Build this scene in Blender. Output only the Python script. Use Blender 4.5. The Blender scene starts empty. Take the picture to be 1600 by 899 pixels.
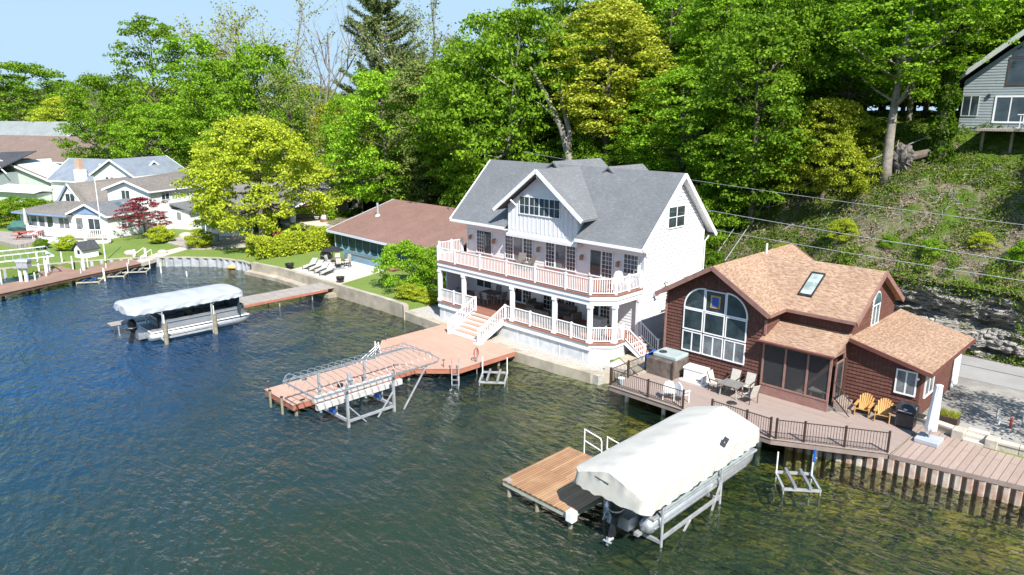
import bpy, bmesh, math, random
import numpy as np
from mathutils import Vector, Matrix, noise
R = math.radians
scene = bpy.context.scene
COL = scene.collection

# ---------------------------------------------------------------- camera
CAM_H = 15.8; PITCH = 13.85; ROLL = 0.178; FPX = 1125.0
cam_d = bpy.data.cameras.new('camera'); cam = bpy.data.objects.new('camera', cam_d); COL.objects.link(cam)
cam_d.sensor_width = 36.0; cam_d.lens = 36.0 * FPX / 1600.0
cam_d.clip_start = 0.5; cam_d.clip_end = 8000
cam.matrix_world = Matrix.Translation((0, 0, CAM_H)) @ Matrix.Rotation(R(90 - PITCH), 4, 'X') @ Matrix.Rotation(R(ROLL), 4, 'Z')
scene.camera = cam
# ---------------------------------------------------------------- sky, sun, exposure
SUN = Vector((0.31, -0.95, 0)).normalized() * math.cos(R(46.5)) + Vector((0, 0, math.sin(R(46.5))))
world = bpy.data.worlds.new('World'); scene.world = world; world.use_nodes = True
wn = world.node_tree; wn.nodes.clear()
sky = wn.nodes.new('ShaderNodeTexSky'); sky.sky_type = 'NISHITA'; sky.sun_disc = False
sky.sun_elevation = R(46.5); sky.sun_rotation = R(162); sky.air_density = 1.0; sky.dust_density = 0.0; sky.ozone_density = 2.5
bg = wn.nodes.new('ShaderNodeBackground'); bg.inputs[1].default_value = 0.15
wo = wn.nodes.new('ShaderNodeOutputWorld')
# the bright band of the sky near the horizon is rolled off per channel: c / (1 + (c/m)^3)^(1/3)
sx = wn.nodes.new('ShaderNodeSeparateXYZ'); cx = wn.nodes.new('ShaderNodeCombineXYZ'); wn.links.new(sky.outputs[0], sx.inputs[0])
def wm(op, a, b):
    x = wn.nodes.new('ShaderNodeMath'); x.operation = op
    for i, v in enumerate((a, b)):
        if isinstance(v, bpy.types.NodeSocket): wn.links.new(v, x.inputs[i])
        else: x.inputs[i].default_value = v
    return x.outputs[0]
for i, (m_, g_) in enumerate(((2.0, .95), (2.85, 1.05), (3.7, 1.15))):
    c_ = wm('MULTIPLY', sx.outputs[i], g_); q_ = wm('POWER', wm('DIVIDE', c_, m_), 3.0)
    wn.links.new(wm('DIVIDE', c_, wm('POWER', wm('ADD', q_, 1.0), 1 / 3)), cx.inputs[i])
wn.links.new(cx.outputs[0], bg.inputs[0]); wn.links.new(bg.outputs[0], wo.inputs[0])
sl = bpy.data.lights.new('sun', 'SUN'); sl.energy = 4.8; sl.angle = R(0.53); sl.color = (1.0, 0.96, 0.90)
so = bpy.data.objects.new('sun', sl); COL.objects.link(so); so.location = (20, -60, 80)
so.rotation_euler = SUN.to_track_quat('Z', 'Y').to_euler()
scene.view_settings.view_transform = 'Standard'; scene.view_settings.look = 'None'
scene.view_settings.exposure = 0.9; scene.view_settings.gamma = 1.0
scene.render.engine = 'CYCLES'
scene.cycles.max_bounces = 6; scene.cycles.diffuse_bounces = 3; scene.cycles.glossy_bounces = 3
scene.cycles.transmission_bounces = 4; scene.cycles.transparent_max_bounces = 12
scene.cycles.caustics_reflective = False; scene.cycles.caustics_refractive = False
scene.cycles.use_denoising = True; scene.cycles.sample_clamp_indirect = 6

# ---------------------------------------------------------------- coordinate frames
ANG = -44.8
class Frame:
    def __init__(s, ox, oy, ang): s.ox, s.oy, s.ang = ox, oy, ang; s.c, s.s = math.cos(R(ang)), math.sin(R(ang))
    def w(s, a, b, z=0.0): return Vector((s.ox + a * s.c - b * s.s, s.oy + a * s.s + b * s.c, z))
    def inv(s, X, Y): X -= s.ox; Y -= s.oy; return (X * s.c + Y * s.s, -X * s.s + Y * s.c)
WH = Frame(-5.544, 52.214, ANG)          # the white house's own axes: a along its front, b into it
_o = WH.w(24.43, 2.36)
BH = Frame(_o.x, _o.y, ANG)              # the brown house's
LF = Frame(0, 0, -20)                    # the cottages on the far shore
WD = Frame(0, 0, 0)
def ss(x, e0, e1):
    t = max(0.0, min(1.0, (x - e0) / (e1 - e0))); return t * t * (3 - 2 * t)
def hz(a, b):                            # height of the land in the brown house's axes
    if b < 15: return 1.0
    c = ss(a, -7, -1) * 4.1 * (1 - .45 * ss(a, 8, 13)); T = ss(a, -75, -30)
    z = 13.5 + (b - 28) * .03 if b > 28 else c + (b - 15) * (13.5 - c) / 13
    return 1.0 + T * min(z, 14.5) + (noise.noise(Vector((a * .25, b * .25, 0))) * .6 * ss(b, 15.5, 18)) * T
def land(X, Y): return hz(*BH.inv(X, Y))

# ---------------------------------------------------------------- materials
MATS = {}
def srgb(*c): return tuple(((v / 255) / 12.92 if v / 255 <= .04045 else ((v / 255 + .055) / 1.055) ** 2.4) for v in c)
class NT:
    def __init__(s, name):
        s.m = bpy.data.materials.new(name); s.m.use_nodes = True; s.t = s.m.node_tree
        s.b = s.t.nodes['Principled BSDF']; s.out = s.t.nodes['Material Output']; s.tc = None
    def n(s, ty, **kw):
        x = s.t.nodes.new(ty)
        for k, v in kw.items():
            if k.startswith('i_'): x.inputs[k[2:].replace('_', ' ')].default_value = v
            else: setattr(x, k, v)
        return x
    def l(s, a, b): s.t.links.new(a, b)
    def co(s):
        if not s.tc: s.tc = s.n('ShaderNodeTexCoord')
        return s.tc.outputs['Object']
    def noise(s, scale, detail=4, rough=.6, vec=None, dist=0):
        x = s.n('ShaderNodeTexNoise'); x.inputs['Scale'].default_value = scale; x.inputs['Detail'].default_value = detail
        x.inputs['Roughness'].default_value = rough; x.inputs['Distortion'].default_value = dist
        s.l(vec if vec is not None else s.co(), x.inputs['Vector']); return x.outputs['Fac']
    def ramp(s, fac, stops):
        x = s.n('ShaderNodeValToRGB'); e = x.color_ramp.elements
        while len(e) < len(stops): e.new(.5)
        for i, (p, c) in enumerate(stops): e[i].position = p; e[i].color = (*c, 1) if not isinstance(c, (int, float)) else (c, c, c, 1)
        s.l(fac, x.inputs[0]); return x.outputs[0]
    def mix(s, fac, a, b, mode='MIX'):
        x = s.n('ShaderNodeMix', data_type='RGBA', blend_type=mode)
        for v, i in ((fac, 0), (a, 6), (b, 7)):
            if hasattr(v, 'is_output') or isinstance(v, bpy.types.NodeSocket): s.l(v, x.inputs[i])
            else: x.inputs[i].default_value = v if i == 0 else (*v, 1)
        return x.outputs[2]
    def math(s, op, a, b=None):
        x = s.n('ShaderNodeMath', operation=op)
        for i, v in enumerate((a, b)):
            if v is None: continue
            if isinstance(v, bpy.types.NodeSocket): s.l(v, x.inputs[i])
            else: x.inputs[i].default_value = v
        return x.outputs[0]
    def xyz(s, vec=None):
        x = s.n('ShaderNodeSeparateXYZ'); s.l(vec if vec is not None else s.co(), x.inputs[0]); return x.outputs
    def comb(s, x, y, z=0.0):
        c = s.n('ShaderNodeCombineXYZ')
        for i, v in enumerate((x, y, z)):
            if isinstance(v, bpy.types.NodeSocket): s.l(v, c.inputs[i])
            else: c.inputs[i].default_value = v
        return c.outputs[0]
    def bump(s, h, strength=.4, dist=.05):
        x = s.n('ShaderNodeBump'); x.inputs['Strength'].default_value = strength; x.inputs['Distance'].default_value = dist
        s.l(h, x.inputs['Height']); s.l(x.outputs[0], s.b.inputs['Normal']); return x.outputs[0]
    def done(s, col=None, rough=.7, spec=.3, metal=0):
        if col is not None:
            if isinstance(col, bpy.types.NodeSocket): s.l(col, s.b.inputs['Base Color'])
            else: s.b.inputs['Base Color'].default_value = (*col, 1)
        s.b.inputs['Roughness'].default_value = rough; s.b.inputs['Specular IOR Level'].default_value = spec
        s.b.inputs['Metallic'].default_value = metal
        MATS[s.m.name] = s.m; return s.m

def plain(name, c, c2=None, scale=4, rough=.6, spec=.3, metal=0, bump=0, bs=20, detail=4):
    t = NT(name)
    c2 = c2 or tuple(v * .82 for v in c)
    f = t.ramp(t.noise(scale, detail), [(.35, 0.0), (.65, 1.0)])
    col = t.mix(f, c, c2)
    if bump: t.bump(t.noise(bs, 3), bump, .03)
    return t.done(col, rough, spec, metal)

def shingle(name, c, c2, c3, w=.34, h=.2, mode='z', k=1.4):
    t = NT(name); o = t.xyz()
    v = t.comb(t.math('ADD', o[0], o[1]), t.math('MULTIPLY', o[2], k)) if mode == 'z' else t.comb(o[1], t.math('MULTIPLY', o[0], 1.03)) if mode == 'x' else t.comb(o[0], t.math('MULTIPLY', o[1], 1.05))
    br = t.n('ShaderNodeTexBrick'); t.l(v, br.inputs['Vector'])
    for k, x in (('Scale', 1.0), ('Mortar Size', .006), ('Mortar Smooth', .3), ('Bias', 0.0), ('Brick Width', w), ('Row Height', h)): br.inputs[k].default_value = x
    br.inputs['Color1'].default_value = (*c, 1); br.inputs['Color2'].default_value = (*c2, 1); br.inputs['Mortar'].default_value = (*[q * .55 for q in c2], 1)
    v2 = t.n('ShaderNodeVectorMath', operation='MULTIPLY'); t.l(v, v2.inputs[0]); v2.inputs[1].default_value = (2.2, 5, 1)
    f = t.ramp(t.noise(1.6, 3, .7, v2.outputs[0]), [(.42, 0.0), (.62, 1.0)])
    f2 = t.ramp(t.noise(.5, 4, .6), [(.3, .86), (.75, 1.08)])
    col = t.mix(f, br.outputs['Color'], c3); col = t.mix(1.0, col, f2, 'MULTIPLY')
    t.bump(t.math('ADD', t.math('FRACT', t.math('DIVIDE', t.xyz(v)[1], h)), t.noise(40, 2)), .35, .02)
    return t.done(col, .9, .15)

def boards(name, c, c2, w=.14, axis='x', L=3.6, gap=.008, rough=.6, stain=None):
    t = NT(name); o = t.xyz()
    v = t.comb(o[0], o[1]) if axis == 'x' else t.comb(o[1], o[0]) if axis == 'y' else t.comb(o[2], t.math('ADD', o[0], o[1]))
    br = t.n('ShaderNodeTexBrick'); t.l(v, br.inputs['Vector'])
    for k, x in (('Scale', 1.0), ('Mortar Size', gap), ('Mortar Smooth', .1), ('Bias', 0.0), ('Brick Width', L), ('Row Height', w)): br.inputs[k].default_value = x
    br.inputs['Color1'].default_value = (*c, 1); br.inputs['Color2'].default_value = (*c2, 1); br.inputs['Mortar'].default_value = (*[q * .3 for q in c2], 1)
    vm = t.n('ShaderNodeVectorMath', operation='MULTIPLY'); t.l(v, vm.inputs[0]); vm.inputs[1].default_value = (1.5, 25, 1)
    g = t.ramp(t.noise(1.0, 4, .7, vm.outputs[0]), [(.3, .85), (.7, 1.1)])
    col = t.mix(1.0, br.outputs['Color'], g, 'MULTIPLY')
    if stain: col = t.mix(t.ramp(t.noise(.8, 5, .65), [(.45, 0.0), (.75, .6)]), col, stain)
    t.bump(br.outputs['Fac'], -.3, .02)
    return t.done(col, rough, .25)

def leaf(name, c, c2, c3, tr=.35, ns=.35):
    t = NT(name)
    oi = t.n('ShaderNodeObjectInfo')
    geo = t.n('ShaderNodeNewGeometry')
    f = t.ramp(t.noise(ns, 3, .6), [(.35, 0.0), (.65, 1.0)])
    f2 = t.ramp(t.noise(3.1, 2, .6), [(.4, 0.0), (.7, 1.0)])
    col = t.mix(f, c, c2); col = t.mix(t.math('MULTIPLY', f2, .55), col, c3)
    rnd = t.ramp(oi.outputs['Random'], [(0, .82), (1, 1.18)])
    col = t.mix(1.0, col, rnd, 'MULTIPLY')
    isl = t.ramp(geo.outputs['Random Per Island'], [(0, .55), (1, 1.45)])
    col = t.mix(1.0, col, isl, 'MULTIPLY')
    t.done(col, .6, .12)
    trn = t.n('ShaderNodeBsdfTranslucent'); t.l(t.mix(1.0, col, (1.15, 1.25, .55), 'MULTIPLY'), trn.inputs[0])
    mx = t.n('ShaderNodeMixShader'); mx.inputs[0].default_value = tr
    t.l(t.b.outputs[0], mx.inputs[1]); t.l(trn.outputs[0], mx.inputs[2]); t.l(mx.outputs[0], t.out.inputs[0])
    return t.m

def glass(name, c=(.02, .03, .035), rough=.04):
    t = NT(name); 
    f = t.ramp(t.noise(1.3, 3, .6), [(.35, 0.0), (.7, 1.0)])
    t.bump(t.noise(1.2, 1), .04, .02)
    return t.done(t.mix(f, c, tuple(v * 2.6 for v in c)), rough, .9)

white = plain('white_paint', (.74, .745, .75), (.68, .69, .70), 1.5, .5)
trimw = plain('white_trim', (.82, .82, .82), (.78, .78, .79), 2, .45)
skirtm = plain('whitewashed_skirt', (.66, .67, .68), (.48, .49, .5), 1.6, .7)
bluewhite = plain('pale_blue_siding', (.6, .66, .74), (.54, .61, .7), 2, .6)
grey_roof = shingle('grey_shingle', (.165, .17, .18), (.195, .20, .208), (.145, .15, .158))
tan_roof = shingle('tan_shingle', (.37, .245, .165), (.46, .32, .225), (.25, .15, .10), .4, .17, 'z', 1.94)
tan_roof_x = shingle('tan_shingle_lean_to', (.37, .245, .165), (.46, .32, .225), (.25, .15, .10), .4, .17, 'x')
tan_roof_y = shingle('tan_shingle_porch', (.37, .245, .165), (.46, .32, .225), (.25, .15, .10), .4, .17, 'y')
brown_roof = shingle('brown_shingle', (.235, .14, .115), (.27, .165, .135), (.20, .12, .1), .34, .2, 'y')
far_brown = shingle('weathered_brown_shingle', (.205, .15, .125), (.24, .18, .15), (.17, .125, .105))
far_grey = shingle('pale_grey_shingle', (.25, .27, .27), (.30, .32, .32), (.21, .23, .23))
far_taupe = shingle('taupe_shingle', (.20, .18, .16), (.24, .215, .195), (.165, .148, .133))
blue_roof = plain('blue_grey_metal_roof', (.17, .20, .24), (.22, .25, .29), .8, .7, .15)
dark_roof = shingle('charcoal_shingle', (.07, .072, .08), (.095, .1, .105), (.05, .052, .06))
brown_shake = boards('red_brown_shake', (.155, .068, .052), (.118, .05, .038), .2, 'z', .17, .006, .75)
brown_trim = plain('brown_trim', (.16, .062, .05), (.125, .045, .037), 3, .6)
pink_trim = plain('faded_brown_trim', (.30, .17, .14), (.24, .13, .11), 3, .6)
salmon = boards('salmon_composite_deck', (.54, .34, .255), (.50, .31, .23), .14, 'x', 5, .006, .65, (.42, .25, .19))
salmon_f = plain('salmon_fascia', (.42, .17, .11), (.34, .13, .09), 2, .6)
redfloor = boards('red_brown_porch_floor', (.33, .16, .115), (.28, .13, .095), .14, 'x', 5, .006, .5)
taupe = boards('taupe_composite_deck', (.36, .285, .245), (.32, .25, .215), .14, 'x', 5, .006, .65, (.34, .25, .22))
taupe_y = boards('taupe_composite_boardwalk', (.38, .285, .24), (.33, .245, .205), .3, 'y', 9, .012, .65)
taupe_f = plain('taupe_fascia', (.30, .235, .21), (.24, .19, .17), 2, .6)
cedar = boards('cedar_deck', (.42, .25, .13), (.30, .16, .085), .14, 'y', 4, .01, .65, (.46, .30, .17))
grey_wood = boards('weathered_dock_wood', (.40, .35, .31), (.33, .29, .26), .9, 'x', .16, .012, .8)
post_wood = plain('piling_wood', (.30, .27, .20), (.20, .17, .12), 3, .85, bump=.5)
darkmetal = plain('bronze_railing_metal', (.055, .035, .028), (.075, .05, .04), 5, .45, .4)
alu = plain('brushed_aluminium', (.62, .63, .64), (.5, .51, .52), 4, .38, .5, .75)
galv = plain('galvanised_steel', (.55, .56, .57), (.4, .41, .42), 3, .5, .5, .5)
canvas = plain('off_white_canvas', (.54, .52, .465), (.48, .46, .41), 1.1, .75, .2, bump=.7, bs=1.8)
canvas_g = plain('silver_grey_canvas', (.40, .425, .45), (.35, .37, .395), 1.1, .7, .25, bump=.6, bs=1.8)
navy = plain('navy_boat_fabric', (.025, .05, .075), (.04, .075, .1), 2, .6)
teal = plain('pale_teal_panel', (.37, .43, .42), (.31, .36, .36), 2, .5)
blackp = plain('black_plastic', (.012, .012, .014), (.022, .022, .025), 4, .35, .5)
black_m = plain('black_metal', (.02, .02, .022), (.035, .035, .038), 4, .4, .5)
seat_g = plain('grey_vinyl', (.25, .26, .27), (.17, .18, .19), 3, .6)
wicker = plain('taupe_wicker', (.17, .15, .135), (.11, .095, .085), 14, .8, bump=.6, bs=60)
sling = plain('beige_sling_fabric', (.50, .47, .42), (.43, .40, .36), 6, .8)
cushion = plain('slate_cushion', (.11, .13, .14), (.08, .095, .105), 4, .85)
yellow_wood = boards('varnished_pine', (.62, .36, .13), (.54, .29, .095), .09, 'z', 3, .006, .5)
glassm = glass('window_glass'); glass_l = glass('curtained_glass', (.09, .10, .105), .08); glass_b = glass('sky_facing_glass', (.06, .11, .13))
concrete = plain('concrete', (.47, .41, .325), (.30, .265, .205), .9, .9, bump=.4, bs=9, detail=8)
concrete_l = plain('pale_patio_concrete', (.56, .50, .43), (.47, .42, .36), .5, .9, detail=7)
stone = plain('pale_limestone_block', (.52, .46, .38), (.38, .34, .29), 2.2, .9, bump=.8, bs=7, detail=6)
asphalt = plain('worn_asphalt', (.33, .32, .31), (.27, .26, .255), .35, .92, bump=.3, bs=50, detail=8)
gravel = plain('stained_gravel_drive', (.34, .32, .29), (.17, .16, .15), .45, .95, bump=.5, bs=30, detail=9)
rust = plain('rusty_sheet_steel', (.34, .19, .13), (.52, .46, .40), 1.6, .8, bump=.5, bs=8, detail=7)
brick = boards('red_brick', (.36, .19, .13), (.30, .15, .10), .08, 'x', .22, .01, .9)
bark = plain('grey_brown_bark', (.16, .135, .11), (.09, .072, .058), 3, .95, bump=.9, bs=14)
bark_l = plain('pale_bark', (.30, .27, .23), (.19, .165, .14), 2.5, .95, bump=.8, bs=12)
red_pl = plain('red_stain', (.42, .08, .05), (.34, .06, .04), 3, .6)
bluep = plain('blue_vinyl', (.02, .12, .45), (.02, .09, .36), 4, .5)
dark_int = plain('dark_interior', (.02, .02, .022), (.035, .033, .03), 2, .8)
grey_sid = plain('grey_green_siding', (.30, .345, .355), (.26, .30, .31), 2, .7)
sage = plain('sage_siding', (.50, .54, .49), (.43, .47, .43), 2, .7)
taupe_sid = plain('taupe_siding', (.34, .31, .27), (.28, .255, .225), 2, .7)
soil = plain('mulch_soil', (.07, .05, .035), (.12, .09, .065), 3, .95)
pebble = plain('pale_river_pebbles', (.5, .47, .42), (.30, .28, .25), 9, .9, bump=.8, bs=14)

L_dark = leaf('leaf_deep_green', (.075, .15, .008), (.115, .20, .012), (.05, .115, .008))
L_mid = leaf('leaf_mid_green', (.145, .26, .016), (.21, .335, .022), (.095, .20, .014))
L_bright = leaf('leaf_fresh_green', (.185, .34, .018), (.26, .41, .028), (.13, .27, .016))
L_yel = leaf('leaf_yellow_green', (.33, .36, .035), (.40, .41, .05), (.24, .29, .025))
L_lime = leaf('leaf_lime', (.36, .42, .03), (.43, .47, .045), (.26, .34, .025))
L_grey = leaf('leaf_pale_olive', (.18, .23, .06), (.24, .28, .08), (.13, .18, .045))
L_pine = leaf('pine_needles', (.13, .17, .055), (.17, .20, .075), (.09, .13, .045), .15)
L_red = leaf('leaf_burgundy', (.20, .03, .04), (.27, .055, .06), (.12, .018, .028))
L_under = leaf('undergrowth_green', (.085, .165, .014), (.15, .235, .022), (.21, .19, .06), .3, .22)

def lawn():
    t = NT('lawn_grass'); f = t.ramp(t.noise(.12, 6, .6), [(.35, 0.0), (.68, 1.0)])
    g = t.noise(6, 5, .75)
    col = t.mix(f, (.15, .22, .05), (.22, .27, .075)); col = t.mix(t.ramp(g, [(.4, 0.0), (.65, .55)]), col, (.07, .14, .02))
    t.bump(t.noise(25, 3), .6, .05)
    return t.done(col, .9, .1)
grass = lawn()
def hillmat():
    t = NT('hillside_weeds'); o = t.co()
    f = t.ramp(t.math('ADD', t.noise(.5, 8, .72), t.math('MULTIPLY', t.math('SUBTRACT', 22.5, t.xyz()[1]), .014)), [(.47, 0.0), (.60, 1.0)])
    g = t.ramp(t.noise(2.2, 6, .75), [(.38, 0.0), (.62, 1.0)])
    col = t.mix(g, (.06, .11, .014), (.11, .175, .022))
    dead = t.mix(g, (.32, .27, .20), (.16, .125, .085))
    col = t.mix(f, col, dead)
    t.bump(t.noise(3.5, 6, .7), .9, .35)
    return t.done(col, .95, .1)
hillm = hillmat()
def rockmat():
    t = NT('limestone_cliff'); o = t.xyz()
    v = t.comb(t.math('MULTIPLY', o[0], .6), t.math('MULTIPLY', o[1], .6), t.math('MULTIPLY', o[2], 3.2))
    f = t.noise(1.5, 10, .72, v, 1.2)
    col = t.ramp(f, [(.28, (.10, .085, .065)), (.42, (.30, .28, .25)), (.55, (.50, .47, .43)), (.75, (.44, .38, .30))])
    moss = t.ramp(t.noise(.9, 5, .7), [(.55, 0.0), (.66, .7)]); col = t.mix(moss, col, (.13, .17, .04))
    vo = t.n('ShaderNodeTexVoronoi', feature='DISTANCE_TO_EDGE'); vo.inputs['Scale'].default_value = 1.7; t.l(v, vo.inputs['Vector'])
    cr = t.ramp(vo.outputs['Distance'], [(0, 0.0), (.09, 1.0)])
    t.bump(t.math('ADD', f, t.math('MULTIPLY', cr, .5)), 1.0, .4)
    return t.done(col, .95, .1)
rockm = rockmat()
def bedmat():
    t = NT('lakebed_weeds'); o = t.co()
    f = t.ramp(t.noise(.28, 8, .7, None, .6), [(.40, 0.0), (.62, 1.0)])
    g = t.ramp(t.noise(1.7, 6, .7), [(.35, 0.0), (.6, 1.0)])
    a = t.mix(g, (.05, .075, .02), (.13, .17, .03)); b = t.mix(g, (.62, .42, .08), (.30, .26, .07))
    c_ = t.mix(f, a, b); fl = t.ramp(t.noise(7, 3, .6), [(.60, 0.0), (.66, 1.0)]); c_ = t.mix(t.math('MULTIPLY', fl, .8), c_, (.75, .55, .14))
    return t.done(c_, .95, .05)
bedm = bedmat()
def watermat():
    t = NT('lake_water'); o = t.co(); s = t.xyz(o)
    def rip(ang, sx, sy, sc, det=3, dist=.3):
        mp = t.n('ShaderNodeMapping'); mp.inputs['Rotation'].default_value = (0, 0, R(ang)); mp.inputs['Scale'].default_value = (sx, sy, 1)
        t.l(o, mp.inputs[0]); return t.noise(sc, det, .55, mp.outputs[0], dist)
    h1 = rip(24, .45, 1.2, 1.9, 4, .6); h2 = rip(-32, .6, 1.3, 4.2, 3, .5); h3 = rip(10, .9, 1.0, .55, 2, .3)
    gust = t.ramp(t.noise(.11, 3, .55), [(.3, .45), (.68, 1.0)])
    mp = t.n('ShaderNodeMapping'); mp.inputs['Rotation'].default_value = (0, 0, R(9)); t.l(o, mp.inputs[0])
    wv = t.n('ShaderNodeTexWave', wave_type='BANDS', bands_direction='Y', wave_profile='SIN'); t.l(mp.outputs[0], wv.inputs[0])
    for k_, x_ in (('Scale', .42), ('Distortion', 9.0), ('Detail', 3.0), ('Detail Scale', 1.5), ('Detail Roughness', .6)): wv.inputs[k_].default_value = x_
    h = t.math('ADD', t.math('MULTIPLY', t.math('ADD', t.math('MULTIPLY', h1, .60), t.math('ADD', t.math('MULTIPLY', h2, .32), t.math('MULTIPLY', wv.outputs['Fac'], .16))), gust), t.math('MULTIPLY', h3, .7))
    bp = t.n('ShaderNodeBump'); bp.inputs['Strength'].default_value = 1.0; bp.inputs['Distance'].default_value = .42; t.l(h, bp.inputs['Height'])
    # murkiness grows with the distance from the shore (b < 0 in the white house's axes)
    dist = t.math('MULTIPLY', t.math('ADD', t.math('MULTIPLY', s[0], -R(0) + .42), t.math('MULTIPLY', s[1], 1.0)), 1.0)
    turb = t.ramp(t.math('ADD', t.math('MULTIPLY', s[1], -1 / 26), t.math('MULTIPLY', t.math('SUBTRACT', t.noise(.16, 4, .6), .5), .55)), [(.0, .02), (.30, .38), (.8, .88)])
    blue = t.ramp(t.math('ADD', t.math('MULTIPLY', s[0], 1 / 34), t.math('MULTIPLY', t.noise(.12, 4, .6), .5)), [(.0, (.006, .052, .135)), (.40, (.011, .042, .068)), (.85, (.018, .038, .024))])  # water's own tint, with sky reflection put into the blue of the left side
    body = t.n('ShaderNodeBsdfDiffuse'); t.l(blue, body.inputs[0]); t.l(bp.outputs[0], body.inputs['Normal'])
    tr = t.n('ShaderNodeBsdfTransparent'); tr.inputs[0].default_value = (.68, .76, .50, 1)
    m1 = t.n('ShaderNodeMixShader'); t.l(turb, m1.inputs[0]); t.l(tr.outputs[0], m1.inputs[1]); t.l(body.outputs[0], m1.inputs[2])
    gl = t.n('ShaderNodeBsdfGlossy'); gl.inputs['Roughness'].default_value = .06; t.l(bp.outputs[0], gl.inputs['Normal'])
    fr = t.n('ShaderNodeFresnel'); fr.inputs[0].default_value = 1.39; t.l(bp.outputs[0], fr.inputs['Normal'])
    m2 = t.n('ShaderNodeMixShader'); t.l(fr.outputs[0], m2.inputs[0]); t.l(m1.outputs[0], m2.inputs[1]); t.l(gl.outputs[0], m2.inputs[2])
    t.l(m2.outputs[0], t.out.inputs[0]); t.done(); return t.m
waterm = watermat()
def screenmat(name, c, fac):
    t = NT(name); t.done(c, .25, .6)
    tr = t.n('ShaderNodeBsdfTransparent'); mx = t.n('ShaderNodeMixShader')
    mx.inputs[0].default_value = fac; t.l(tr.outputs[0], mx.inputs[1]); t.l(t.b.outputs[0], mx.inputs[2]); t.l(mx.outputs[0], t.out.inputs[0]); return t.m
screen = screenmat('insect_screen', (.05, .055, .06), .5)
vinyl_b = screenmat('blue_tinted_vinyl', (.03, .08, .115), .72)

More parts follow.
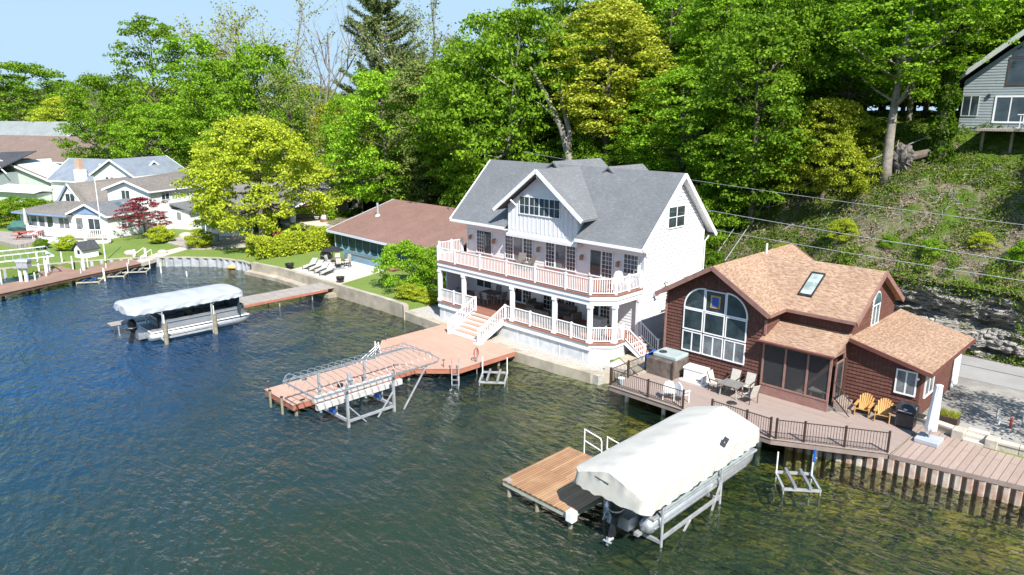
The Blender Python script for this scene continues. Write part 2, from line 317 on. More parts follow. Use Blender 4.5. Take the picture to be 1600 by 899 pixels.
# ---------------------------------------------------------------- mesh builder
class MB:
    def __init__(s): s.v = []; s.f = []
    def add(s, vs, fs):
        n = len(s.v); s.v += [tuple(p) for p in vs]; s.f += [tuple(i + n for i in f) for f in fs]; return s
    def box(s, x0, x1, y0, y1, z0, z1):
        if x0 > x1: x0, x1 = x1, x0
        if y0 > y1: y0, y1 = y1, y0
        return s.add([(x0, y0, z0), (x1, y0, z0), (x1, y1, z0), (x0, y1, z0), (x0, y0, z1), (x1, y0, z1), (x1, y1, z1), (x0, y1, z1)],
                     [(0, 3, 2, 1), (4, 5, 6, 7), (0, 1, 5, 4), (1, 2, 6, 5), (2, 3, 7, 6), (3, 0, 4, 7)])
    def bar(s, p, q, w, h=None):           # a rectangular bar from p to q
        h = h or w; p, q = Vector(p), Vector(q); d = (q - p).normalized()
        u = d.cross(Vector((0, 0, 1))); u = Vector((1, 0, 0)) if u.length < 1e-4 else u.normalized()
        n = u.cross(d).normalized(); u = u * w / 2; n = n * h / 2
        vs = [p - u - n, p + u - n, p + u + n, p - u + n, q - u - n, q + u - n, q + u + n, q - u + n]
        return s.add(vs, [(3, 2, 1, 0), (4, 5, 6, 7), (0, 1, 5, 4), (1, 2, 6, 5), (2, 3, 7, 6), (3, 0, 4, 7)])
    def tube(s, pts, r, n=8, cap=True):
        pts = [Vector(p) for p in pts]; m = len(pts); r = r if isinstance(r, (list, tuple)) else [r] * m
        vs = []; ref = None
        for i, p in enumerate(pts):
            d = (pts[min(i + 1, m - 1)] - pts[max(i - 1, 0)]).normalized()
            if ref is None: ref = d.orthogonal().normalized()
            u = (ref - d * ref.dot(d)); u = d.orthogonal().normalized() if u.length < 1e-5 else u.normalized(); ref = u
            w = d.cross(u)
            for k in range(n):
                a = 2 * math.pi * k / n; vs.append(p + (u * math.cos(a) + w * math.sin(a)) * r[i])
        fs = [(i * n + k, i * n + (k + 1) % n, (i + 1) * n + (k + 1) % n, (i + 1) * n + k) for i in range(m - 1) for k in range(n)]
        if cap: fs += [tuple(range(n - 1, -1, -1)), tuple(range((m - 1) * n, m * n))]
        return s.add(vs, fs)
    def cyl(s, x, y, z0, z1, r, r1=None, n=12): return s.tube([(x, y, z0), (x, y, z1)], [r, r if r1 is None else r1], n)
    def prism(s, poly, z0, z1):
        n = len(poly); area = sum(poly[i][0] * poly[(i + 1) % n][1] - poly[(i + 1) % n][0] * poly[i][1] for i in range(n))
        if area < 0: poly = poly[::-1]
        vs = [(x, y, z0) for x, y in poly] + [(x, y, z1) for x, y in poly]
        return s.add(vs, [tuple(range(n - 1, -1, -1)), tuple(range(n, 2 * n))] + [(i, (i + 1) % n, n + (i + 1) % n, n + i) for i in range(n)])
    def xprism(s, poly, x0, x1):           # poly in (y, z)
        n = len(poly); vs = [(x0, y, z) for y, z in poly] + [(x1, y, z) for y, z in poly]
        return s.add(vs, [tuple(range(n)), tuple(range(2 * n - 1, n - 1, -1))] + [(i, n + i, n + (i + 1) % n, (i + 1) % n) for i in range(n)])
    def yprism(s, poly, y0, y1):           # poly in (x, z)
        n = len(poly); vs = [(x, y0, z) for x, z in poly] + [(x, y1, z) for x, z in poly]
        return s.add(vs, [tuple(range(n)), tuple(range(2 * n - 1, n - 1, -1))] + [(i, n + i, n + (i + 1) % n, (i + 1) % n) for i in range(n)])
    def slab(s, pts, th):                  # a roof plane, thickness downwards
        n = len(pts); vs = list(pts) + [(x, y, z - th) for x, y, z in pts]
        return s.add(vs, [tuple(range(n)), tuple(range(2 * n - 1, n - 1, -1))] + [(i, n + i, n + (i + 1) % n, (i + 1) % n) for i in range(n)])
    def laps(s, ax, c, out, poly, p=.2, d=.025):   # lap boards on a wall: ax 'a' or 'b' constant at c, facing out (+1/-1); poly convex in (u, z)
        zs = [q[1] for q in poly]; z = min(zs); zt = max(zs)
        def span(zz):
            xs = []
            for i in range(len(poly)):
                (u0, w0), (u1, w1) = poly[i], poly[(i + 1) % len(poly)]
                if (w0 - zz) * (w1 - zz) <= 0 and abs(w1 - w0) > 1e-6: xs.append(u0 + (u1 - u0) * (zz - w0) / (w1 - w0))
                elif abs(w1 - w0) <= 1e-6 and abs(w0 - zz) < 1e-6: xs += [u0, u1]
            return (min(xs), max(xs)) if len(xs) > 1 else None
        while z < zt - .02:
            z1 = min(z + p, zt); a = span(z + 1e-4); b = span(z1 - 1e-4)
            if a and b:
                P = lambda u, w, o: (u, c + out * o, w) if ax == 'b' else (c + out * o, u, w)
                s.add([P(a[0], z, .002), P(a[1], z, .002), P(a[0], z, d), P(a[1], z, d), P(b[0], z1, .004), P(b[1], z1, .004)], [(0, 1, 3, 2), (2, 3, 5, 4), (0, 2, 4), (1, 5, 3)])
            z = z1
        return s
    def mesh(s, name, off=(0, 0, 0), smooth=False):
        me = bpy.data.meshes.new(name); me.from_pydata([(x - off[0], y - off[1], z - off[2]) for x, y, z in s.v], [], s.f); me.validate(); me.update()
        bm = bmesh.new(); bm.from_mesh(me); bmesh.ops.recalc_face_normals(bm, faces=bm.faces); bm.to_mesh(me); bm.free()
        if smooth: me.polygons.foreach_set('use_smooth', [True] * len(me.polygons))
        return me

def tag(o, label=None, cat=None, group=None, kind=None):
    if label: o['label'] = label
    if cat: o['category'] = cat
    if group: o['group'] = group
    if kind: o['kind'] = kind
    return o
class T:                                   # one thing: an Empty at its base that parents its parts
    def __init__(s, name, label, cat, fr=WH, at=(0, 0, 0), rz=None, group=None, local=False):
        s.o = bpy.data.objects.new(name, None); COL.objects.link(s.o); s.o.empty_display_size = .3
        s.o.location = fr.w(*at); s.o.rotation_euler = (0, 0, R(fr.ang) if rz is None else rz)
        s.off = (0, 0, 0) if local else at; tag(s.o, label, cat, group)
    def part(s, name, mb, m, parent=None, smooth=False, label=None, bevel=0):
        me = mb.mesh(name, s.off, smooth); me.materials.append(m)
        o = bpy.data.objects.new(name, me); COL.objects.link(o); o.parent = parent or s.o
        if bevel: b = o.modifiers.new('bevel', 'BEVEL'); b.width = bevel; b.segments = 2; b.limit_method = 'ANGLE'
        if label: o['label'] = label
        return o
def single(name, mb, m, label, cat, fr=WH, at=(0, 0, 0), rz=None, group=None, kind=None, local=False, smooth=False):
    me = mb.mesh(name, (0, 0, 0) if local else at, smooth); me.materials.append(m)
    o = bpy.data.objects.new(name, me); COL.objects.link(o); o.location = fr.w(*at); o.rotation_euler = (0, 0, R(fr.ang) if rz is None else rz)
    tag(o, label, cat, group, kind); return o
def struct(name, mb, m, fr=WD, smooth=False):
    return single(name, mb, m, None, None, fr, kind='structure', smooth=smooth)
def copy_thing(root, fr, at, rz=None, label=None, group=None, scale=None):
    def rec(o, par):
        c = o.copy(); COL.objects.link(c); c.parent = par
        for ch in o.children: rec(ch, c)
        return c
    c = root.copy(); COL.objects.link(c)
    for ch in root.children: rec(ch, c)
    c.location = fr.w(*at)
    if rz is not None: c.rotation_euler = (0, 0, rz)
    if label: c['label'] = label
    if group: c['group'] = group
    if scale: c.scale = scale if isinstance(scale, tuple) else (scale,) * 3
    return c

# windows and doors: a frame standing proud of the wall with its pane as a sub-part
def win(t, ax, c, out, u0, u1, z0, z1, nu=1, nz=1, fr=trimw, gl=None, name='window', fw=.07, grid=None, parent=None):
    gl = gl or glassm; f = MB(); P = lambda u0, u1, o0, o1, z0, z1: (f.box(u0, u1, c + out * o0, c + out * o1, z0, z1) if ax == 'b' else f.box(c + out * o0, c + out * o1, u0, u1, z0, z1))
    P(u0 - fw, u1 + fw, 0, .07, z1, z1 + fw); P(u0 - fw, u1 + fw, 0, .08, z0 - fw, z0)
    P(u0 - fw, u0, 0, .066, z0, z1); P(u1, u1 + fw, 0, .066, z0, z1)
    for i in range(1, nu): u = u0 + (u1 - u0) * i / nu; P(u - .035, u + .035, 0, .06, z0, z1)
    for i in range(1, nz): z = z0 + (z1 - z0) * i / nz; P(u0, u1, 0, .057, z - .025, z + .025)
    if grid:
        for i in range(1, grid[0]): u = u0 + (u1 - u0) * i / grid[0]; P(u - .013, u + .013, 0, .052, z0, z1)
        for i in range(1, grid[1]): z = z0 + (z1 - z0) * i / grid[1]; P(u0, u1, 0, .05, z - .013, z + .013)
    fo = t.part(name, f, fr, parent)
    g = MB(); (g.box(u0, u1, c + out * .015, c + out * .042, z0, z1) if ax == 'b' else g.box(c + out * .015, c + out * .042, u0, u1, z0, z1))
    t.part('pane', g, gl, fo); return fo
def rail(mb, p, q, h=.95, sp=.13, bw=.035, rw=.06, low=.1):
    p, q = Vector(p), Vector(q); L = (Vector((q.x, q.y, 0)) - Vector((p.x, p.y, 0))).length; n = max(2, int(L / sp))
    mb.bar(p + Vector((0, 0, h)), q + Vector((0, 0, h)), rw * 1.3, rw * .8); mb.bar(p + Vector((0, 0, low)), q + Vector((0, 0, low)), rw * .8, rw * .7)
    for i in range(1, n):
        c = p.lerp(q, i / n); mb.box(c.x - bw / 2, c.x + bw / 2, c.y - bw / 2, c.y + bw / 2, c.z + low, c.z + h)
    return mb

# ================================================================ the setting
def grid_mesh(x0, x1, y0, y1, nx, ny, fz):
    mb = MB(); vs = []
    for j in range(ny + 1):
        for i in range(nx + 1):
            x = x0 + (x1 - x0) * i / nx; y = y0 + (y1 - y0) * j / ny; vs.append((x, y, fz(x, y)))
    mb.add(vs, [(j * (nx + 1) + i, j * (nx + 1) + i + 1, (j + 1) * (nx + 1) + i + 1, (j + 1) * (nx + 1) + i) for j in range(ny) for i in range(nx)]); return mb
struct('lake_water', MB().add([(-260, -260, 0), (260, -260, 0), (260, 40, 0), (-260, 40, 0)], [(0, 1, 2, 3)]), waterm, WH)
struct('lakebed', grid_mesh(-120, 140, -120, 20, 130, 70, lambda a, b: -1.0 + min(0, b + 2) * .07 + noise.noise(Vector((a * .2, b * .2, 0))) * .35), bedm, WH, True)
SHORE = [(90, .9), (36.79, 1.5), (31.9, .7), (30.9, .6), (24.5, .9), (17.2, 1.2), (15.4, 1.0), (15.2, 4.2), (-3.0, 4.2), (-3.2, -.3), (-6.3, -.4), (-21.7, -.7), (-26.9, -1.6), (-28.5, -1.5), (-31.9, -2.7), (-34.3, -4.9), (-36.3, -7.1), (-38.0, -9.4), (-39.4, -13.2), (-40.4, -16.9), (-41.4, -22), (-45, -40), (-60, -90), (-120, -200), (-1200, -900), (-1900, 900), (0, 2400), (1500, 1500), (1200, -100)]
struct('lawn_ground', MB().prism(SHORE, -2.5, .86), grass, WH)
struct('seawall_strip_ground', MB().prism([(-3.2, -.9), (16.2, -1.2), (16.6, 1.1), (15.4, 4.6), (-3.3, 4.6)], -2.5, .58), pebble, WH)
# the yard right of the brown house, the lane and the ground under both houses
struct('gravel_drive', MB().prism([(-45, 6.8), (-8, 6.8), (-8, 1.5), (-6.4, -.2), (3.2, .2), (7.4, 1.7), (7.9, 1.95), (9.3, 2.3), (40, 2.3), (60, 14.6), (-45, 14.6)], .0, 1.0), gravel, BH)
struct('lane_asphalt', MB().prism([(-70, 10.2), (70, 10.2), (70, 14.7), (-70, 14.7)], .5, 1.035), asphalt, BH)
struct('lane_crack_seal', MB().add([(-8, 12.7, 1.042), (30, 12.55, 1.042), (30, 12.62, 1.042), (-8, 12.77, 1.042)], [(0, 1, 2, 3)]), black_m, BH)
struct('lane_verge', grid_mesh(-70, 70, 14.6, 15.4, 140, 3, lambda a, b: 1.06 + .3 * max(0, b - 14.9) + .06 * noise.noise(Vector((a, b * 2, 3)))), hillm, BH)
struct('wooded_hillside', grid_mesh(-95, 80, 15.05, 130, 420, 260, lambda a, b: hz(a, max(b, 15.06)) + (noise.noise(Vector((a * .8, b * .8, 5))) * .35 + noise.noise(Vector((a * 2.3, b * 2.3, 2))) * .16) * ss(b, 15.3, 17) + (.08 if b < 15.1 else 0)), hillm, BH, True)
# limestone cliff at the foot of the hill
def cliff():
    mb = MB(); vs = []; nx, nz = 420, 96; rs = random.Random(12); edges = [0.9]
    while edges[-1] < 7: edges.append(edges[-1] + rs.choice((.14, .2, .3, .45, .6)))
    for j in range(nz + 1):
        for i in range(nx + 1):
            a = -9 + 36 * i / nx; t = j / nz
            top = .35 + 4.25 * ss(a, -8, -2) * (1.0 + .14 * noise.noise(Vector((a * .5, 0, 9)))) * (1 - .45 * ss(a, 8, 13))
            z = .9 + top * t; zw = z + .25 * noise.noise(Vector((a * .35, 0, 3))) + .1 * noise.noise(Vector((a * 1.8, 0, 3)))
            k = max(n_ for n_, e_ in enumerate(edges) if e_ <= max(zw, .9)); f_ = min(1, (zw - edges[k]) / .07)
            def layer(q): return noise.noise(Vector((a * .45 + q * 3.1, q * 7.7, 1))) * .75 + noise.noise(Vector((a * 1.7, q * 5.3, 4))) * .28
            L_ = layer(k) * f_ + layer(k - 1) * (1 - f_)
            b = 14.95 + 1.0 * t ** 1.6 - L_ * 1.15 - noise.noise(Vector((a * .3, z * .5, 7))) * .8 + noise.noise(Vector((a * 3, z * 5, 4))) * .2 + noise.noise(Vector((a * 8, z * 12, 6))) * .07
            if t > .97: b += 1.8
            vs.append((a, b, z))
    mb.add(vs, [(j * (nx + 1) + i, j * (nx + 1) + i + 1, (j + 1) * (nx + 1) + i + 1, (j + 1) * (nx + 1) + i) for j in range(nz) for i in range(nx)])
    return mb
struct('limestone_cliff', cliff(), rockm, BH)
struct('far_road', MB().prism([(-120, 42), (-34, 34), (-30, 37), (-60, 43), (-120, 48)], .5, .875), asphalt, WH)
struct('driveway', MB().prism([(-56, 29.3), (-40, 29.3), (-34, 34.5), (-62, 46), (-70, 40)], .5, .88), concrete_l, WH)
struct('patio_slab', MB().prism([(-21.7, -.55), (-23.1, 3.7), (-21, 6.3), (-15.3, 6.3), (-13.5, .2), (-13.6, -.3), (-15.5, -.5)], .5, .885), concrete_l, WH)
struct('side_path', MB().prism([(15.7, 1.5), (18.3, -.2), (18.4, 12), (15.9, 12)], .3, .98), concrete, WH)

# ---------------------------------------------------------------- seawalls
def wall_path(mb, pts, w, z0, z1):
    n = len(pts); L = []; Rr = []
    for i in range(n):
        p = Vector((*pts[i], 0)); d = (Vector((*pts[min(i + 1, n - 1)], 0)) - Vector((*pts[max(i - 1, 0)], 0))).normalized(); nn = Vector((-d.y, d.x, 0)) * w / 2
        L.append(p + nn); Rr.append(p - nn)
    poly = [(v.x, v.y) for v in L] + [(v.x, v.y) for v in reversed(Rr)]
    for i in range(n - 1):
        q = [(L[i].x, L[i].y), (L[i + 1].x, L[i + 1].y), (Rr[i + 1].x, Rr[i + 1].y), (Rr[i].x, Rr[i].y)]
        mb.prism(q, z0, z1)
    return mb
w = MB(); wall_path(w, [(-2.9, -.75), (1, -.95), (6, -1.25), (9.5, -1.45), (13, -1.3), (15.6, -1.05), (16.4, -.2)], .5, -2, .66)
t = T('concrete_seawall', 'stained concrete seawall curving under the white house porch', 'seawall', WH, (6, -1.25, 0))
t.part('wall', w, concrete)
t.part('footing', wall_path(MB(), [(5.5, -1.9), (9.5, -2.0), (13, -1.95), (16.2, -1.7), (17.1, -.3)], .8, -2, -.02), stone)
t = T('concrete_seawall', 'long stepped concrete seawall along the patio lawn', 'seawall', WH, (-14, -.9, 0))
t.part('wall', wall_path(MB(), [(-2.8, -.9), (-3.3, -.65), (-6.3, -.6), (-12.9, -.75), (-21.7, -.95), (-26.6, -1.75)], .4, -2, 1.12), concrete)
t.part('ledge', wall_path(MB(), [(-12.7, -1.35), (-21.6, -1.5), (-26.8, -2.2)], .8, -2, .32), concrete)
def corrug():
    pts = [(-26.9, -1.9), (-28.5, -1.85), (-31.9, -3.0), (-34.5, -5.2), (-36.5, -7.3), (-38.2, -9.6), (-39.65, -13.3), (-40.65, -16.9), (-41.5, -21.5)]
    fine = []
    for i in range(len(pts) - 1):
        a, b = Vector(pts[i]), Vector(pts[i + 1]); n = max(1, int((b - a).length / .22))
        for k in range(n): fine.append((a.lerp(b, k / n), (b - a).normalized()))
    face = []
    for k, (p, d) in enumerate(fine):
        o = .22 if (k // 2) % 2 else 0.0; nn = Vector((-d.y, d.x)); face.append((p.x - nn.x * -o, p.y - nn.y * -o))
    mb = MB(); vs = [(x, y, -1.5) for x, y in face] + [(x, y, .92) for x, y in face]; n = len(face)
    mb.add(vs, [(i, i + 1, n + i + 1, n + i) for i in range(n - 1)])
    cap = wall_path(MB(), [(x, y) for x, y in pts], .34, .9, 1.0)
    return mb, cap
t = T('corrugated_seawall', 'white corrugated sheet pile seawall curving round the far lawn', 'seawall', WH, (-36, -7, 0))
m1, m2 = corrug(); t.part('sheet_piling', m1, plain('pale_painted_piling', (.42, .44, .47), (.26, .27, .28), 1.2, .7)); t.part('cap', m2, concrete)

# ================================================================ the white house
# overhanging porch polygon
PP = [(0, 0), (14.46, 0), (15.6, 1.12), (15.6, 3.8), (-1.45, 3.8), (-1.45, 1.3)]
def inset(poly, d):
    n = len(poly); out = []
    for i in range(n):
        p0, p1, p2 = Vector(poly[i - 1]), Vector(poly[i]), Vector(poly[(i + 1) % n]); d1 = (p1 - p0).normalized(); d2 = (p2 - p1).normalized()
        n1 = Vector((-d1.y, d1.x)); n2 = Vector((-d2.y, d2.x)); b = (n1 + n2); b = b / max(.2, b.dot(n1)); out.append((p1.x + b.x * d, p1.y + b.y * d))
    return out
H1 = T('white_house', 'three storey white lake house with grey shingle roof and two tier porch', 'house', WH, (7.4, 7, .6))
w = MB(); A0, A1 = -.8, 15.6; side = [(3.8, .3), (10.7, .3), (10.7, 8.25), (7.25, 11.7), (3.8, 8.25)]
w.xprism(side, A0, A1)
w.laps('a', A1, 1, [(3.8, .6), (10.7, .6), (10.7, 8.2), (7.25, 11.65), (3.8, 8.2)], .24, .075)
w.laps('a', A0, -1, [(3.8, .6), (10.7, .6), (10.7, 8.2), (7.25, 11.65), (3.8, 8.2)], .24, .04)
w.laps('b', 3.8, -1, [(A0, 1.95), (A1, 1.95), (A1, 4.35), (A0, 4.35)], .2, .03)
w.laps('b', 3.8, -1, [(A0, 5.05), (A1, 5.05), (A1, 7.9), (A0, 7.9)], .2, .02)
wall = H1.part('wall', w, white)
# front gable wall, board and batten
g = MB().yprism([(4.2, 7.05), (10.7, 7.05), (10.7, 9.25), (7.45, 11.6), (4.2, 9.25)], 3.2, 6.8)
for k in range(17):
    u = 4.3 + k * .395; zt = 11.6 - .73 * abs(u - 7.45) - .08
    if 5.3 < u < 9.3: g.box(u - .03, u + .03, 3.17, 3.2, 7.5, 8.6)
    else: g.box(u - .03, u + .03, 3.17, 3.2, 7.5, zt)
g.box(4.12, 10.78, 3.1, 3.79, 6.98, 7.2)
H1.part('gable_wall', g, white)
# roof
rf = MB(); ra, rb = -1.8, 16.1; eb, ez, rdg, rz_ = 2.9, 7.62, 7.25, 11.95
rf.slab([(ra, eb, ez), (4.15, eb, ez), (4.15, 3.9, ez + 1.0), (10.75, 3.9, ez + 1.0), (10.75, eb, ez), (rb, eb, ez), (rb, rdg, rz_), (ra, rdg, rz_)], .16)
rf.slab([(ra, rdg, rz_), (rb, rdg, rz_), (rb, 2 * rdg - eb, ez), (ra, 2 * rdg - eb, ez)], .16)
ga, gz, gb, gt = 7.45, 11.93, 2.6, 8.92
for s_, tip in ((-1, 3.33), (1, 11.57)):
    pts = [(ga, gb, gz), (tip, gb, gt), (tip, 4.22, gt + .02), (ga, 7.2, gz)]
    rf.slab(pts if s_ > 0 else pts[::-1], .14)
for c_, r_, zz in ((5.1, 12.6, 12.15), (10.2, 11.0, 12.05)):   # the two rear cross gables
    for s_ in (-1, 1):
        pts = [(c_, 6.9, zz), (c_ + s_ * 3.0, 6.9, zz - 2.4), (c_ + s_ * 3.0, r_, zz - 2.4), (c_, r_, zz)]
        rf.slab(pts if s_ > 0 else pts[::-1], .14)
rfo = H1.part('roof', rf, grey_roof)
rw = MB()
for c_, r_, zz in ((5.1, 12.2, 12.0), (10.2, 10.72, 11.9)):
    rw.yprism([(c_ - 2.6, 6.5), (c_ + 2.6, 6.5), (c_ + 2.6, zz - 2.3), (c_, zz - .2), (c_ - 2.6, zz - 2.3)], 8.5, r_)
H1.part('rear_gable_wall', rw, white)
# white rake boards, fascia and gutter
tr = MB()
def rake(mb, p, q, h=.26, w=.07): mb.bar((p[0], p[1], p[2] - h / 2 + .02), (q[0], q[1], q[2] - h / 2 + .02), w, h)
for a_ in (ra - .03, rb + .03):
    rake(tr, (a_, eb - .02, ez), (a_, rdg, rz_)); rake(tr, (a_, 2 * rdg - eb + .02, ez), (a_, rdg, rz_))
for tip in (3.33, 11.57): rake(tr, (tip, gb - .03, gt), (ga, gb - .03, gz))
tr.box(ra, 4.14, eb - .1, eb - .01, ez - .2, ez - .01); tr.box(10.76, rb, eb - .1, eb - .01, ez - .2, ez - .01); tr.box(ra, rb, 2 * rdg - eb + .01, 2 * rdg - eb + .1, ez - .2, ez - .01)
tr.box(A1, rb, eb + .05, 3.8, ez - .25, ez - .17); tr.box(A1 - .02, A1 + .09, 3.72, 3.84, .6, 8.0); tr.box(A1 - .02, A1 + .09, 10.62, 10.76, .6, 8.0)
tr.box(A0 - .09, A0 + .02, 3.72, 3.84, .6, 8.0); tr.box(A0, A1, 3.7, 3.79, 6.95, 7.25)
H1.part('roof_trim', tr, trimw)
H1.part('soffit', MB().box(ra + .05, 4.15, eb, 3.79, ez - .24, ez - .2), trimw)
H1.part('soffit', MB().box(10.75, rb - .05, eb, 3.79, ez - .24, ez - .2), trimw)
H1.part('rake_soffit', MB().slab([(A1 + .02, eb + .3, ez + .1), (rb - .02, eb + .3, ez + .1), (rb - .02, rdg, rz_ - .2), (A1 + .02, rdg, rz_ - .2)], .04).slab([(A1 + .02, rdg, rz_ - .2), (rb - .02, rdg, rz_ - .2), (rb - .02, 11.3, ez + .1), (A1 + .02, 11.3, ez + .1)], .04), trimw)
for a_ in (5.0, 9.9, 7.45):
    zt = 11.6 - .73 * abs(a_ - 7.45); H1.part('gable_bracket', MB().bar((a_, 3.18, zt - .55), (a_, 2.68, zt - .15), .08, .1), trimw)
H1.part('downspout', MB().tube([(15.75, 11.3, 7.45), (15.72, 10.85, 7.1), (15.72, 10.85, .9)], .045, 6), trimw)
H1.part('downspout', MB().tube([(15.9, 2.95, 7.4), (15.72, 3.72, 7.0), (15.72, 3.72, 4.95)], .045, 6), trimw)
# gable windows
win(H1, 'b', 3.2, -1, 5.42, 9.14, 8.75, 9.92, 4, 1, grid=(8, 2))
win(H1, 'a', A1 + .06, 1, 6.2, 8.05, 8.5, 9.8, 2, 2)
# balcony doors: u0,u1,kind
for fl, zt, zb_ in ((5.1, 6.86, 5.1), (2.0, 3.92, 2.0)):
    if fl > 3: L = [(.3, 1.05, 1), (1.12, 1.9, 0), (3.42, 4.17, 1), (4.28, 5.15, 0), (5.3, 6.1, 1), (7.46, 8.22, 1), (8.36, 9.27, 0), (9.38, 10.13, 1), (11.42, 12.3, 0), (12.4, 13.2, 1)]
    else: L = [(4.15, 5.12, 0), (5.26, 6.06, 1), (7.3, 8.2, 1), (8.38, 9.26, 0), (9.34, 10.18, 1), (11.5, 12.26, 0), (12.4, 13.15, 1)]
    for u0, u1, gr in L:
        win(H1, 'b', 3.78, -1, u0, u1, zb_ + .08, zt, 1, 1, gl=glassm if gr else glass_l if u0 in (4.28, 8.36) else glassm, name='door', grid=(3, 6) if gr else None)
win(H1, 'b', 3.78, -1, 14.15, 15.2, 5.75, 6.95, 1, 1, grid=(4, 4))
win(H1, 'b', 3.78, -1, .26, 1.87, 2.5, 3.9, 2, 1)
for u in (-.35, 2.25, 6.8, 10.75, 13.75):
    z = 6.25; lm = MB().box(u - .07, u + .07, 3.56, 3.77, z + .12, z + .17).box(u - .09, u + .09, 3.5, 3.66, z - .18, z + .12)
    H1.part('wall_lantern', lm, plain('brass_lantern', (.38, .24, .13), (.3, .18, .1)) if 'brass_lantern' not in MATS else MATS['brass_lantern'])
# porch: skirt, floors, beams
H1.part('skirt', MB().prism(inset(PP, .12), .35, 1.62), skirtm)
sk = MB()
for k in range(8): sk.box(.6 + k * 1.9, .63 + k * 1.9, .095, .12, .6, 1.6)
sk.box(0, 14.5, .0, .12, 1.45, 1.62); H1.part('skirt_band', sk, trimw)
H1.part('porch_floor', MB().prism(inset(PP, -.06), 1.84, 1.92), redfloor)
H1.part('porch_rim', MB().prism(inset(PP, .03), 1.6, 1.84), trimw)
H1.part('balcony_beam', MB().prism(inset(PP, .05), 4.3, 4.62).prism(inset(PP, -.02), 4.62, 4.9), trimw)
H1.part('balcony_floor', MB().prism(inset(PP, -.07), 4.9, 4.98), redfloor)
for p in [(.12, .14), (2.8, .14), (7.72, .14), (11.52, .14), (14.38, .14), (15.46, 1.2), (-1.3, 1.4), (15.46, 3.66)]:
    c = MB().box(p[0] - .12, p[0] + .12, p[1] - .12, p[1] + .12, 1.92, 4.3).box(p[0] - .16, p[0] + .16, p[1] - .16, p[1] + .16, 1.92, 2.1).box(p[0] - .16, p[0] + .16, p[1] - .16, p[1] + .16, 4.12, 4.3)
    H1.part('column', c, trimw)
zb2 = 4.98
bp_ = [(.05, .05), (1.95, .05), (4.6, .05), (7.24, .05), (9.87, .05), (12.45, .05), (14.42, .05), (15.52, 1.15), (15.52, 2.45), (15.52, 3.7), (-1.38, 1.35), (-1.38, 2.6), (-1.38, 3.7)]
def post(t, p, z, h, m, w=.06, name='railing_post'):
    t.part(name, MB().box(p[0] - w, p[0] + w, p[1] - w, p[1] + w, z, z + h).add([(p[0] - w * 1.3, p[1] - w * 1.3, z + h), (p[0] + w * 1.3, p[1] - w * 1.3, z + h), (p[0] + w * 1.3, p[1] + w * 1.3, z + h), (p[0] - w * 1.3, p[1] + w * 1.3, z + h), (p[0], p[1], z + h + w)], [(3, 2, 1, 0), (0, 1, 4), (1, 2, 4), (2, 3, 4), (3, 0, 4)]), m)
for p in bp_: post(H1, p, zb2, 1.06, trimw)
seq = [0, 1, 2, 3, 4, 5, 6, 7, 8, 9]
for i in range(9): H1.part('balcony_railing', rail(MB(), (*bp_[seq[i]], zb2), (*bp_[seq[i + 1]], zb2), .98, .14), trimw)
for i, j in ((0, 10), (10, 11), (11, 12)): H1.part('balcony_railing', rail(MB(), (*bp_[i], zb2), (*bp_[j], zb2), .98, .14), trimw)
zp = 1.92
for p, q in [((.12, .1), (1.7, .1)), ((1.7, .1), (2.8, .1)), ((2.8, .1), (4.05, .1)), ((7.05, .1), (7.72, .1)), ((7.72, .1), (9.4, .1)), ((9.4, .1), (11.52, .1)), ((11.52, .1), (12.95, .1)), ((12.95, .1), (14.38, .1)), ((14.38, .14), (15.46, 1.2)), ((15.46, 1.2), (15.46, 2.1)), ((.12, .14), (-1.3, 1.4))]:
    H1.part('porch_railing', rail(MB(), (*p, zp), (*q, zp), .95, .135), trimw)
for p in [(1.7, .1), (4.05, .1), (7.05, .1), (9.4, .1), (12.95, .1), (15.46, 2.1)]: post(H1, p, zp, 1.0, trimw)
# front steps down to the dock
st = MB(); wr = MB()
for k in range(6):
    z = 1.92 - (k + 1) * .195; b1 = -.02 - k * .38; st.box(4.12, 6.98, b1 - .40, b1 + .0, z - .03, z + .035); wr.box(4.15, 6.95, b1 - .02, b1, z + .036, z + .2 - .03)
wr.box(4.15, 6.95, -.4 * 5.75, -.4 * 5.75 + .02, .62, .9)
for a_ in (4.08, 7.02): wr.bar((a_, -.0, 1.72), (a_, -2.32, .66), .07, .3)
H1.part('step_treads', st, salmon); H1.part('step_risers', wr, trimw)
for a_ in (4.02, 7.08):
    H1.part('stair_railing', rail(MB(), (a_, -.03, 1.92), (a_, -2.35, .75), .95, .15), trimw); post(H1, (a_, -2.4), .74, 1.05, trimw)
H1.part('post_plate', MB().box(6.85, 7.4, -2.65, -2.2, .75, .8), trimw)
# side steps on the right
st = MB(); wr = MB()
for k in range(5):
    z = 1.92 - (k + 1) * .18; a_ = 15.62 + k * .27; st.box(a_, a_ + .3, 2.2, 3.55, z - .03, z + .03); wr.box(a_ + .27, a_ + .29, 2.2, 3.55, z - .18, z - .03)
for b_ in (2.16, 3.59): wr.bar((15.6, b_, 1.75), (17.0, b_, .92), .05, .26)
H1.part('side_step_treads', st, redfloor); H1.part('side_step_risers', wr, trimw)
for b_ in (2.12, 3.62): H1.part('side_stair_railing', rail(MB(), (15.65, b_, 1.92), (17.05, b_, 1.0), .92, .15), trimw); post(H1, (17.1, b_), .98, 1.0, trimw)
pv = MB().box(-.95, -.88, 1.7, 3.75, 1.95, 3.75).box(-.97, -.86, 1.62, 1.72, 1.92, 4.2).box(-.97, -.86, 2.66, 2.72, 1.92, 3.8).box(-.97, -.86, 1.7, 3.75, 3.72, 3.8)
H1.part('privacy_gate', pv, bluewhite)
lt = MB()
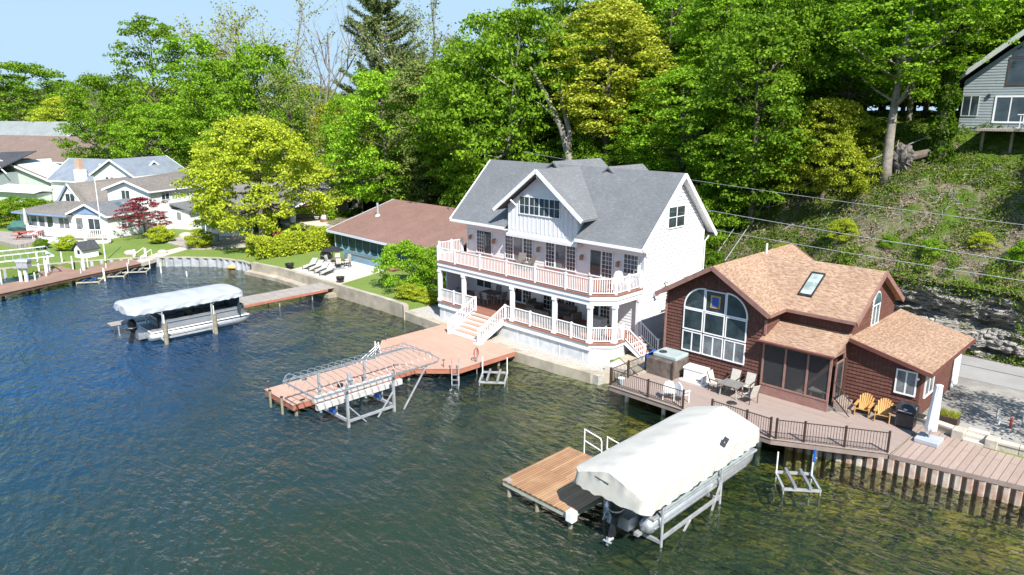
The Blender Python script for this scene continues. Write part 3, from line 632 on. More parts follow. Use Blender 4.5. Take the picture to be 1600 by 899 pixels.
for k in range(12): lt.bar((-.91, 1.72 + k * .17, 3.8), (-.91, 1.72 + k * .17 + .34, 4.2), .015, .03); lt.bar((-.90, 1.72 + k * .17 + .34, 3.8), (-.90, 1.72 + k * .17, 4.2), .015, .03)
H1.part('lattice', lt, trimw)
for z in (2.2, 3.45): H1.part('gate_hinge', MB().box(-.86, -.83, 2.6, 2.78, z, z + .1), black_m)
# side wall fittings: flood lights, hose rack, awning bar
H1.part('flood_light', MB().tube([(15.62, 6.2, 5.0), (15.9, 6.2, 4.95)], .07, 8), galv); H1.part('flood_light', MB().tube([(15.64, 5.0, 4.3), (16.0, 5.0, 4.38)], .1, 8), galv); H1.part('wall_bracket', MB().box(15.62, 15.7, 5.9, 6.5, 3.0, 3.1).box(15.62, 15.85, 6.5, 6.7, 3.6, 4.6), wicker)
win(H1, 'a', A1 + .06, 1, 7.6, 8.5, 1.1, 2.95, 1, 1, gl=white, name='side_door')
for p, l in (((16.3, 5.9), 'white air conditioner case between the two houses'),):
    t = T('air_conditioner', l, 'air conditioner', WH, (17.6, 6.0, .98)); t.part('case', MB().box(17.2, 18.0, 5.6, 6.5, 1.03, 1.85), trimw, bevel=.04)
    s_ = MB()
    for k in range(9): s_.box(17.18, 17.2, 5.68, 6.42, 1.12 + k * .075, 1.15 + k * .075)
    t.part('louvres', s_, galv)

# ================================================================ furniture on the white porch
def dining_chair(m, lab, fr, at, rz, grp, name='dining_chair', legs=None):
    t = T(name, lab, 'chair', fr, at, rz, grp, local=True)
    t.part('seat', MB().box(-.24, .24, -.24, .24, .42, .5), m, bevel=.02); t.part('backrest', MB().add([(-.24, .22, .5), (.24, .22, .5), (.24, .3, 1.0), (-.24, .3, 1.0), (-.24, .27, .5), (.24, .27, .5), (.24, .35, 1.0), (-.24, .35, 1.0)], [(0, 1, 2, 3), (7, 6, 5, 4), (0, 4, 5, 1), (1, 5, 6, 2), (2, 6, 7, 3), (3, 7, 4, 0)]), m)
    for x in (-.21, .21):
        for y in (-.21, .21): t.part('leg', MB().box(x - .02, x + .02, y - .02, y + .02, 0, .42), legs or m)
    return t.o
RZ = R(ANG)
t = T('dining_table', 'square grey dining table on the white house lower porch', 'table', WH, (3.1, 2.6, 1.92))
t.part('tabletop', MB().box(2.35, 3.85, 2.1, 3.1, 2.6, 2.66), wicker)
for x in (2.45, 3.75):
    for y in (2.2, 3.0): t.part('leg', MB().box(x - .04, x + .04, y - .04, y + .04, 1.92, 2.6), seat_g)
pc = dining_chair(seat_g, 'grey porch dining chair at the near left side of the square table', WH, (2.75, 1.75, 1.92), RZ + math.pi, 'dining chairs on the lower porch')
for (a, b), r, l in [((3.55, 1.75), math.pi, 'grey porch dining chair at the near right side of the square table'), ((2.7, 3.4), 0, 'grey porch dining chair behind the square table beside the window'), ((4.15, 2.6), -math.pi / 2, 'grey porch dining chair at the right end of the square table')]:
    copy_thing(pc, WH, (a, b, 1.92), RZ + r, l)
def sofa(name, lab, cat, a, b, wdt, rz, m, grp=None):
    t = T(name, lab, cat, WH, (a, b, 1.92), rz, grp, local=True); h = wdt / 2
    t.part('base', MB().box(-h, h, -.42, .42, .08, .38), m, bevel=.03); t.part('backrest', MB().box(-h, h, .26, .44, .38, .86), m, bevel=.04)
    for s_ in (-1, 1): t.part('arm', MB().box(s_ * h, s_ * (h - .16), -.42, .26, .38, .62), m, bevel=.03)
    n = max(1, round((wdt - .3) / .7))
    for k in range(n):
        u0 = -h + .17 + k * (wdt - .34) / n; t.part('seat_cushion', MB().box(u0, u0 + (wdt - .34) / n - .02, -.40, .25, .38, .52), cushion, bevel=.03)
    return t
sofa('wicker_sofa', 'long wicker sofa seen from behind on the lower porch', 'sofa', 9.1, 1.5, 2.1, RZ + math.pi, wicker)
sofa('wicker_armchair', 'wicker armchair left of the porch sofa beside the sliding door', 'armchair', 7.2, 2.9, .95, RZ + math.pi / 2, wicker)
sofa('wicker_armchair', 'wicker armchair right of the porch sofa beside the corner column', 'armchair', 11.1, 2.4, .95, RZ - math.pi / 2, wicker)
sofa('wicker_loveseat', 'wicker loveseat against the wall behind the porch sofa', 'sofa', 9.6, 3.3, 1.6, RZ, wicker)
single('covered_grill', MB().box(12.9, 14.0, 1.75, 2.4, 1.93, 2.95), teal, 'square thing under a pale teal cover at the porch corner', 'covered grill', WH, (13.4, 2.1, 1.93))
def lounge_chair(lab, a, b, rz, m, grp):
    t = T('folding_deck_chair', lab, 'chair', WH, (a, b, 4.98), rz, grp, local=True)
    t.part('seat', MB().slab([(-.28, -.3, .42), (.28, -.3, .42), (.28, .25, .36), (-.28, .25, .36)], .04), m); t.part('backrest', MB().bar((0, .25, .38), (0, .62, 1.05), .56, .04), m)
    for x in (-.3, .3): t.part('frame', MB().bar((x, -.32, 0), (x, .35, .62), .04).bar((x, .4, 0), (x, -.25, .6), .04).bar((x, -.3, .62), (x, .4, .64), .05), m)
    return t.o
wc = lounge_chair('brown sling chair on the balcony, left of the pair', 6.35, 2.2, RZ + .35, wicker, 'brown sling chairs on the balcony')
copy_thing(wc, WH, (7.2, 2.15, 4.98), RZ - .25, 'brown sling chair on the balcony, right of the pair')
def plastic_chair(lab, fr, at, rz, m=trimw, name='rocking_chair', grp=None):
    t = T(name, lab, 'chair', fr, at, rz, grp, local=True)
    t.part('seat', MB().box(-.27, .27, -.25, .25, .38, .43), m, bevel=.02)
    b_ = MB(); b_.yprism([(-.27, .43), (.27, .43), (.3, .8), (.2, 1.05), (0, 1.12), (-.2, 1.05), (-.3, .8)], .24, .29); t.part('backrest', b_, m)
    for x in (-.29, .29): t.part('arm', MB().box(x - .04, x + .04, -.28, .26, .62, .66).box(x - .03, x + .03, -.25, -.2, 0, .62).box(x - .03, x + .03, .2, .25, 0, .62), m)
    return t.o
plastic_chair('white rocking chair at the right corner of the balcony', WH, (14.7, 2.4, 4.98), RZ + .5, m=white)

# ================================================================ the brown house
B1 = T('brown_house', 'red brown shake lake house with tan shingle roof and arched window wall', 'house', BH, (-.5, 3, .9))
w = MB(); zg = .55
w.yprism([(-6.15, zg), (0, zg), (0, 5.5), (-3.05, 7.33), (-6.15, 5.47)], .12, 8.9)
w.box(0, 3.75, 1.85, 8.2, zg, 5.7); w.xprism([(1.85, 5.5), (8.2, 5.5), (5.02, 7.4)], 0, 3.72)
w.laps('b', .12, -1, [(-6.15, .9), (0, .9), (0, 5.5), (-3.05, 7.33), (-6.15, 5.47)], .2, .045)
w.laps('a', 0, 1, [(.12, 4.0), (1.85, 4.0), (1.85, 5.4), (.12, 5.4)], .2, .045)
w.laps('b', 1.85, -1, [(0, 4.6), (3.75, 4.6), (3.75, 5.6), (0, 5.6)], .2, .045)
w.laps('a', 3.75, 1, [(1.85, 4.2), (8.2, 3.4), (8.2, 5.5), (5.02, 7.4), (1.85, 5.5)], .2, .045)
w.laps('a', -6.15, -1, [(.12, .9), (8.9, .9), (8.9, 5.4), (.12, 5.4)], .2, .045)
B1.part('wall', w, brown_shake)
rf = MB(); sl_ = .60; zr_ = 7.55; rc = 4.98
# front-to-back gable (ridge at a=-3.07) and the right wing (ridge at b=4.98)
rf.slab([(-3.05, -.5, zr_), (.42, -.5, zr_ - 3.47 * sl_), (.42, 1.45, zr_ - 3.47 * sl_), (-3.05, rc, zr_)], .16)
rf.slab([(-3.05, rc, zr_), (.42, 8.45, zr_ - 3.47 * sl_), (.42, 9.4, zr_ - 3.47 * sl_), (-3.05, 9.4, zr_)], .16)
rf.slab([(-3.05, -.5, zr_), (-3.05, 9.4, zr_), (-6.55, 9.4, zr_ - 3.5 * sl_), (-6.55, -.5, zr_ - 3.5 * sl_)], .16)
rf.slab([(.42, 1.45, zr_ - 3.47 * sl_), (4.1, 1.45, zr_ - 3.47 * sl_), (4.1, rc, zr_), (-3.05, rc, zr_)], .16)
rf.slab([(-3.05, rc, zr_), (4.1, rc, zr_), (4.1, 8.5, zr_ - 3.52 * sl_), (.42, 8.45, zr_ - 3.47 * sl_)], .16)
rfo = B1.part('roof', rf, tan_roof)
B1.part('skylight', MB().slab([(.15, 3.0, 6.42), (.78, 3.0, 6.42), (.78, 4.15, 7.11), (.15, 4.15, 7.11)], .0), dark_int) if False else None
def on_front(b): return zr_ - (rc - b) * sl_
sk_ = MB()
for x0, x1, y0, y1 in ((.55, .62, 2.5, 4.0), (1.25, 1.32, 2.5, 4.0), (.55, 1.32, 2.42, 2.52), (.55, 1.32, 3.98, 4.08)):
    sk_.slab([(x0, y0, on_front(y0) + .12), (x1, y0, on_front(y0) + .12), (x1, y1, on_front(y1) + .12), (x0, y1, on_front(y1) + .12)], .14)
so_ = B1.part('skylight', sk_, black_m); B1.part('pane', MB().slab([(.62, 2.52, on_front(2.52) + .09), (1.25, 2.52, on_front(2.52) + .09), (1.25, 3.98, on_front(3.98) + .09), (.62, 3.98, on_front(3.98) + .09)], .03), glass('skylight_glass', (.22, .26, .24), .3), so_)
tr = MB()
def rk(p, q, h=.26): rake(tr, p, q, h, .06)
rk((-6.58, -.54, zr_ - 3.5 * sl_ + .02), (-3.05, -.54, zr_ + .02)); rk((.44, -.54, zr_ - 3.47 * sl_ + .02), (-3.05, -.54, zr_ + .02))
rk((4.14, 1.42, zr_ - 3.52 * sl_), (4.14, rc, zr_)); rk((4.14, 8.53, zr_ - 3.52 * sl_), (4.14, rc, zr_))
rk((-6.58, 9.44, zr_ - 3.5 * sl_), (-3.05, 9.44, zr_)); rk((.44, 9.44, zr_ - 3.47 * sl_), (-3.05, 9.44, zr_))
e = zr_ - 3.47 * sl_
tr.box(.42, .48, -.5, 1.4, e - .16, e); tr.box(.5, 4.1, 1.38, 1.44, e - .17, e - .01); tr.box(-6.62, -6.56, -.5, 9.4, e - .2, e - .02)
tr.box(-6.22, -6.1, .04, .14, zg, 5.0); tr.box(-.06, .06, .04, .12, 4.2, 5.0)
B1.part('roof_trim', tr, pink_trim)
B1.part('vent_pipe', MB().cyl(-2.9, 5.6, 7.4, 8.05, .06), white)
B1.part('gable_light', MB().cyl(-3.05, -.05, 6.5, 6.65, .06, .04), black_m)
# arched window wall
def arch_pane(t, left):
    cx = -3.72 if left else -2.27; r = 1.18; z0 = 4.83; s_ = -1 if left else 1
    out_ = [(cx, z0)] + [(cx + s_ * r * math.cos(k * math.pi / 20), z0 + r * math.sin(k * math.pi / 20)) for k in range(11)]
    R2 = r + .08; inn = [(cx - s_ * .07, z0 - .07)] + [(cx + s_ * R2 * math.cos(k * math.pi / 20), z0 - (.07 if k == 0 else 0) + R2 * math.sin(k * math.pi / 20)) for k in range(11)] + [(cx - s_ * .07, z0 + R2)]
    if not left: out_ = out_[::-1]; inn = inn[::-1]
    f = MB(); n = len(out_)
    # frame: strip between the two outlines
    o2 = [(cx, z0)] + [(cx + s_ * r * math.cos(k * math.pi / 20), z0 + r * math.sin(k * math.pi / 20)) for k in range(11)]
    o1 = [(cx - s_ * .07, z0 - .07)] + [(cx + s_ * R2 * math.cos(k * math.pi / 20) , z0 - (.07 if k == 0 else 0) + R2 * math.sin(k * math.pi / 20)) for k in range(11)]
    o1[-1] = (cx - s_ * .07, z0 + R2)
    for i in range(n):
        j = (i + 1) % n; q = [o1[i], o1[j], o2[j], o2[i]]
        f.yprism(q, .03, .10)
    fo = t.part('window', f, trimw); t.part('pane', MB().yprism(out_, .055, .085), glassm, fo)
for k, (u0, u1) in enumerate(((-4.9, -3.76), (-3.57, -2.42), (-2.23, -1.09))):
    win(B1, 'b', .085, -1, u0, u1, 2.27, 3.36, 2, 1, fw=.06, gl=[glassm, glass_l, glass_l][k]); win(B1, 'b', .085, -1, u0, u1, 3.56, 4.68, 1, 1, fw=.06)
arch_pane(B1, True); arch_pane(B1, False)
fo = win(B1, 'b', .10, -1, -3.57, -2.42, 4.83, 5.98, 1, 1, fw=.06)
B1.part('framed_picture', MB().box(-3.3, -2.7, .045, .055, 5.05, 5.78), yellow_wood, fo); B1.part('picture_print', MB().box(-3.2, -2.8, .035, .045, 5.15, 5.68), bluep, fo)
win(B1, 'a', 3.75, 1, 4.62, 5.6, 4.55, 5.6, 2, 1, gl=glass_b)
f = MB(); n = 12
arc = [(5.11 + .5 * math.cos(math.pi * k / n), 5.7 + .62 * math.sin(math.pi * k / n)) for k in range(n + 1)]
B1.part('window', MB().xprism([(5.11 + .58 * math.cos(math.pi * k / n), 5.68 + .72 * math.sin(math.pi * k / n)) for k in range(n + 1)], 3.76, 3.82), trimw)
B1.part('window_pane', MB().xprism(arc, 3.821, 3.84), glass_b)
# screen porch
e0 = 3.98
pr = MB().slab([(-.12, -.32, e0), (3.82, -.32, e0), (3.82, 1.84, 4.68), (-.12, 1.84, 4.68)], .12)
B1.part('porch_roof', pr, tan_roof_y)
pf = MB()
for u in (0.05, 1.28, 2.46, 3.6): pf.box(u - .05, u + .05, -.02, .08, .88, 3.8)
pf.box(0, 3.65, -.03, .09, 3.72, 3.9); pf.box(0, 3.65, -.04, .1, 1.44, 1.52); pf.box(3.55, 3.65, .09, 1.84, 3.72, 3.9); pf.box(3.55, 3.65, 1.7, 1.84, .9, 3.8)
pf.add([(3.65, -.02, 3.85), (3.65, 1.84, 3.85), (3.65, 1.84, 4.5), (3.6, -.02, 3.85), (3.6, 1.84, 3.85), (3.6, 1.84, 4.5)], [(0, 1, 2), (5, 4, 3), (0, 3, 4, 1), (1, 4, 5, 2), (2, 5, 3, 0)])
B1.part('porch_frame', pf, pink_trim)
kw = MB().box(.02, 3.6, 0, .06, .86, 1.44); kw.laps('b', 0, -1, [(.0, .88), (3.62, .88), (3.62, 1.42), (.0, 1.42)], .11, .02)
B1.part('knee_wall', kw, pink_trim)
for u0, u1 in ((.1, 1.23), (1.33, 2.41), (2.51, 3.55)): B1.part('screen_panel', MB().box(u0, u1, .025, .035, 1.52, 3.72), screen)
B1.part('gutter', MB().tube([(-.14, -.4, e0 - .03), (3.86, -.4, e0 - .03)], .075, 8), brown_trim)
win(B1, 'a', 3.6, 1, .75, 1.55, 1.15, 3.3, 1, 1, gl=glassm, name='screen_door', fr=pink_trim)
B1.part('shutter', MB().box(3.66, 3.72, 1.62, 2.0, 1.3, 3.4), darkmetal)
B1.part('porch_interior_table', MB().box(2.3, 3.2, .8, 1.5, 1.5, 1.56).box(2.4, 2.46, .85, .9, .9, 1.5).box(3.05, 3.1, .85, .9, .9, 1.5), grey_wood)
# lean-to extension
w = MB(); w.xprism([(1.9, zg), (9.1, zg), (9.1, 3.3), (1.9, 3.3)], 3.78, 7.2); w.yprism([(3.78, 3.3), (7.2, 3.3), (7.2, 3.42), (3.78, 4.28)], 1.9, 9.1)
w.laps('b', 1.9, -1, [(3.75, .9), (7.2, .9), (7.2, 3.5), (3.75, 4.35)], .19, .045)
w.laps('a', 7.2, 1, [(1.9, .9), (9.1, .9), (9.1, 3.4), (1.9, 3.4)], .19, .02)
w.box(7.12, 7.24, 1.86, 1.96, zg, 3.4); B1.part('extension_wall', w, brown_shake)
B1.part('extension_roof', MB().slab([(3.77, 1.55, 4.55), (7.7, 1.55, 3.62), (7.7, 9.5, 3.62), (3.77, 9.5, 4.55)], .14), tan_roof_x)
tr = MB(); rake(tr, (3.77, 1.51, 4.56), (7.72, 1.51, 3.63), .2, .05); tr.box(7.7, 7.76, 1.5, 9.5, 3.44, 3.62); B1.part('extension_trim', tr, brown_trim)
win(B1, 'b', 1.87, -1, 6.17, 7.0, 2.25, 3.38, 2, 1, gl=glass_l); win(B1, 'a', 7.22, 1, 2.7, 4.0, 2.0, 3.1, 2, 1, gl=glass_l)
B1.part('door', MB().box(7.2, 7.28, 7.7, 8.9, 1.0, 3.05).box(7.28, 7.3, 7.62, 7.7, 1.0, 3.12).box(7.28, 7.3, 8.9, 8.98, 1.0, 3.12), trimw)
B1.part('spotlight', MB().box(6.55, 6.7, 1.7, 1.86, 3.5, 3.62), black_m); B1.part('corner_light', MB().tube([(7.1, 1.85, 3.15), (7.15, 1.65, 3.2)], .06), trimw)
st = MB()
for k in range(3): st.box(3.72, 4.0 + .28 * (2 - k), .6, 1.8, .9 + k * .16, .9 + (k + 1) * .16 - .005)
B1.part('porch_steps', st, taupe)
B1.part('step_railing', rail(MB(), (3.72, .5, 1.5), (4.75, -.02, .9), .9, .13, .02, .05), darkmetal)

# ---------------------------------------------------------------- brown composite deck
zd = .9
DP = [(-6.45, -4.95), (3.05, -4.95), (7.5, -2.6), (7.5, .45), (7.15, 1.9), (-6.15, .12), (-6.45, -1.4)]
DP = [(-6.45, -4.95), (3.05, -4.95), (7.5, -2.6), (7.62, 1.88), (3.76, 1.88), (3.7, .1), (-6.15, .1), (-6.45, -1.3)]
D1 = T('composite_deck', 'taupe composite deck over the water before the brown house', 'deck', BH, (0, -2.5, .5))
D1.part('deck_boards', MB().prism(DP, zd - .03, zd), taupe)
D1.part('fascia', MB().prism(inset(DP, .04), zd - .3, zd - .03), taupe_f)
for a_ in (-5.6, -3.2, -.6, 2.2): D1.part('support_post', MB().cyl(a_, -4.3, -1.5, zd - .3, .13), galv)
for a_, b_ in ((4.6, -3.5), (-5.6, -2.0), (-1.5, -2.2)): D1.part('support_post', MB().cyl(a_, b_, -1.5, zd - .3, .13), galv)
zt = zd
rp = [(-6.35, -1.5), (-6.38, -3.2), (-6.38, -4.85), (-3.9, -4.85), (-1.75, -4.85)]
rq = [(-.1, -4.87), (1.75, -4.87), (2.95, -4.87), (3.2, -4.78), (4.28, -4.2), (5.8, -3.38), (7.38, -2.55)]
for L_ in (rp, rq):
    for i in range(len(L_) - 1):
        if L_ is rq and i == 2: continue
        D1.part('deck_railing', rail(MB(), (*L_[i], zt), (*L_[i + 1], zt), .95, .12, .018, .04), darkmetal)
    for p in L_: post(D1, p, zt, 1.03, darkmetal, .045)
for a_, b_ in ((4.0, -4.1), (5.1, -3.5), (6.3, -2.9)): pass
D2 = T('composite_boardwalk', 'ribbed taupe boardwalk on top of the rusty sheet piling', 'boardwalk', BH, (16, .2, .5))
bw_ = [(7.53, -2.6), (12.4, -1.72), (26, .8), (26, 3.4), (12.6, 1.2), (10.5, 1.12), (9.1, 1.3), (7.66, 1.88)]
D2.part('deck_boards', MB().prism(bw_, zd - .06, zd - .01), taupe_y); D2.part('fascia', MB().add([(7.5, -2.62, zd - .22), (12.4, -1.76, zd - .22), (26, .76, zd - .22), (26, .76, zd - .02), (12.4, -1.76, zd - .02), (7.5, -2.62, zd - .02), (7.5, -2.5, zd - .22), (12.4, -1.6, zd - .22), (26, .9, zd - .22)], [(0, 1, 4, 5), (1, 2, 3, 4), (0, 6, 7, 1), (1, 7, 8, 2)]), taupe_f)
# sheet piling with upright flanges
def piling():
    pts = [(3.2, -3.6), (7.35, -2.56), (12.45, -1.70), (26, .84)]; mb = MB(); fl = MB(); k = 0
    for i in range(3):
        p, q = Vector(pts[i]), Vector(pts[i + 1]); d = (q - p).normalized(); n = Vector((d.y, -d.x)); L = (q - p).length; m = int(L / .42)
        for j in range(m):
            s0 = p + d * (j * L / m); s1 = p + d * ((j + 1) * L / m); w_ = L / m
            c = [s0, s0 + n * .02 + d * w_ * .2, s0 + n * .13 + d * w_ * .32, s0 + n * .13 + d * w_ * .75, s0 + n * .02 + d * w_ * .88, s1]
            vs = [(v.x, v.y, -1.6) for v in c] + [(v.x, v.y, .68) for v in c]
            mb.add(vs, [(x, x + 1, x + 7, x + 6) for x in range(5)])
            f = s1 + n * .03; fl.bar((f.x, f.y, -1.5), (f.x, f.y, .68), .07, .05)
    return mb, fl
m1, m2 = piling(); t = T('sheet_pile_wall', 'rusty white stained sheet pile seawall under the taupe boardwalk', 'seawall', BH, (12.5, -1.4, 0)); t.part('sheet_piling', m1, rust); t.part('flanges', m2, darkmetal)
# shore wall under the main deck
t = T('timber_bulkhead', 'dark timber bulkhead in the shade under the composite deck', 'bulkhead', BH, (-2, -1, 0)); t.part('boards', wall_path(MB(), [(-8.1, -2.7), (-6.9, -.5), (3.1, -.3), (3.3, -2.45)], .3, -2, .6), post_wood)
single('concrete_landing', MB().prism([(-8.6, -2.5), (-6.5, -2.1), (-6.4, .3), (-6.2, 2.5), (-8.8, 2.5)], .3, .9), concrete_l, 'pale concrete landing between the white house steps and the deck', 'landing', BH, (-7.5, 0, .3))

# stone retaining wall and steps
t = T('stone_retaining_wall', 'low limestone block wall with pale caps beside the boardwalk', 'retaining wall', BH, (9, 1.7, .85))
for i, (p, q) in enumerate((((7.3, 2.05), (9.15, 1.62)), ((10.6, 1.5), (12.6, 1.62)), ((12.6, 1.62), (26, 3.9)))):
    n = max(1, int((Vector(q) - Vector(p)).length / .9))
    bd = MB(); cp = MB()
    for k in range(n):
        a = Vector(p).lerp(Vector(q), k / n); b = Vector(p).lerp(Vector(q), (k + 1) / n - .012)
        bd.bar((a.x, a.y, 1.0), (b.x, b.y, 1.0), .34, .36); cp.bar((a.x, a.y, 1.22), (b.x, b.y, 1.22), .44, .09)
    t.part('wall_block', bd, stone); t.part('cap', cp, concrete_l)
for x in (9.2, 10.55): t.part('pier', MB().box(x - .25, x + .25, 1.2, 1.85, .86, 1.32), stone, bevel=.03)
t.part('step', MB().box(9.46, 10.29, 1.15, 1.5, .88, 1.0), concrete_l); t.part('step', MB().box(9.46, 10.29, 1.5, 1.85, .9, 1.14), concrete_l); t.part('step', MB().box(9.46, 10.29, 1.85, 2.25, .9, 1.26), concrete_l)

# ---------------------------------------------------------------- things on the deck
t = T('hot_tub', 'square hot tub with grey green lid and round vent in a dark surround', 'hot tub', BH, (-5.1, -.7, .9))
t.part('surround', MB().box(-6.15, -4.35, -1.75, -.1, .9, 1.85), plain('wet_slate_panel', (.09, .07, .06), (.17, .14, .12), 2.5, .6)); t.part('lid', MB().box(-6.05, -4.45, -1.3, .05, 1.85, 2.1), teal, bevel=.06); t.part('corner_post', MB().box(-4.42, -4.33, -1.8, -1.7, .9, 1.98), darkmetal)
t.part('vent', MB().cyl(-5.6, -.9, 2.1, 2.15, .24, .22, 16), black_m)
single('blue_tarp', MB().add([(-6.25, -1.75, 1.2), (-6.3, -.9, 1.15), (-6.2, -.9, 2.12), (-6.2, -1.7, 2.0), (-5.95, -1.0, 2.14), (-5.98, -1.45, 2.125), (-6.4, -1.2, .95)], [(0, 1, 2, 3), (3, 2, 4, 5), (0, 6, 1)]), bluep, 'crumpled blue tarp over the left corner of the hot tub', 'tarp', BH, (-6.2, -1.3, .95))
t = T('standby_generator', 'white standby generator box on a pale pad by the brown wall', 'generator', BH, (-3.35, -.9, .9))
t.part('pad', MB().box(-4.15, -2.55, -1.35, -.45, .9, .96), trimw); t.part('cabinet', MB().box(-4.0, -2.75, -1.2, -.55, .96, 1.62), trimw, bevel=.03); t.part('lid', MB().slab([(-4.03, -1.23, 1.68), (-2.72, -1.23, 1.68), (-2.72, -.52, 1.74), (-4.03, -.52, 1.74)], .08), trimw); t.part('badge', MB().box(-3.15, -2.85, -1.215, -1.205, 1.05, 1.15), pink_trim)
t = T('patio_table', 'square slatted glass patio table on the composite deck', 'table', BH, (-.85, -1.45, .9))
t.part('tabletop', MB().box(-1.45, -.3, -1.95, -.95, 1.58, 1.62), plain('grey_slate_tabletop', (.17, .16, .15), (.22, .21, .19), 3, .5))
for x in (-1.3, -.45):
    for y in (-1.8, -1.1): t.part('leg', MB().bar((x, y, 1.58), (x + (.06 if x > -1 else -.06), y, .9), .04), sling)
def sling_chair(lab, at, rz):
    t = T('sling_patio_chair', lab, 'chair', BH, at, rz, 'beige sling chairs round the patio table', local=True)
    t.part('seat', MB().slab([(-.26, -.25, .44), (.26, -.25, .44), (.26, .22, .4), (-.26, .22, .4)], .03), sling)
    t.part('backrest', MB().bar((0, .22, .42), (0, .42, 1.05), .52, .03), sling)
    for x in (-.29, .29): t.part('arm_frame', MB().bar((x, -.28, 0), (x, -.24, .64), .03).bar((x, -.26, .64), (x, .3, .68), .04).bar((x, .28, 0), (x, .28, .66), .03).bar((x, .26, .62), (x, .44, 1.07), .03), darkmetal)
    return t.o
c0 = sling_chair('beige sling chair left of the patio table facing it', (-1.85, -1.35, .9), RZ + math.pi / 2)
for at, r, l in [((-1.3, -.55, .9), .0, 'beige sling chair behind the patio table, nearer the generator'), ((-.45, -.5, .9), .0, 'beige sling chair behind the patio table, nearer the screen porch'), ((.25, -1.6, .9), -math.pi / 2 - .3, 'beige sling chair right of the patio table before the screen porch')]:
    copy_thing(c0, BH, at, RZ + r, l)
single('umbrella_ring_base', MB().cyl(-.35, -2.35, .9, .94, .28, .24, 20), black_m, 'flat round black umbrella base lying beside the patio table', 'umbrella base', BH, (-.35, -2.35, .9))
pc_ = plastic_chair('white resin chair tipped beside the railing, left of the two', BH, (-3.0, -4.2, .9), RZ + math.pi + .5, name='resin_chair', grp='white resin chairs by the deck railing')
copy_thing(pc_, BH, (-2.35, -4.0, .9), RZ + math.pi - .3, 'white resin chair beside the railing, right of the two')
t = T('bucket', 'pale green bucket in the left corner of the deck railing', 'bucket', BH, (-6.05, -4.3, .9)); t.part('body', MB().cyl(-6.05, -4.3, .9, 1.25, .14, .18), teal); t.part('rim', MB().cyl(-6.05, -4.3, 1.25, 1.28, .2), trimw)
def adirondack(lab, at, rz):
    t = T('adirondack_chair', lab, 'chair', BH, at, rz, 'varnished wooden armchairs by the brown extension', local=True)
    t.part('seat', MB().slab([(-.27, -.35, .38), (.27, -.35, .38), (.27, .22, .22), (-.27, .22, .22)], .03), yellow_wood)
    bk = MB()
    for k in range(7):
        u = -.27 + k * .09; h = .98 - abs(k - 3) ** 2 * .02; bk.bar((u * .8, .2, .22), (u * 1.15, .55, h), .075, .02)
    t.part('backrest', bk, yellow_wood)
    for x in (-.33, .33): t.part('arm', MB().box(x - .07, x + .07, -.4, .4, .55, .58), yellow_wood); t.part('leg', MB().box(x - .02, x + .02, -.38, -.28, 0, .55), yellow_wood); t.part('leg', MB().bar((x * .9, -.3, .32), (x * .9, .6, .02), .03, .1), yellow_wood)
    return t.o
a0 = adirondack('varnished wooden armchair nearer the porch steps', (5.05, 1.05, .9), RZ + .1)
copy_thing(a0, BH, (6.0, 1.0, .9), RZ + .2, 'varnished wooden armchair next to the black grill')
t = T('gas_grill', 'black gas grill with closed hood against the brown wall', 'grill', BH, (7.0, .95, .9))
t.part('cabinet', MB().box(6.65, 7.45, .65, 1.2, .98, 1.65), black_m, bevel=.02); t.part('hood', MB().xprism([(.6, 1.7), (1.25, 1.7), (1.25, 1.95), (1.1, 2.12), (.8, 2.12), (.6, 1.9)], 6.62, 7.5), black_m, bevel=.02)
t.part('badge', MB().box(6.98, 7.14, .588, .598, 1.86, 1.95), galv)
for s_ in (-1, 1): t.part('side_shelf', MB().box(7.06 + s_ * .45, 7.06 + s_ * .78, .68, 1.18, 1.64, 1.7), black_m)
t.part('hood_handle', MB().tube([(6.75, .54, 1.82), (7.37, .54, 1.82)], .018), galv)
for x in (6.72, 7.4): t.part('wheel', MB().tube([(x - .03, .72, .98), (x + .03, .72, .98)], .08, 12), black_m)
# closed umbrella
t = T('closed_umbrella', 'tall closed white cantilever umbrella on a square base', 'umbrella', BH, (8.35, .0, .89)); x, y = 8.35, .0
t.part('base', MB().box(x - .5, x + .5, y - .5, y + .5, .89, 1.1), canvas_g, bevel=.03)
t.part('pole', MB().cyl(x, y, 1.1, 3.75, .035), alu)
cv = MB(); n = 24; vs = []
rings = [(1.45, .16), (1.5, .26), (1.75, .24), (2.4, .21), (3.2, .17), (3.66, .14), (3.72, .15), (3.76, .02)]
for z, r in rings:
    for k in range(n): a = 2 * math.pi * k / n; rr = r * (1 + .16 * math.cos(8 * a + z)); vs.append((x + rr * math.cos(a) + (z - 1.4) * .04, y + rr * math.sin(a), z))
cv.add(vs, [(i * n + k, i * n + (k + 1) % n, (i + 1) * n + (k + 1) % n, (i + 1) * n + k) for i in range(len(rings) - 1) for k in range(n)])
t.part('canopy', cv, trimw, smooth=True)
t = T('planter_box', 'dark rectangular planter with yellow grass by the stone wall', 'planter', BH, (8.45, 2.6, 1.0))
t.part('pot', MB().box(8.0, 8.9, 2.35, 2.9, 1.0, 1.42), darkmetal, bevel=.02)
gr_ = MB(); random.seed(3)
for k in range(160):
    a, b = random.uniform(8.05, 8.85), random.uniform(2.4, 2.85); d = Vector((random.gauss(0, .14), random.gauss(0, .14), random.uniform(.2, .4))); gr_.add([(a, b, 1.42), (a + .03, b, 1.42), (a + d.x, b + d.y, 1.42 + d.z)], [(0, 1, 2)])
t.part('ornamental_grass', gr_, L_yel)
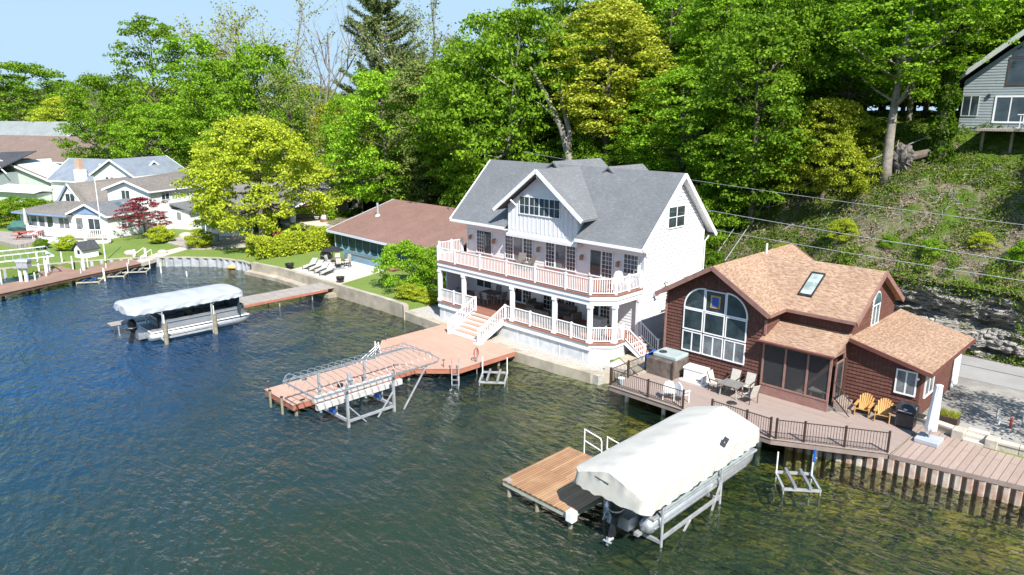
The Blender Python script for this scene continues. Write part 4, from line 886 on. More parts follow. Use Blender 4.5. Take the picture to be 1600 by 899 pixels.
for (a, b, h, m, l) in [(10.0, 5.1, .6, sling, 'short beige utility pipe standing in the gravel drive'), (10.25, 4.3, .42, trimw, 'small white capped pipe in the gravel drive'), (10.75, 4.1, .5, red_pl, 'short red pipe marker in the gravel drive'), (11.1, 4.9, .65, galv, 'grey utility riser behind the red pipe marker')]:
    t = T('utility_pipe', l, 'pipe', BH, (a, b, 1.0), group='utility pipes in the drive'); t.part('pipe', MB().cyl(a, b, 1.0, 1.0 + h, .055), m); t.part('cap', MB().cyl(a, b, 1.0 + h, 1.05 + h, .075), m)

# ================================================================ docks, lifts and boats
D3 = T('composite_dock', 'large salmon composite dock widening before the white house steps', 'dock', WH, (6, -6, .3))
dp3 = [(4.7, -16.3), (7.85, -16.3), (7.95, -8.35), (9.85, -6.45), (9.95, -1.75), (2.05, -1.2), (2.05, -6.6), (4.7, -8.9)]
D3.part('deck_boards', MB().prism(dp3, .72, .75), salmon)
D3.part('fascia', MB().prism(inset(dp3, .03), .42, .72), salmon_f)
for p in [(4.9, -16.0), (7.6, -16.0), (5.0, -12), (7.7, -12), (7.6, -8.6), (9.5, -6.3), (9.6, -3), (2.4, -6.4), (5, -9)]: D3.part('piling', MB().cyl(p[0], p[1], -1.6, .42, .09), post_wood)
for p in [(5.6, -16.42), (6.9, -16.42)]: D3.part('mooring_post', MB().cyl(p[0], p[1], -1.2, .95, .07), post_wood); D3.part('post_cap', MB().cyl(p[0], p[1], .95, 1.0, .085), black_m)
for p in [(4.85, -16.1), (4.9, -9.1), (2.25, -6.4), (9.0, -7.0), (2.2, -3.2), (7.6, -9.6)]: D3.part('dock_light', MB().cyl(p[0], p[1], .75, 1.2, .018).cyl(p[0], p[1], 1.2, 1.26, .09, .05), darkmetal)
for p in [(7.6, -15.6), (7.7, -13.6), (7.75, -10.2), (5, -14)]: D3.part('cleat', MB().box(p[0] - .05, p[0] + .05, p[1] - .14, p[1] + .14, .79, .82).box(p[0] - .03, p[0] + .03, p[1] - .05, p[1] + .05, .75, .79), blackp)
t = T('swim_step_handrail', 'bent white handrail over the water steps behind the dock arm', 'handrail', WH, (4.4, -8.9, .4))
for o_ in (0, .18, .36):
    t.part('rail', MB().tube([(4.45, -10.4 + .0, .15 + o_), (4.45, -8.9, .95 + o_), (4.45, -8.5, 1.35 + o_ * .8), (4.42, -8.3, .7)], .022, 6), trimw)
t.part('post', MB().cyl(4.45, -8.75, -.8, 1.75, .03), trimw); t.part('post', MB().cyl(4.45, -10.4, -.8, .9, .03), trimw)
t = T('red_hose_post', 'thin post with a coiled red hose on the dock edge', 'hose', WH, (9.75, -5.2, .75)); t.part('post', MB().cyl(9.75, -5.0, -1.2, 1.75, .035), alu)
t.part('hose', MB().tube([(9.7 + .04 * math.sin(k), -5.0 + .17 * math.cos(k * .62), 1.35 + .34 * math.sin(k * .62)) for k in range(24)], .022, 6), red_pl)
t = T('dock_ladder', 'white aluminium swim ladder on the salmon dock edge', 'ladder', WH, (9.95, -6.2, 0))
for o in (0, .42): t.part('rail', MB().tube([(9.45 + o * .7, -6.75 + o * .7, .76), (9.5 + o * .7, -6.8 + o * .7, 1.35), (9.72 + o * .7, -7.0 + o * .7, 1.35), (9.85 + o * .7, -7.1 + o * .7, .6), (10.2 + o * .7, -7.4 + o * .7, -.6)], .028, 6), alu)
for k in range(4): z = .55 - k * .28; x = 9.87 + k * .09; y = -7.12 - k * .08; t.part('rung', MB().bar((x, y, z), (x + .3, y + .3, z), .1, .03), alu)

def pwc_lift(lab, fr, at, rz, m=galv, blue=False, grp=None, w_=1.5, l_=1.7, scale=None):
    t = T('watercraft_lift', lab, 'lift', fr, at, rz, grp, local=True); h, k = w_ / 2, l_ / 2
    f = MB()
    for x in (-h, h): f.bar((x, -k, .22), (x, k, .22), .1)
    for y in (-k, k): f.bar((-h, y, .22), (h, y, .22), .1)
    t.part('frame', f, m)
    for x in (-.3, .32): t.part('bunk', MB().bar((x, -k - .1, .36), (x, k + .1, .36), .12, .1), bluep if blue else alu)
    for x in (-h, h): t.part('post', MB().cyl(x, k * .8, -1.4, 1.25, .035), trimw)
    t.part('leg', MB().cyl(-h, -k, -1.4, .2, .035), m); t.part('leg', MB().cyl(h, -k, -1.4, .2, .035), m)
    return t
pwc_lift('small aluminium watercraft lift at the corner of the salmon dock', WH, (11.3, -5.05, 0), RZ + R(40))
t = pwc_lift('small watercraft lift with a blue guide in front of the composite deck', BH, (5.15, -6.7, 0), RZ + R(38), l_=1.5)
t.part('guide_pad', MB().cyl(.78, .6, .9, 1.45, .06), bluep)

# empty canopy frame on a lift along the arm of the dock
t = T('canopy_lift', 'empty boat lift with bare rounded canopy frame beside the dock', 'boat lift', WH, (9.4, -13.4, 0))
x0, x1, y0, y1, zc = 7.9, 11.15, -17.05, -8.75, 2.22
fr_ = MB()
for x in (x0, x1): fr_.bar((x, y0 + .3, zc), (x, y1 - .5, zc), .07, .09)
fr_.bar((x0, y0 + .3, zc), (x1, y0 + .3, zc), .06, .06); fr_.tube([(x0, y1 - .5, zc), (x0 + .35, y1 - .05, zc), ((x0 + x1) / 2, y1 + .15, zc), (x1 - .35, y1 - .05, zc), (x1, y1 - .5, zc)], .035, 6)
t.part('canopy_ring', fr_, alu)
for k in range(18):
    y = y0 + .45 + k * (y1 - y0 - 1.3) / 17; wd = x1 - x0
    pts = [(x0 + wd * (.5 - .5 * math.cos(math.pi * i / 12)), y, zc + .58 * math.sin(math.pi * i / 12) ** .55) for i in range(13)]
    t.part('canopy_bow', MB().tube(pts, .02, 6), alu)
for s_, yy in ((-1, y0 + .45), (1, y1 - .85)):
    for k in range(5):
        x = x0 + .5 + k * (x1 - x0 - 1.0) / 4; t.part('end_bow', MB().tube([(x, yy, zc + .56), (x, yy + s_ * .25, zc + .48), (x, yy + s_ * .42, zc + .2), (x, yy + s_ * .4, zc)], .018, 6), alu)
t.part('ridge_purlin', MB().bar(((x0 + x1) / 2, y0 + .45, zc + .6), ((x0 + x1) / 2, y1 - .85, zc + .6), .03), alu)
for x in (8.12, 10.82):
    for y in (-14.85, -12.0): t.part('post', MB().box(x - .06, x + .06, y - .06, y + .06, -1.6, zc), galv)
for y in (-14.85, -12.0):
    t.part('cross_beam', MB().bar((8.1, y, .35), (10.8, y, .35), .12, .14), galv); t.part('blue_roller', MB().tube([(9.1, y, .47), (9.55, y, .47)], .1, 8), bluep)
for x in (8.1, 10.8): t.part('side_beam', MB().bar((x, -14.85, .32), (x, -12.0, .32), .1, .12), galv)
for x, y, s_ in ((10.82, -14.8, 1), (10.82, -12.05, -1)): t.part('brace', MB().bar((x, y, 1.15), (x, y + s_ * 1.0, .0), .06), galv)
t.part('long_brace', MB().bar((11.1, -9.9, zc), (10.85, -11.75, -.5), .07), galv)
for x, y0_, y1_ in ((9.75, -16.0, -10.7), (8.75, -15.6, -10.6)): t.part('bunk', MB().box(x - .11, x + .11, y0_, y1_, .95, 1.24), plain('grey_bunk_carpet', (.55, .54, .52), (.45, .44, .42), 2, .8) if 'grey_bunk_carpet' not in MATS else MATS['grey_bunk_carpet'])
for x in (8.75, 9.75):
    for y in (-14.85, -12): t.part('bunk_bracket', MB().bar((x, y, .4), (x, y, .95), .07), galv)
t.part('winch', MB().box(8.0, 8.25, -13.15, -12.85, 1.05, 1.4).tube([(8.12, -13.0, 1.4), (8.12, -13.0, 1.75)], .12, 10), galv)
t.part('winch_motor', MB().cyl(7.3, -13.1, .76, .9, .17), blackp)

def pontoon(t, a, b0, b1, z, wd, panel, flip=False, bimini=None):
    """pontoon boat along b: bow at b1, stern at b0 (absolute frame coordinates), centre a, tube axis height z"""
    h = wd / 2
    for x in (a - h + .34, a + h - .34):
        L = b1 - b0; pts = [(x, b0 + .1, z), (x, b0 + .25, z), (x, b1 - 1.0, z), (x, b1 - .5, z + .05), (x, b1 - .15, z + .16), (x, b1 + .05, z + .28)]
        t.part('pontoon_tube', MB().tube(pts, [.2, .32, .32, .27, .17, .04], 16), alu, smooth=True)
        t.part('splash_rail', MB().box(x - .36, x + .36, b0 + .3, b1 - 1.2, z - .03, z), alu)
    zf = z + .42
    t.part('boat_deck', MB().box(a - h, a + h, b0 + .25, b1 - .2, zf - .1, zf), trimw if panel is not teal else galv, bevel=.02)
    fl = MB().box(a - h + .02, a + h - .02, b0 + .3, b1 - .25, zf, zf + .015); t.part('floor', fl, seat_g)
    def fence(p0, p1, nm='fence_panel'):
        f = MB(); f.bar((p0[0], p0[1], zf + .33), (p1[0], p1[1], zf + .33), .04, .58); o = t.part(nm, f, panel)
        r = MB(); r.bar((p0[0], p0[1], zf + .66), (p1[0], p1[1], zf + .66), .06, .05); t.part('top_rail', r, alu, o)
        st = MB(); st.bar((p0[0], p0[1], zf + .45), (p1[0], p1[1], zf + .45), .047, .07); t.part('stripe', st, navy, o)
    e = .06
    fence((a - h + e, b0 + 1.0), (a - h + e, b1 - .9)); fence((a + h - e, b0 + 1.0), (a + h - e, b1 - .9))
    fence((a - h + e, b1 - .9), (a - h + .5, b1 - .35)); fence((a + h - e, b1 - .9), (a + h - .5, b1 - .35)); fence((a - h + .5, b1 - .35), (a + h - .5, b1 - .35)); fence((a - h + e, b0 + 1.0), (a + h - .9, b0 + 1.0))
    for x0, x1, y0, y1 in ((a - h + .12, a - h + .65, b1 - 2.9, b1 - .9), (a + h - .65, a + h - .12, b1 - 2.9, b1 - .9), (a - h + .12, a - h + .65, b0 + 1.1, b0 + 2.8), (a - .3, a + h - .15, b0 + 1.1, b0 + 1.7)):
        t.part('bench_seat', MB().box(x0, x1, y0, y1, zf, zf + .42), seat_g, bevel=.03); t.part('bench_back', MB().box(x0, x0 + .14, y0, y1, zf + .42, zf + .72) if x0 < a and x1 < a else MB().box(x1 - .14, x1, y0, y1, zf + .42, zf + .72), seat_g, bevel=.03)
    t.part('helm_console', MB().box(a + .35, a + h - .15, b0 + 2.9, b0 + 3.5, zf, zf + .85).slab([(a + .35, b0 + 3.35, zf + 1.1), (a + h - .15, b0 + 3.35, zf + 1.1), (a + h - .15, b0 + 3.5, zf + .85), (a + .35, b0 + 3.5, zf + .85)], .02), blackp, bevel=.02)
    t.part('steering_wheel', MB().tube([(a + .7 + .17 * math.cos(k * math.pi / 6), b0 + 2.8, zf + .8 + .17 * math.sin(k * math.pi / 6)) for k in range(13)], .015, 6), black_m)
    t.part('motor_pod', MB().box(a - .45, a + .45, b0 - .35, b0 + .6, z - .15, z + .32), alu)
    o = t.part('outboard_motor', MB().tube([(a, b0 - .5, z + .45), (a, b0 - .52, z + .6), (a, b0 - .55, z + 1.0), (a, b0 - .6, z + 1.22), (a, b0 - .62, z + 1.3)], [.2, .27, .29, .22, .08], 14), blackp, smooth=True)
    t.part('motor_leg', MB().bar((a, b0 - .5, z + .5), (a, b0 - .75, z - .35), .16, .26), blackp, o); t.part('motor_band', MB().tube([(a, b0 - .53, z + .70), (a, b0 - .535, z + .76)], .288, 14), galv, o)
    t.part('propeller', MB().tube([(a, b0 - .72, z - .42), (a, b0 - 1.0, z - .45)], [.1, .05], 8).bar((a - .18, b0 - 1.0, z - .45), (a + .18, b0 - 1.0, z - .45), .1, .02).bar((a, b0 - 1.0, z - .62), (a, b0 - 1.0, z - .27), .1, .02), galv, o)
    t.part('boarding_ladder', MB().bar((a - h + .4, b0 + .2, zf), (a - h + .4, b0 - .3, z - .2), .03).bar((a - h + .75, b0 + .2, zf), (a - h + .75, b0 - .3, z - .2), .03).bar((a - h + .4, b0 - .1, z + .1), (a - h + .75, b0 - .1, z + .1), .05), alu)

def canopy(t, x0, x1, y0, y1, zv, ze, zr, m, peak=1.0, rnd=.45, seed=0):
    """fabric canopy over a lift: long axis y; zv bottom of the valance, ze eave, zr ridge"""
    nu, nv = 28, 60; mb = MB(); vs = []; cx = (x0 + x1) / 2; hw = (x1 - x0) / 2; ly = y1 - y0
    def top(u, v):                          # u in -1..1, v in 0..1
        a = 1 - abs(u) ** (1.0 + peak); d = min(v, 1 - v) * ly; e = min(1.0, d / .5); e = math.sin(e * math.pi / 2) ** .7
        sag = .03 * math.cos(v * ly * 2 * math.pi / 1.25)
        a -= .25 * max(0, abs(u) - .9) ** 1.0; return ze + (zr - ze) * a * (.8 + .2 * e) - (1 - e) * .08 + sag * (1 - abs(u)) + noise.noise(Vector((u * 2.5, v * 9, seed))) * .02
    for j in range(nv + 1):
        v = j / nv
        for i in range(nu + 1):
            u = -1 + 2 * i / nu; d = min(v, 1 - v) * ly; k = 1 - rnd / hw * max(0, 1 - d / rnd) ** 2
            vs.append((cx + u * hw * k, y0 + ly * v, top(u, v)))
    hn = nu // 2
    for lo, hi in ((0, hn), (hn, nu)):       # two halves with their own vertices keep the ridge crisp
        m_ = hi - lo + 1; mb.add([vs[j * (nu + 1) + i] for j in range(nv + 1) for i in range(lo, hi + 1)], [(j * m_ + i, j * m_ + i + 1, (j + 1) * m_ + i + 1, (j + 1) * m_ + i) for j in range(nv) for i in range(m_ - 1)])
    idx = [i for i in range(nu)] + [j * (nu + 1) + nu for j in range(nv)] + [nv * (nu + 1) + i for i in range(nu, 0, -1)] + [j * (nu + 1) for j in range(nv, 0, -1)]
    n = len(idx); m0 = [vs[i] for i in idx]; rows = [m0]; L = 0
    for r_ in (1, 2, 3):
        row = []; L = 0
        for k, p in enumerate(m0):
            q = m0[k - 1]; L += math.dist(p[:2], q[:2]); out = Vector((p[0] - cx, (p[1] - (y0 + y1) / 2) * .5)).normalized() * (.035 * math.sin(L * 5.1 + r_) + .025 * math.sin(L * 13.0 + 2 * r_) + .025 * r_)
            zz = p[2] + (zv - p[2]) * r_ / 3 + (.06 * abs(math.sin(L * 5.5)) if r_ == 3 else 0)
            row.append((p[0] + out.x, p[1] + out.y, zz))
        rows.append(row)
    vv = [p for r_ in rows for p in r_]; mb.add(vv, [(r_ * n + k, r_ * n + (k + 1) % n, (r_ + 1) * n + (k + 1) % n, (r_ + 1) * n + k) for r_ in range(3) for k in range(n)])
    return t.part('canopy_cover', mb, m, smooth=True)
def lift_frame(t, xs, ys, ztop, x0, x1, y0, y1, zring, m=galv, brace=True):
    for x in xs:
        for y in ys: t.part('post', MB().cyl(x, y, -1.6, ztop, .055), m)
        t.part('side_beam', MB().bar((x, ys[0], .35), (x, ys[1], .35), .1, .12), m)
    for y in ys: t.part('cross_beam', MB().bar((xs[0], y, .18), (xs[1], y, .18), .12, .12), m)
    for x in (x0, x1): t.part('canopy_rail', MB().bar((x, y0 + .3, zring), (x, y1 - .3, zring), .05), m)
    for y in (y0 + .3, y1 - .3, *ys): t.part('canopy_crossbar', MB().bar((x0, y, zring), (x1, y, zring), .04), m)
    for y in ys:
        for x in xs: t.part('outrigger', MB().bar((x, y, zring - .5), (x0 if abs(x - x0) < abs(x - x1) else x1, y + (.8 if y > (y0 + y1) / 2 else -.8), zring), .04), m)

t = T('covered_boat_lift', 'boat lift with big off white peaked canopy in the foreground', 'boat lift', WH, (26.6, -10.2, 0))
lift_frame(t, (25.3, 27.95), (-12.35, -8.04), 2.7, 25.35, 28.2, -13.8, -6.1, 2.72, galv)
canopy(t, 25.1, 28.42, -14.15, -5.75, 2.2, 2.86, 3.42, canvas, peak=.12, rnd=.25, seed=2)
cr = MB()
for k in range(2): cr.bar((27.95, -12.2 + k * .4, .8), (27.6, -9.0 + k * .4, -.6 + k * .3), .08)
t.part('brace', MB().bar((27.98, -8.1, 1.0), (27.98, -9.0, -.5), .08, .06), galv); t.part('brace', MB().bar((27.98, -10.4, .3), (27.98, -11.6, -.6), .08, .06), galv)
for x in (26.0, 27.25): t.part('bunk', MB().box(x - .1, x + .1, -13, -7, .42, .55), galv)
t.part('solar_panel', MB().slab([(28.15, -8.8, 3.0), (28.35, -8.8, 2.94), (28.36, -8.45, 3.18), (28.16, -8.45, 3.24)], .02), black_m); t.part('panel_bracket', MB().bar((28.25, -8.65, 3.1), (28.5, -8.7, 2.6), .03), galv)
t.part('vent_flap', MB().add([(26.15, -14.24, 2.98), (26.85, -14.27, 2.92), (26.8, -14.22, 2.80), (26.2, -14.2, 2.88)], [(0, 1, 2, 3)]), teal)
t = T('pontoon_boat', 'silver and pale teal pontoon boat under the foreground canopy', 'pontoon boat', WH, (26.6, -9, .3))
pontoon(t, 26.62, -12.9, -4.4, .78, 2.35, teal)

t = T('covered_boat_lift', 'boat lift with low silver grey canopy and timber guide posts', 'boat lift', WH, (-11.8, -14, 0))
lift_frame(t, (-13.3, -9.95), (-16.3, -12.9), 2.5, -13.3, -10.05, -17.8, -10.6, 2.55, galv)
canopy(t, -13.62, -9.9, -18.35, -10.25, 2.28, 2.66, 2.84, canvas_g, peak=1.6, rnd=.6, seed=5)
for y in (-16.32, -12.88): t.part('guide_post', MB().cyl(-9.58, y, -1.6, 1.5, .15), post_wood); t.part('post_pipe', MB().cyl(-9.65, y, 1.4, 2.1, .04), trimw)
t.part('bow_curtain', MB().box(-13.3, -10.1, -10.75, -10.72, 1.0, 2.4), navy)
for x in (-12.6, -11.0): t.part('bunk', MB().box(x - .1, x + .1, -17, -11, -.1, .02), galv)
t = T('pontoon_boat', 'silver pontoon boat with black outboard under the grey canopy', 'pontoon boat', WH, (-11.8, -14, 0))
pontoon(t, -11.75, -17.2, -9.7, .34, 2.5, plain('pewter_panel', (.33, .345, .36), (.27, .285, .3), 2, .35, .5, .3))

t = T('plank_dock', 'weathered grey plank dock running out from the patio seawall', 'dock', WH, (-14, -5, .3))
t.part('deck_boards', MB().box(-15.4, -13.0, -9.6, -.9, .74, .8).box(-15.1, -14.0, -18.4, -9.6, .73, .79), grey_wood)
t.part('fascia', MB().box(-13.02, -12.95, -9.6, -1.6, .55, .74), salmon_f)
for y in (-18, -14, -9.4, -6, -3):
    for x in (-15.2, -13.2): t.part('post', MB().cyl(x if y > -10 else x * .5 - 7.3, y, -1.6, .72, .05), galv)
t.part('dock_post', MB().cyl(-13.2, -9.4, .74, 1.6, .05), trimw); t.part('dock_post', MB().cyl(-13.6, -10.2, .74, 1.5, .05), trimw)

t = T('cedar_dock', 'square varnished cedar swim platform beside the foreground canopy', 'dock', WH, (23, -12, .3))
cd = [(21.15, -14.0), (24.95, -14.0), (24.95, -9.7), (21.15, -9.7)]
t.part('deck_boards', MB().prism(cd, .71, .76), cedar); t.part('frame', MB().prism(inset(cd, .03), .5, .71), plain('pale_green_timber', (.46, .47, .38), (.36, .37, .3), 2, .7))
for p in [(21.4, -13.8), (24.75, -13.8), (24.75, -9.9), (21.4, -9.9), (23, -13.8)]: t.part('piling', MB().cyl(p[0], p[1], -1.6, .5, .1), post_wood)
t.part('corner_bumper', MB().box(24.72, 25.08, -14.1, -13.75, .42, .86), trimw, bevel=.05); t.part('dock_plate', MB().box(21.25, 21.5, -13.95, -13.7, .76, .775), galv)
t = T('dock_handrail', 'white pipe handrail frame standing at the back of the cedar platform', 'handrail', WH, (22.5, -9.6, .5))
for k, (a, b) in enumerate([(21.95, -9.55), (23.15, -9.45)]):
    t.part('rail', MB().tube([(a, b, -.6), (a, b, 1.85), (a + .95, b - .05, 1.72), (a + 1.0, b - .05, 1.6), (a + 1.05, b - .05, .4)], .03, 6), trimw); t.part('crossbar', MB().bar((a, b, 1.3), (a + 1.02, b - .05, 1.15), .04), trimw)

# far left dock and its lifts
def LP(px, py, z):
    u = (px - 800); v = (py - 449.5); cr_, sr_ = math.cos(R(ROLL)), math.sin(R(ROLL)); cp, sp = math.cos(R(PITCH)), math.sin(R(PITCH))
    x = (u * cr_ + v * sr_) / FPX; y = (-u * sr_ + v * cr_) / FPX; dz = -sp - y * cp; k = (z - CAM_H) / dz
    return Vector((k * x, k * (cp - y * sp), z))
t = T('long_brown_dock', 'long brown dock bending along the far seawall with white posts', 'dock', WD, (-42, 66, .4), 0)
e = [LP(-60, 463, .8), LP(0, 445, .8), LP(210, 403, .8), LP(222, 411, .8), LP(0, 459, .8), LP(-60, 478, .8)]
t.part('deck_boards', MB().prism([(p.x, p.y) for p in e], .74, .8), plain('brown_dock_boards', (.30, .19, .14), (.24, .15, .11), .9, .8))
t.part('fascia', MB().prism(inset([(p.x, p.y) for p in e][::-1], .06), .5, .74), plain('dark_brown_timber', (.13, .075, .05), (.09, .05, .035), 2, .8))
e = [LP(60, 424, .78), LP(95, 415.5, .78), LP(135, 427, .78), LP(85, 440, .78)]
t.part('side_platform', MB().prism([(p.x, p.y) for p in e], .6, .77), MATS['brown_dock_boards'])
for px, py, hh, rr in [(34, 445, 2.3, .13), (132, 427, 1.9, .13), (211, 408, 1.7, .13), (56, 443, 1.5, .06), (163, 431, 1.2, .07), (44, 440, 1.9, .09), (78, 428, 2.6, .1), (98, 415, 1.9, .06), (114, 419, 1.7, .06), (75, 430, 1.9, .06), (32, 437, 2.1, .06), (229, 407, 1.8, .07), (138, 421, 1.6, .05)]:
    p = LP(px, py, .5); t.part('white_post', MB().cyl(p.x, p.y, -1.5, hh, rr), trimw)
for px, py in [(46, 455), (60, 452), (115, 440), (172, 427), (5, 465)]: p = LP(px, py, .2); t.part('piling', MB().cyl(p.x, p.y, -1.5, .7, .14), post_wood)
p = LP(42, 440, .8); t = T('pump_housing', 'grey hooded lift motor box on the far left dock post', 'lift motor', WD, p, 0, local=True)
t.part('box', MB().box(-.5, .45, -.35, .35, 1.25, 1.8).xprism([(-.42, 1.8), (.42, 1.8), (.3, 2.05), (-.3, 2.05)], -.58, .52), galv, bevel=.04); t.part('bracket', MB().box(-.1, .1, -.1, .1, 0, 1.25), trimw)
# pergola-like canopy frame
t = T('bare_boat_lift', 'bare arched aluminium canopy frame at the far left dock', 'boat lift', WD, LP(40, 430, 0), 0, local=True)
q0, q1 = LP(-20, 412, 2.6), LP(84, 400, 2.6); o = LP(40, 430, 0); dx = (q1 - q0).normalized(); dn = Vector((-dx.y, dx.x, 0)); 
def CP(s, w_, z): v = q0 + dx * s + dn * w_ - o; return (v.x, v.y, z)
Lf = (q1 - q0).length; rg = MB(); rg.bar(CP(0, 0, 2.6), CP(Lf, 0, 2.6), .09).bar(CP(0, 3.2, 2.6), CP(Lf, 3.2, 2.6), .09).bar(CP(0, 0, 2.6), CP(0, 3.2, 2.6), .09).bar(CP(Lf, 0, 2.6), CP(Lf, 3.2, 2.6), .09).bar(CP(.3, 1.6, 3.3), CP(Lf - .3, 1.6, 3.3), .07)
t.part('ring', rg, trimw)
for k in range(9): s = Lf * (k + .3) / 8.7; t.part('bow', MB().tube([CP(s, 1.6 - 1.6 * math.cos(math.pi * i / 8), 2.6 + .7 * math.sin(math.pi * i / 8) ** .6) for i in range(9)], .025, 6), alu)
for s, w_ in ((.8, .1), (Lf - .8, .1), (.8, 3.1), (Lf - .8, 3.1)): t.part('post', MB().cyl(CP(s, w_, 0)[0], CP(s, w_, 0)[1], -1.5, 2.6, .07), trimw)
for px, py, bl, l in [(142, 442, True, 'small lift with blue bunks beside the long brown dock'), (181, 433, False, 'small bare watercraft lift in the middle of the three far lifts'), (216, 426, False, 'small bare watercraft lift nearest the far seawall steps')]:
    p = LP(px, py, 0); pwc_lift(l, WD, p, R(12), plain('weathered_frame', (.50, .46, .38), (.38, .35, .28), 3, .7) if 'weathered_frame' not in MATS else MATS['weathered_frame'], bl, 'small lifts along the far dock', 1.9, 1.6)
p = LP(228, 416, .0); t = T('dock_steps', 'white open aluminium steps going down into the water from the far dock', 'steps', WD, p, R(-35), local=True)
for k in range(5): t.part('step', MB().box(-.7, .7, -k * .3, -k * .3 + .24, .85 - k * .25, .9 - k * .25), trimw)
for x in (-.72, .72): t.part('stringer', MB().bar((x, .3, .95), (x, -1.4, -.4), .05, .16), trimw); t.part('handrail', MB().tube([(x, .4, .9), (x, .35, 1.8), (x, -.8, 1.2), (x, -.9, .1)], .03, 6), trimw)
for px, py, l in [(252, 427, 'lone white mooring pole in the cove, nearer the far steps'), (292, 432, 'short white mooring pole alone in the middle of the cove')]:
    p = LP(px, py, 0); single('mooring_pole', MB().cyl(0, 0, -1.5, 1.0 if px < 260 else .5, .06), trimw, l, 'pole', WD, p, 0, local=True)
p = LP(362, 421, 0); single('swim_float', MB().tube([(-.5, 0, .1), (-.2, 0, .22), (.3, .1, .2), (.55, .15, .12)], [.08, .2, .22, .06], 10), plain('orange_float', (.75, .42, .12), (.6, .4, .2)), 'small orange and white float beside the curved seawall', 'float', WD, p, 0, local=True, smooth=True)

# ================================================================ the far shore: boathouse, cottages, gardens
e = [LP(213, 408, .86), LP(222, 411, .86), LP(262, 399, .86), LP(300, 388, .86), LP(280, 387, .86), LP(247, 395, .86)]
struct('garden_path', MB().prism([(p.x, p.y) for p in e], .5, .88), concrete_l)
e = [LP(262, 381, .86), LP(300, 391, .86), LP(345, 389, .86), LP(405, 385, .86), LP(398, 368, .86), LP(330, 362, .86), LP(290, 366, .86)]
struct('terrace_paving', MB().prism([(p.x, p.y) for p in e], .5, 1.0), plain('terrace_stone', (.42, .37, .34), (.27, .23, .22), .7, .9))

def gable_house(t, a0, a1, b0, b1, ze, zr, axis='a', oh=.4, wm=white, rm=grey_roof, tm=trimw, z0=.7, lap=.2, roofname='roof', wallname='wall', center=None):
    """gable block; ridge runs along `axis`"""
    w = MB(); r = MB(); f = MB()
    if axis == 'a':
        c = center or (b0 + b1) / 2; s_ = (zr - ze) / (c - b0); s2 = (zr - ze) / (b1 - c)
        w.xprism([(b0, z0), (b1, z0), (b1, ze), (c, zr - .12), (b0, ze)], a0, a1)
        r.slab([(a0 - oh, b0 - oh, ze - oh * s_ + .1), (a1 + oh, b0 - oh, ze - oh * s_ + .1), (a1 + oh, c, zr + .1), (a0 - oh, c, zr + .1)], .14)
        r.slab([(a0 - oh, c, zr + .1), (a1 + oh, c, zr + .1), (a1 + oh, b1 + oh, ze - oh * s2 + .1), (a0 - oh, b1 + oh, ze - oh * s2 + .1)], .14)
        for a_ in (a0 - oh - .03, a1 + oh + .03): rake(f, (a_, b0 - oh, ze - oh * s_ + .1), (a_, c, zr + .1), .22); rake(f, (a_, b1 + oh, ze - oh * s2 + .1), (a_, c, zr + .1), .22)
        f.box(a0 - oh, a1 + oh, b0 - oh - .06, b0 - oh, ze - oh * s_ - .1, ze - oh * s_ + .08)
        if lap: w.laps('b', b0, -1, [(a0, .9), (a1, .9), (a1, ze), (a0, ze)], lap, .02)
    else:
        c = center or (a0 + a1) / 2; s_ = (zr - ze) / (c - a0); s2 = (zr - ze) / (a1 - c)
        w.yprism([(a0, z0), (a1, z0), (a1, ze), (c, zr - .12), (a0, ze)], b0, b1)
        r.slab([(c, b0 - oh, zr + .1), (a1 + oh, b0 - oh, ze - oh * s2 + .1), (a1 + oh, b1 + oh, ze - oh * s2 + .1), (c, b1 + oh, zr + .1)], .14)
        r.slab([(c, b1 + oh, zr + .1), (a0 - oh, b1 + oh, ze - oh * s_ + .1), (a0 - oh, b0 - oh, ze - oh * s_ + .1), (c, b0 - oh, zr + .1)], .14)
        for b_ in (b0 - oh - .03, b1 + oh + .03): rake(f, (a0 - oh, b_, ze - oh * s_ + .1), (c, b_, zr + .1), .22); rake(f, (a1 + oh, b_, ze - oh * s2 + .1), (c, b_, zr + .1), .22)
        f.box(a1 + oh, a1 + oh + .06, b0 - oh, b1 + oh, ze - oh * s2 - .1, ze - oh * s2 + .08); f.box(a0 - oh - .06, a0 - oh, b0 - oh, b1 + oh, ze - oh * s_ - .1, ze - oh * s_ + .08)
        if lap: w.laps('a', a1, 1, [(b0, .9), (b1, .9), (b1, ze), (b0, ze)], lap, .02)
    t.part(wallname, w, wm); ro = t.part(roofname, r, rm); t.part('roof_trim', f, tm); return ro

# boathouse with the screened lakeside porch
t = T('screened_boathouse', 'low boathouse with big brown roof and blue screened porch', 'boathouse', WH, (-17, 12, .86))
rm = MB(); rm.slab([(-28.1, 7.6, 3.15), (-8.2, 7.6, 3.0), (-8.2, 16.6, 5.7), (-28.1, 16.6, 5.7)], .16); rm.slab([(-28.1, 16.6, 5.7), (-8.2, 16.6, 5.7), (-8.2, 25, 3.0), (-28.1, 25, 3.0)], .16)
t.part('roof', rm, brown_roof)
f = MB(); f.bar((-28.15, 7.55, 3.02), (-8.15, 7.55, 2.87), .08, .22); rake(f, (-28.15, 7.6, 3.15), (-28.15, 16.6, 5.7), .2); rake(f, (-28.15, 25, 3.0), (-28.15, 16.6, 5.7), .2); t.part('roof_trim', f, bluewhite)
w = MB(); w.xprism([(12, .7), (24.5, .7), (24.5, 3.0), (16.6, 5.4), (12, 3.9)], -27.3, -8.6); t.part('wall', w, plain('blue_grey_wall', (.14, .22, .30), (.10, .17, .24), 1, .7))
fr2 = plain('blue_painted_frame', (.20, .32, .42), (.15, .26, .36), 2, .6)
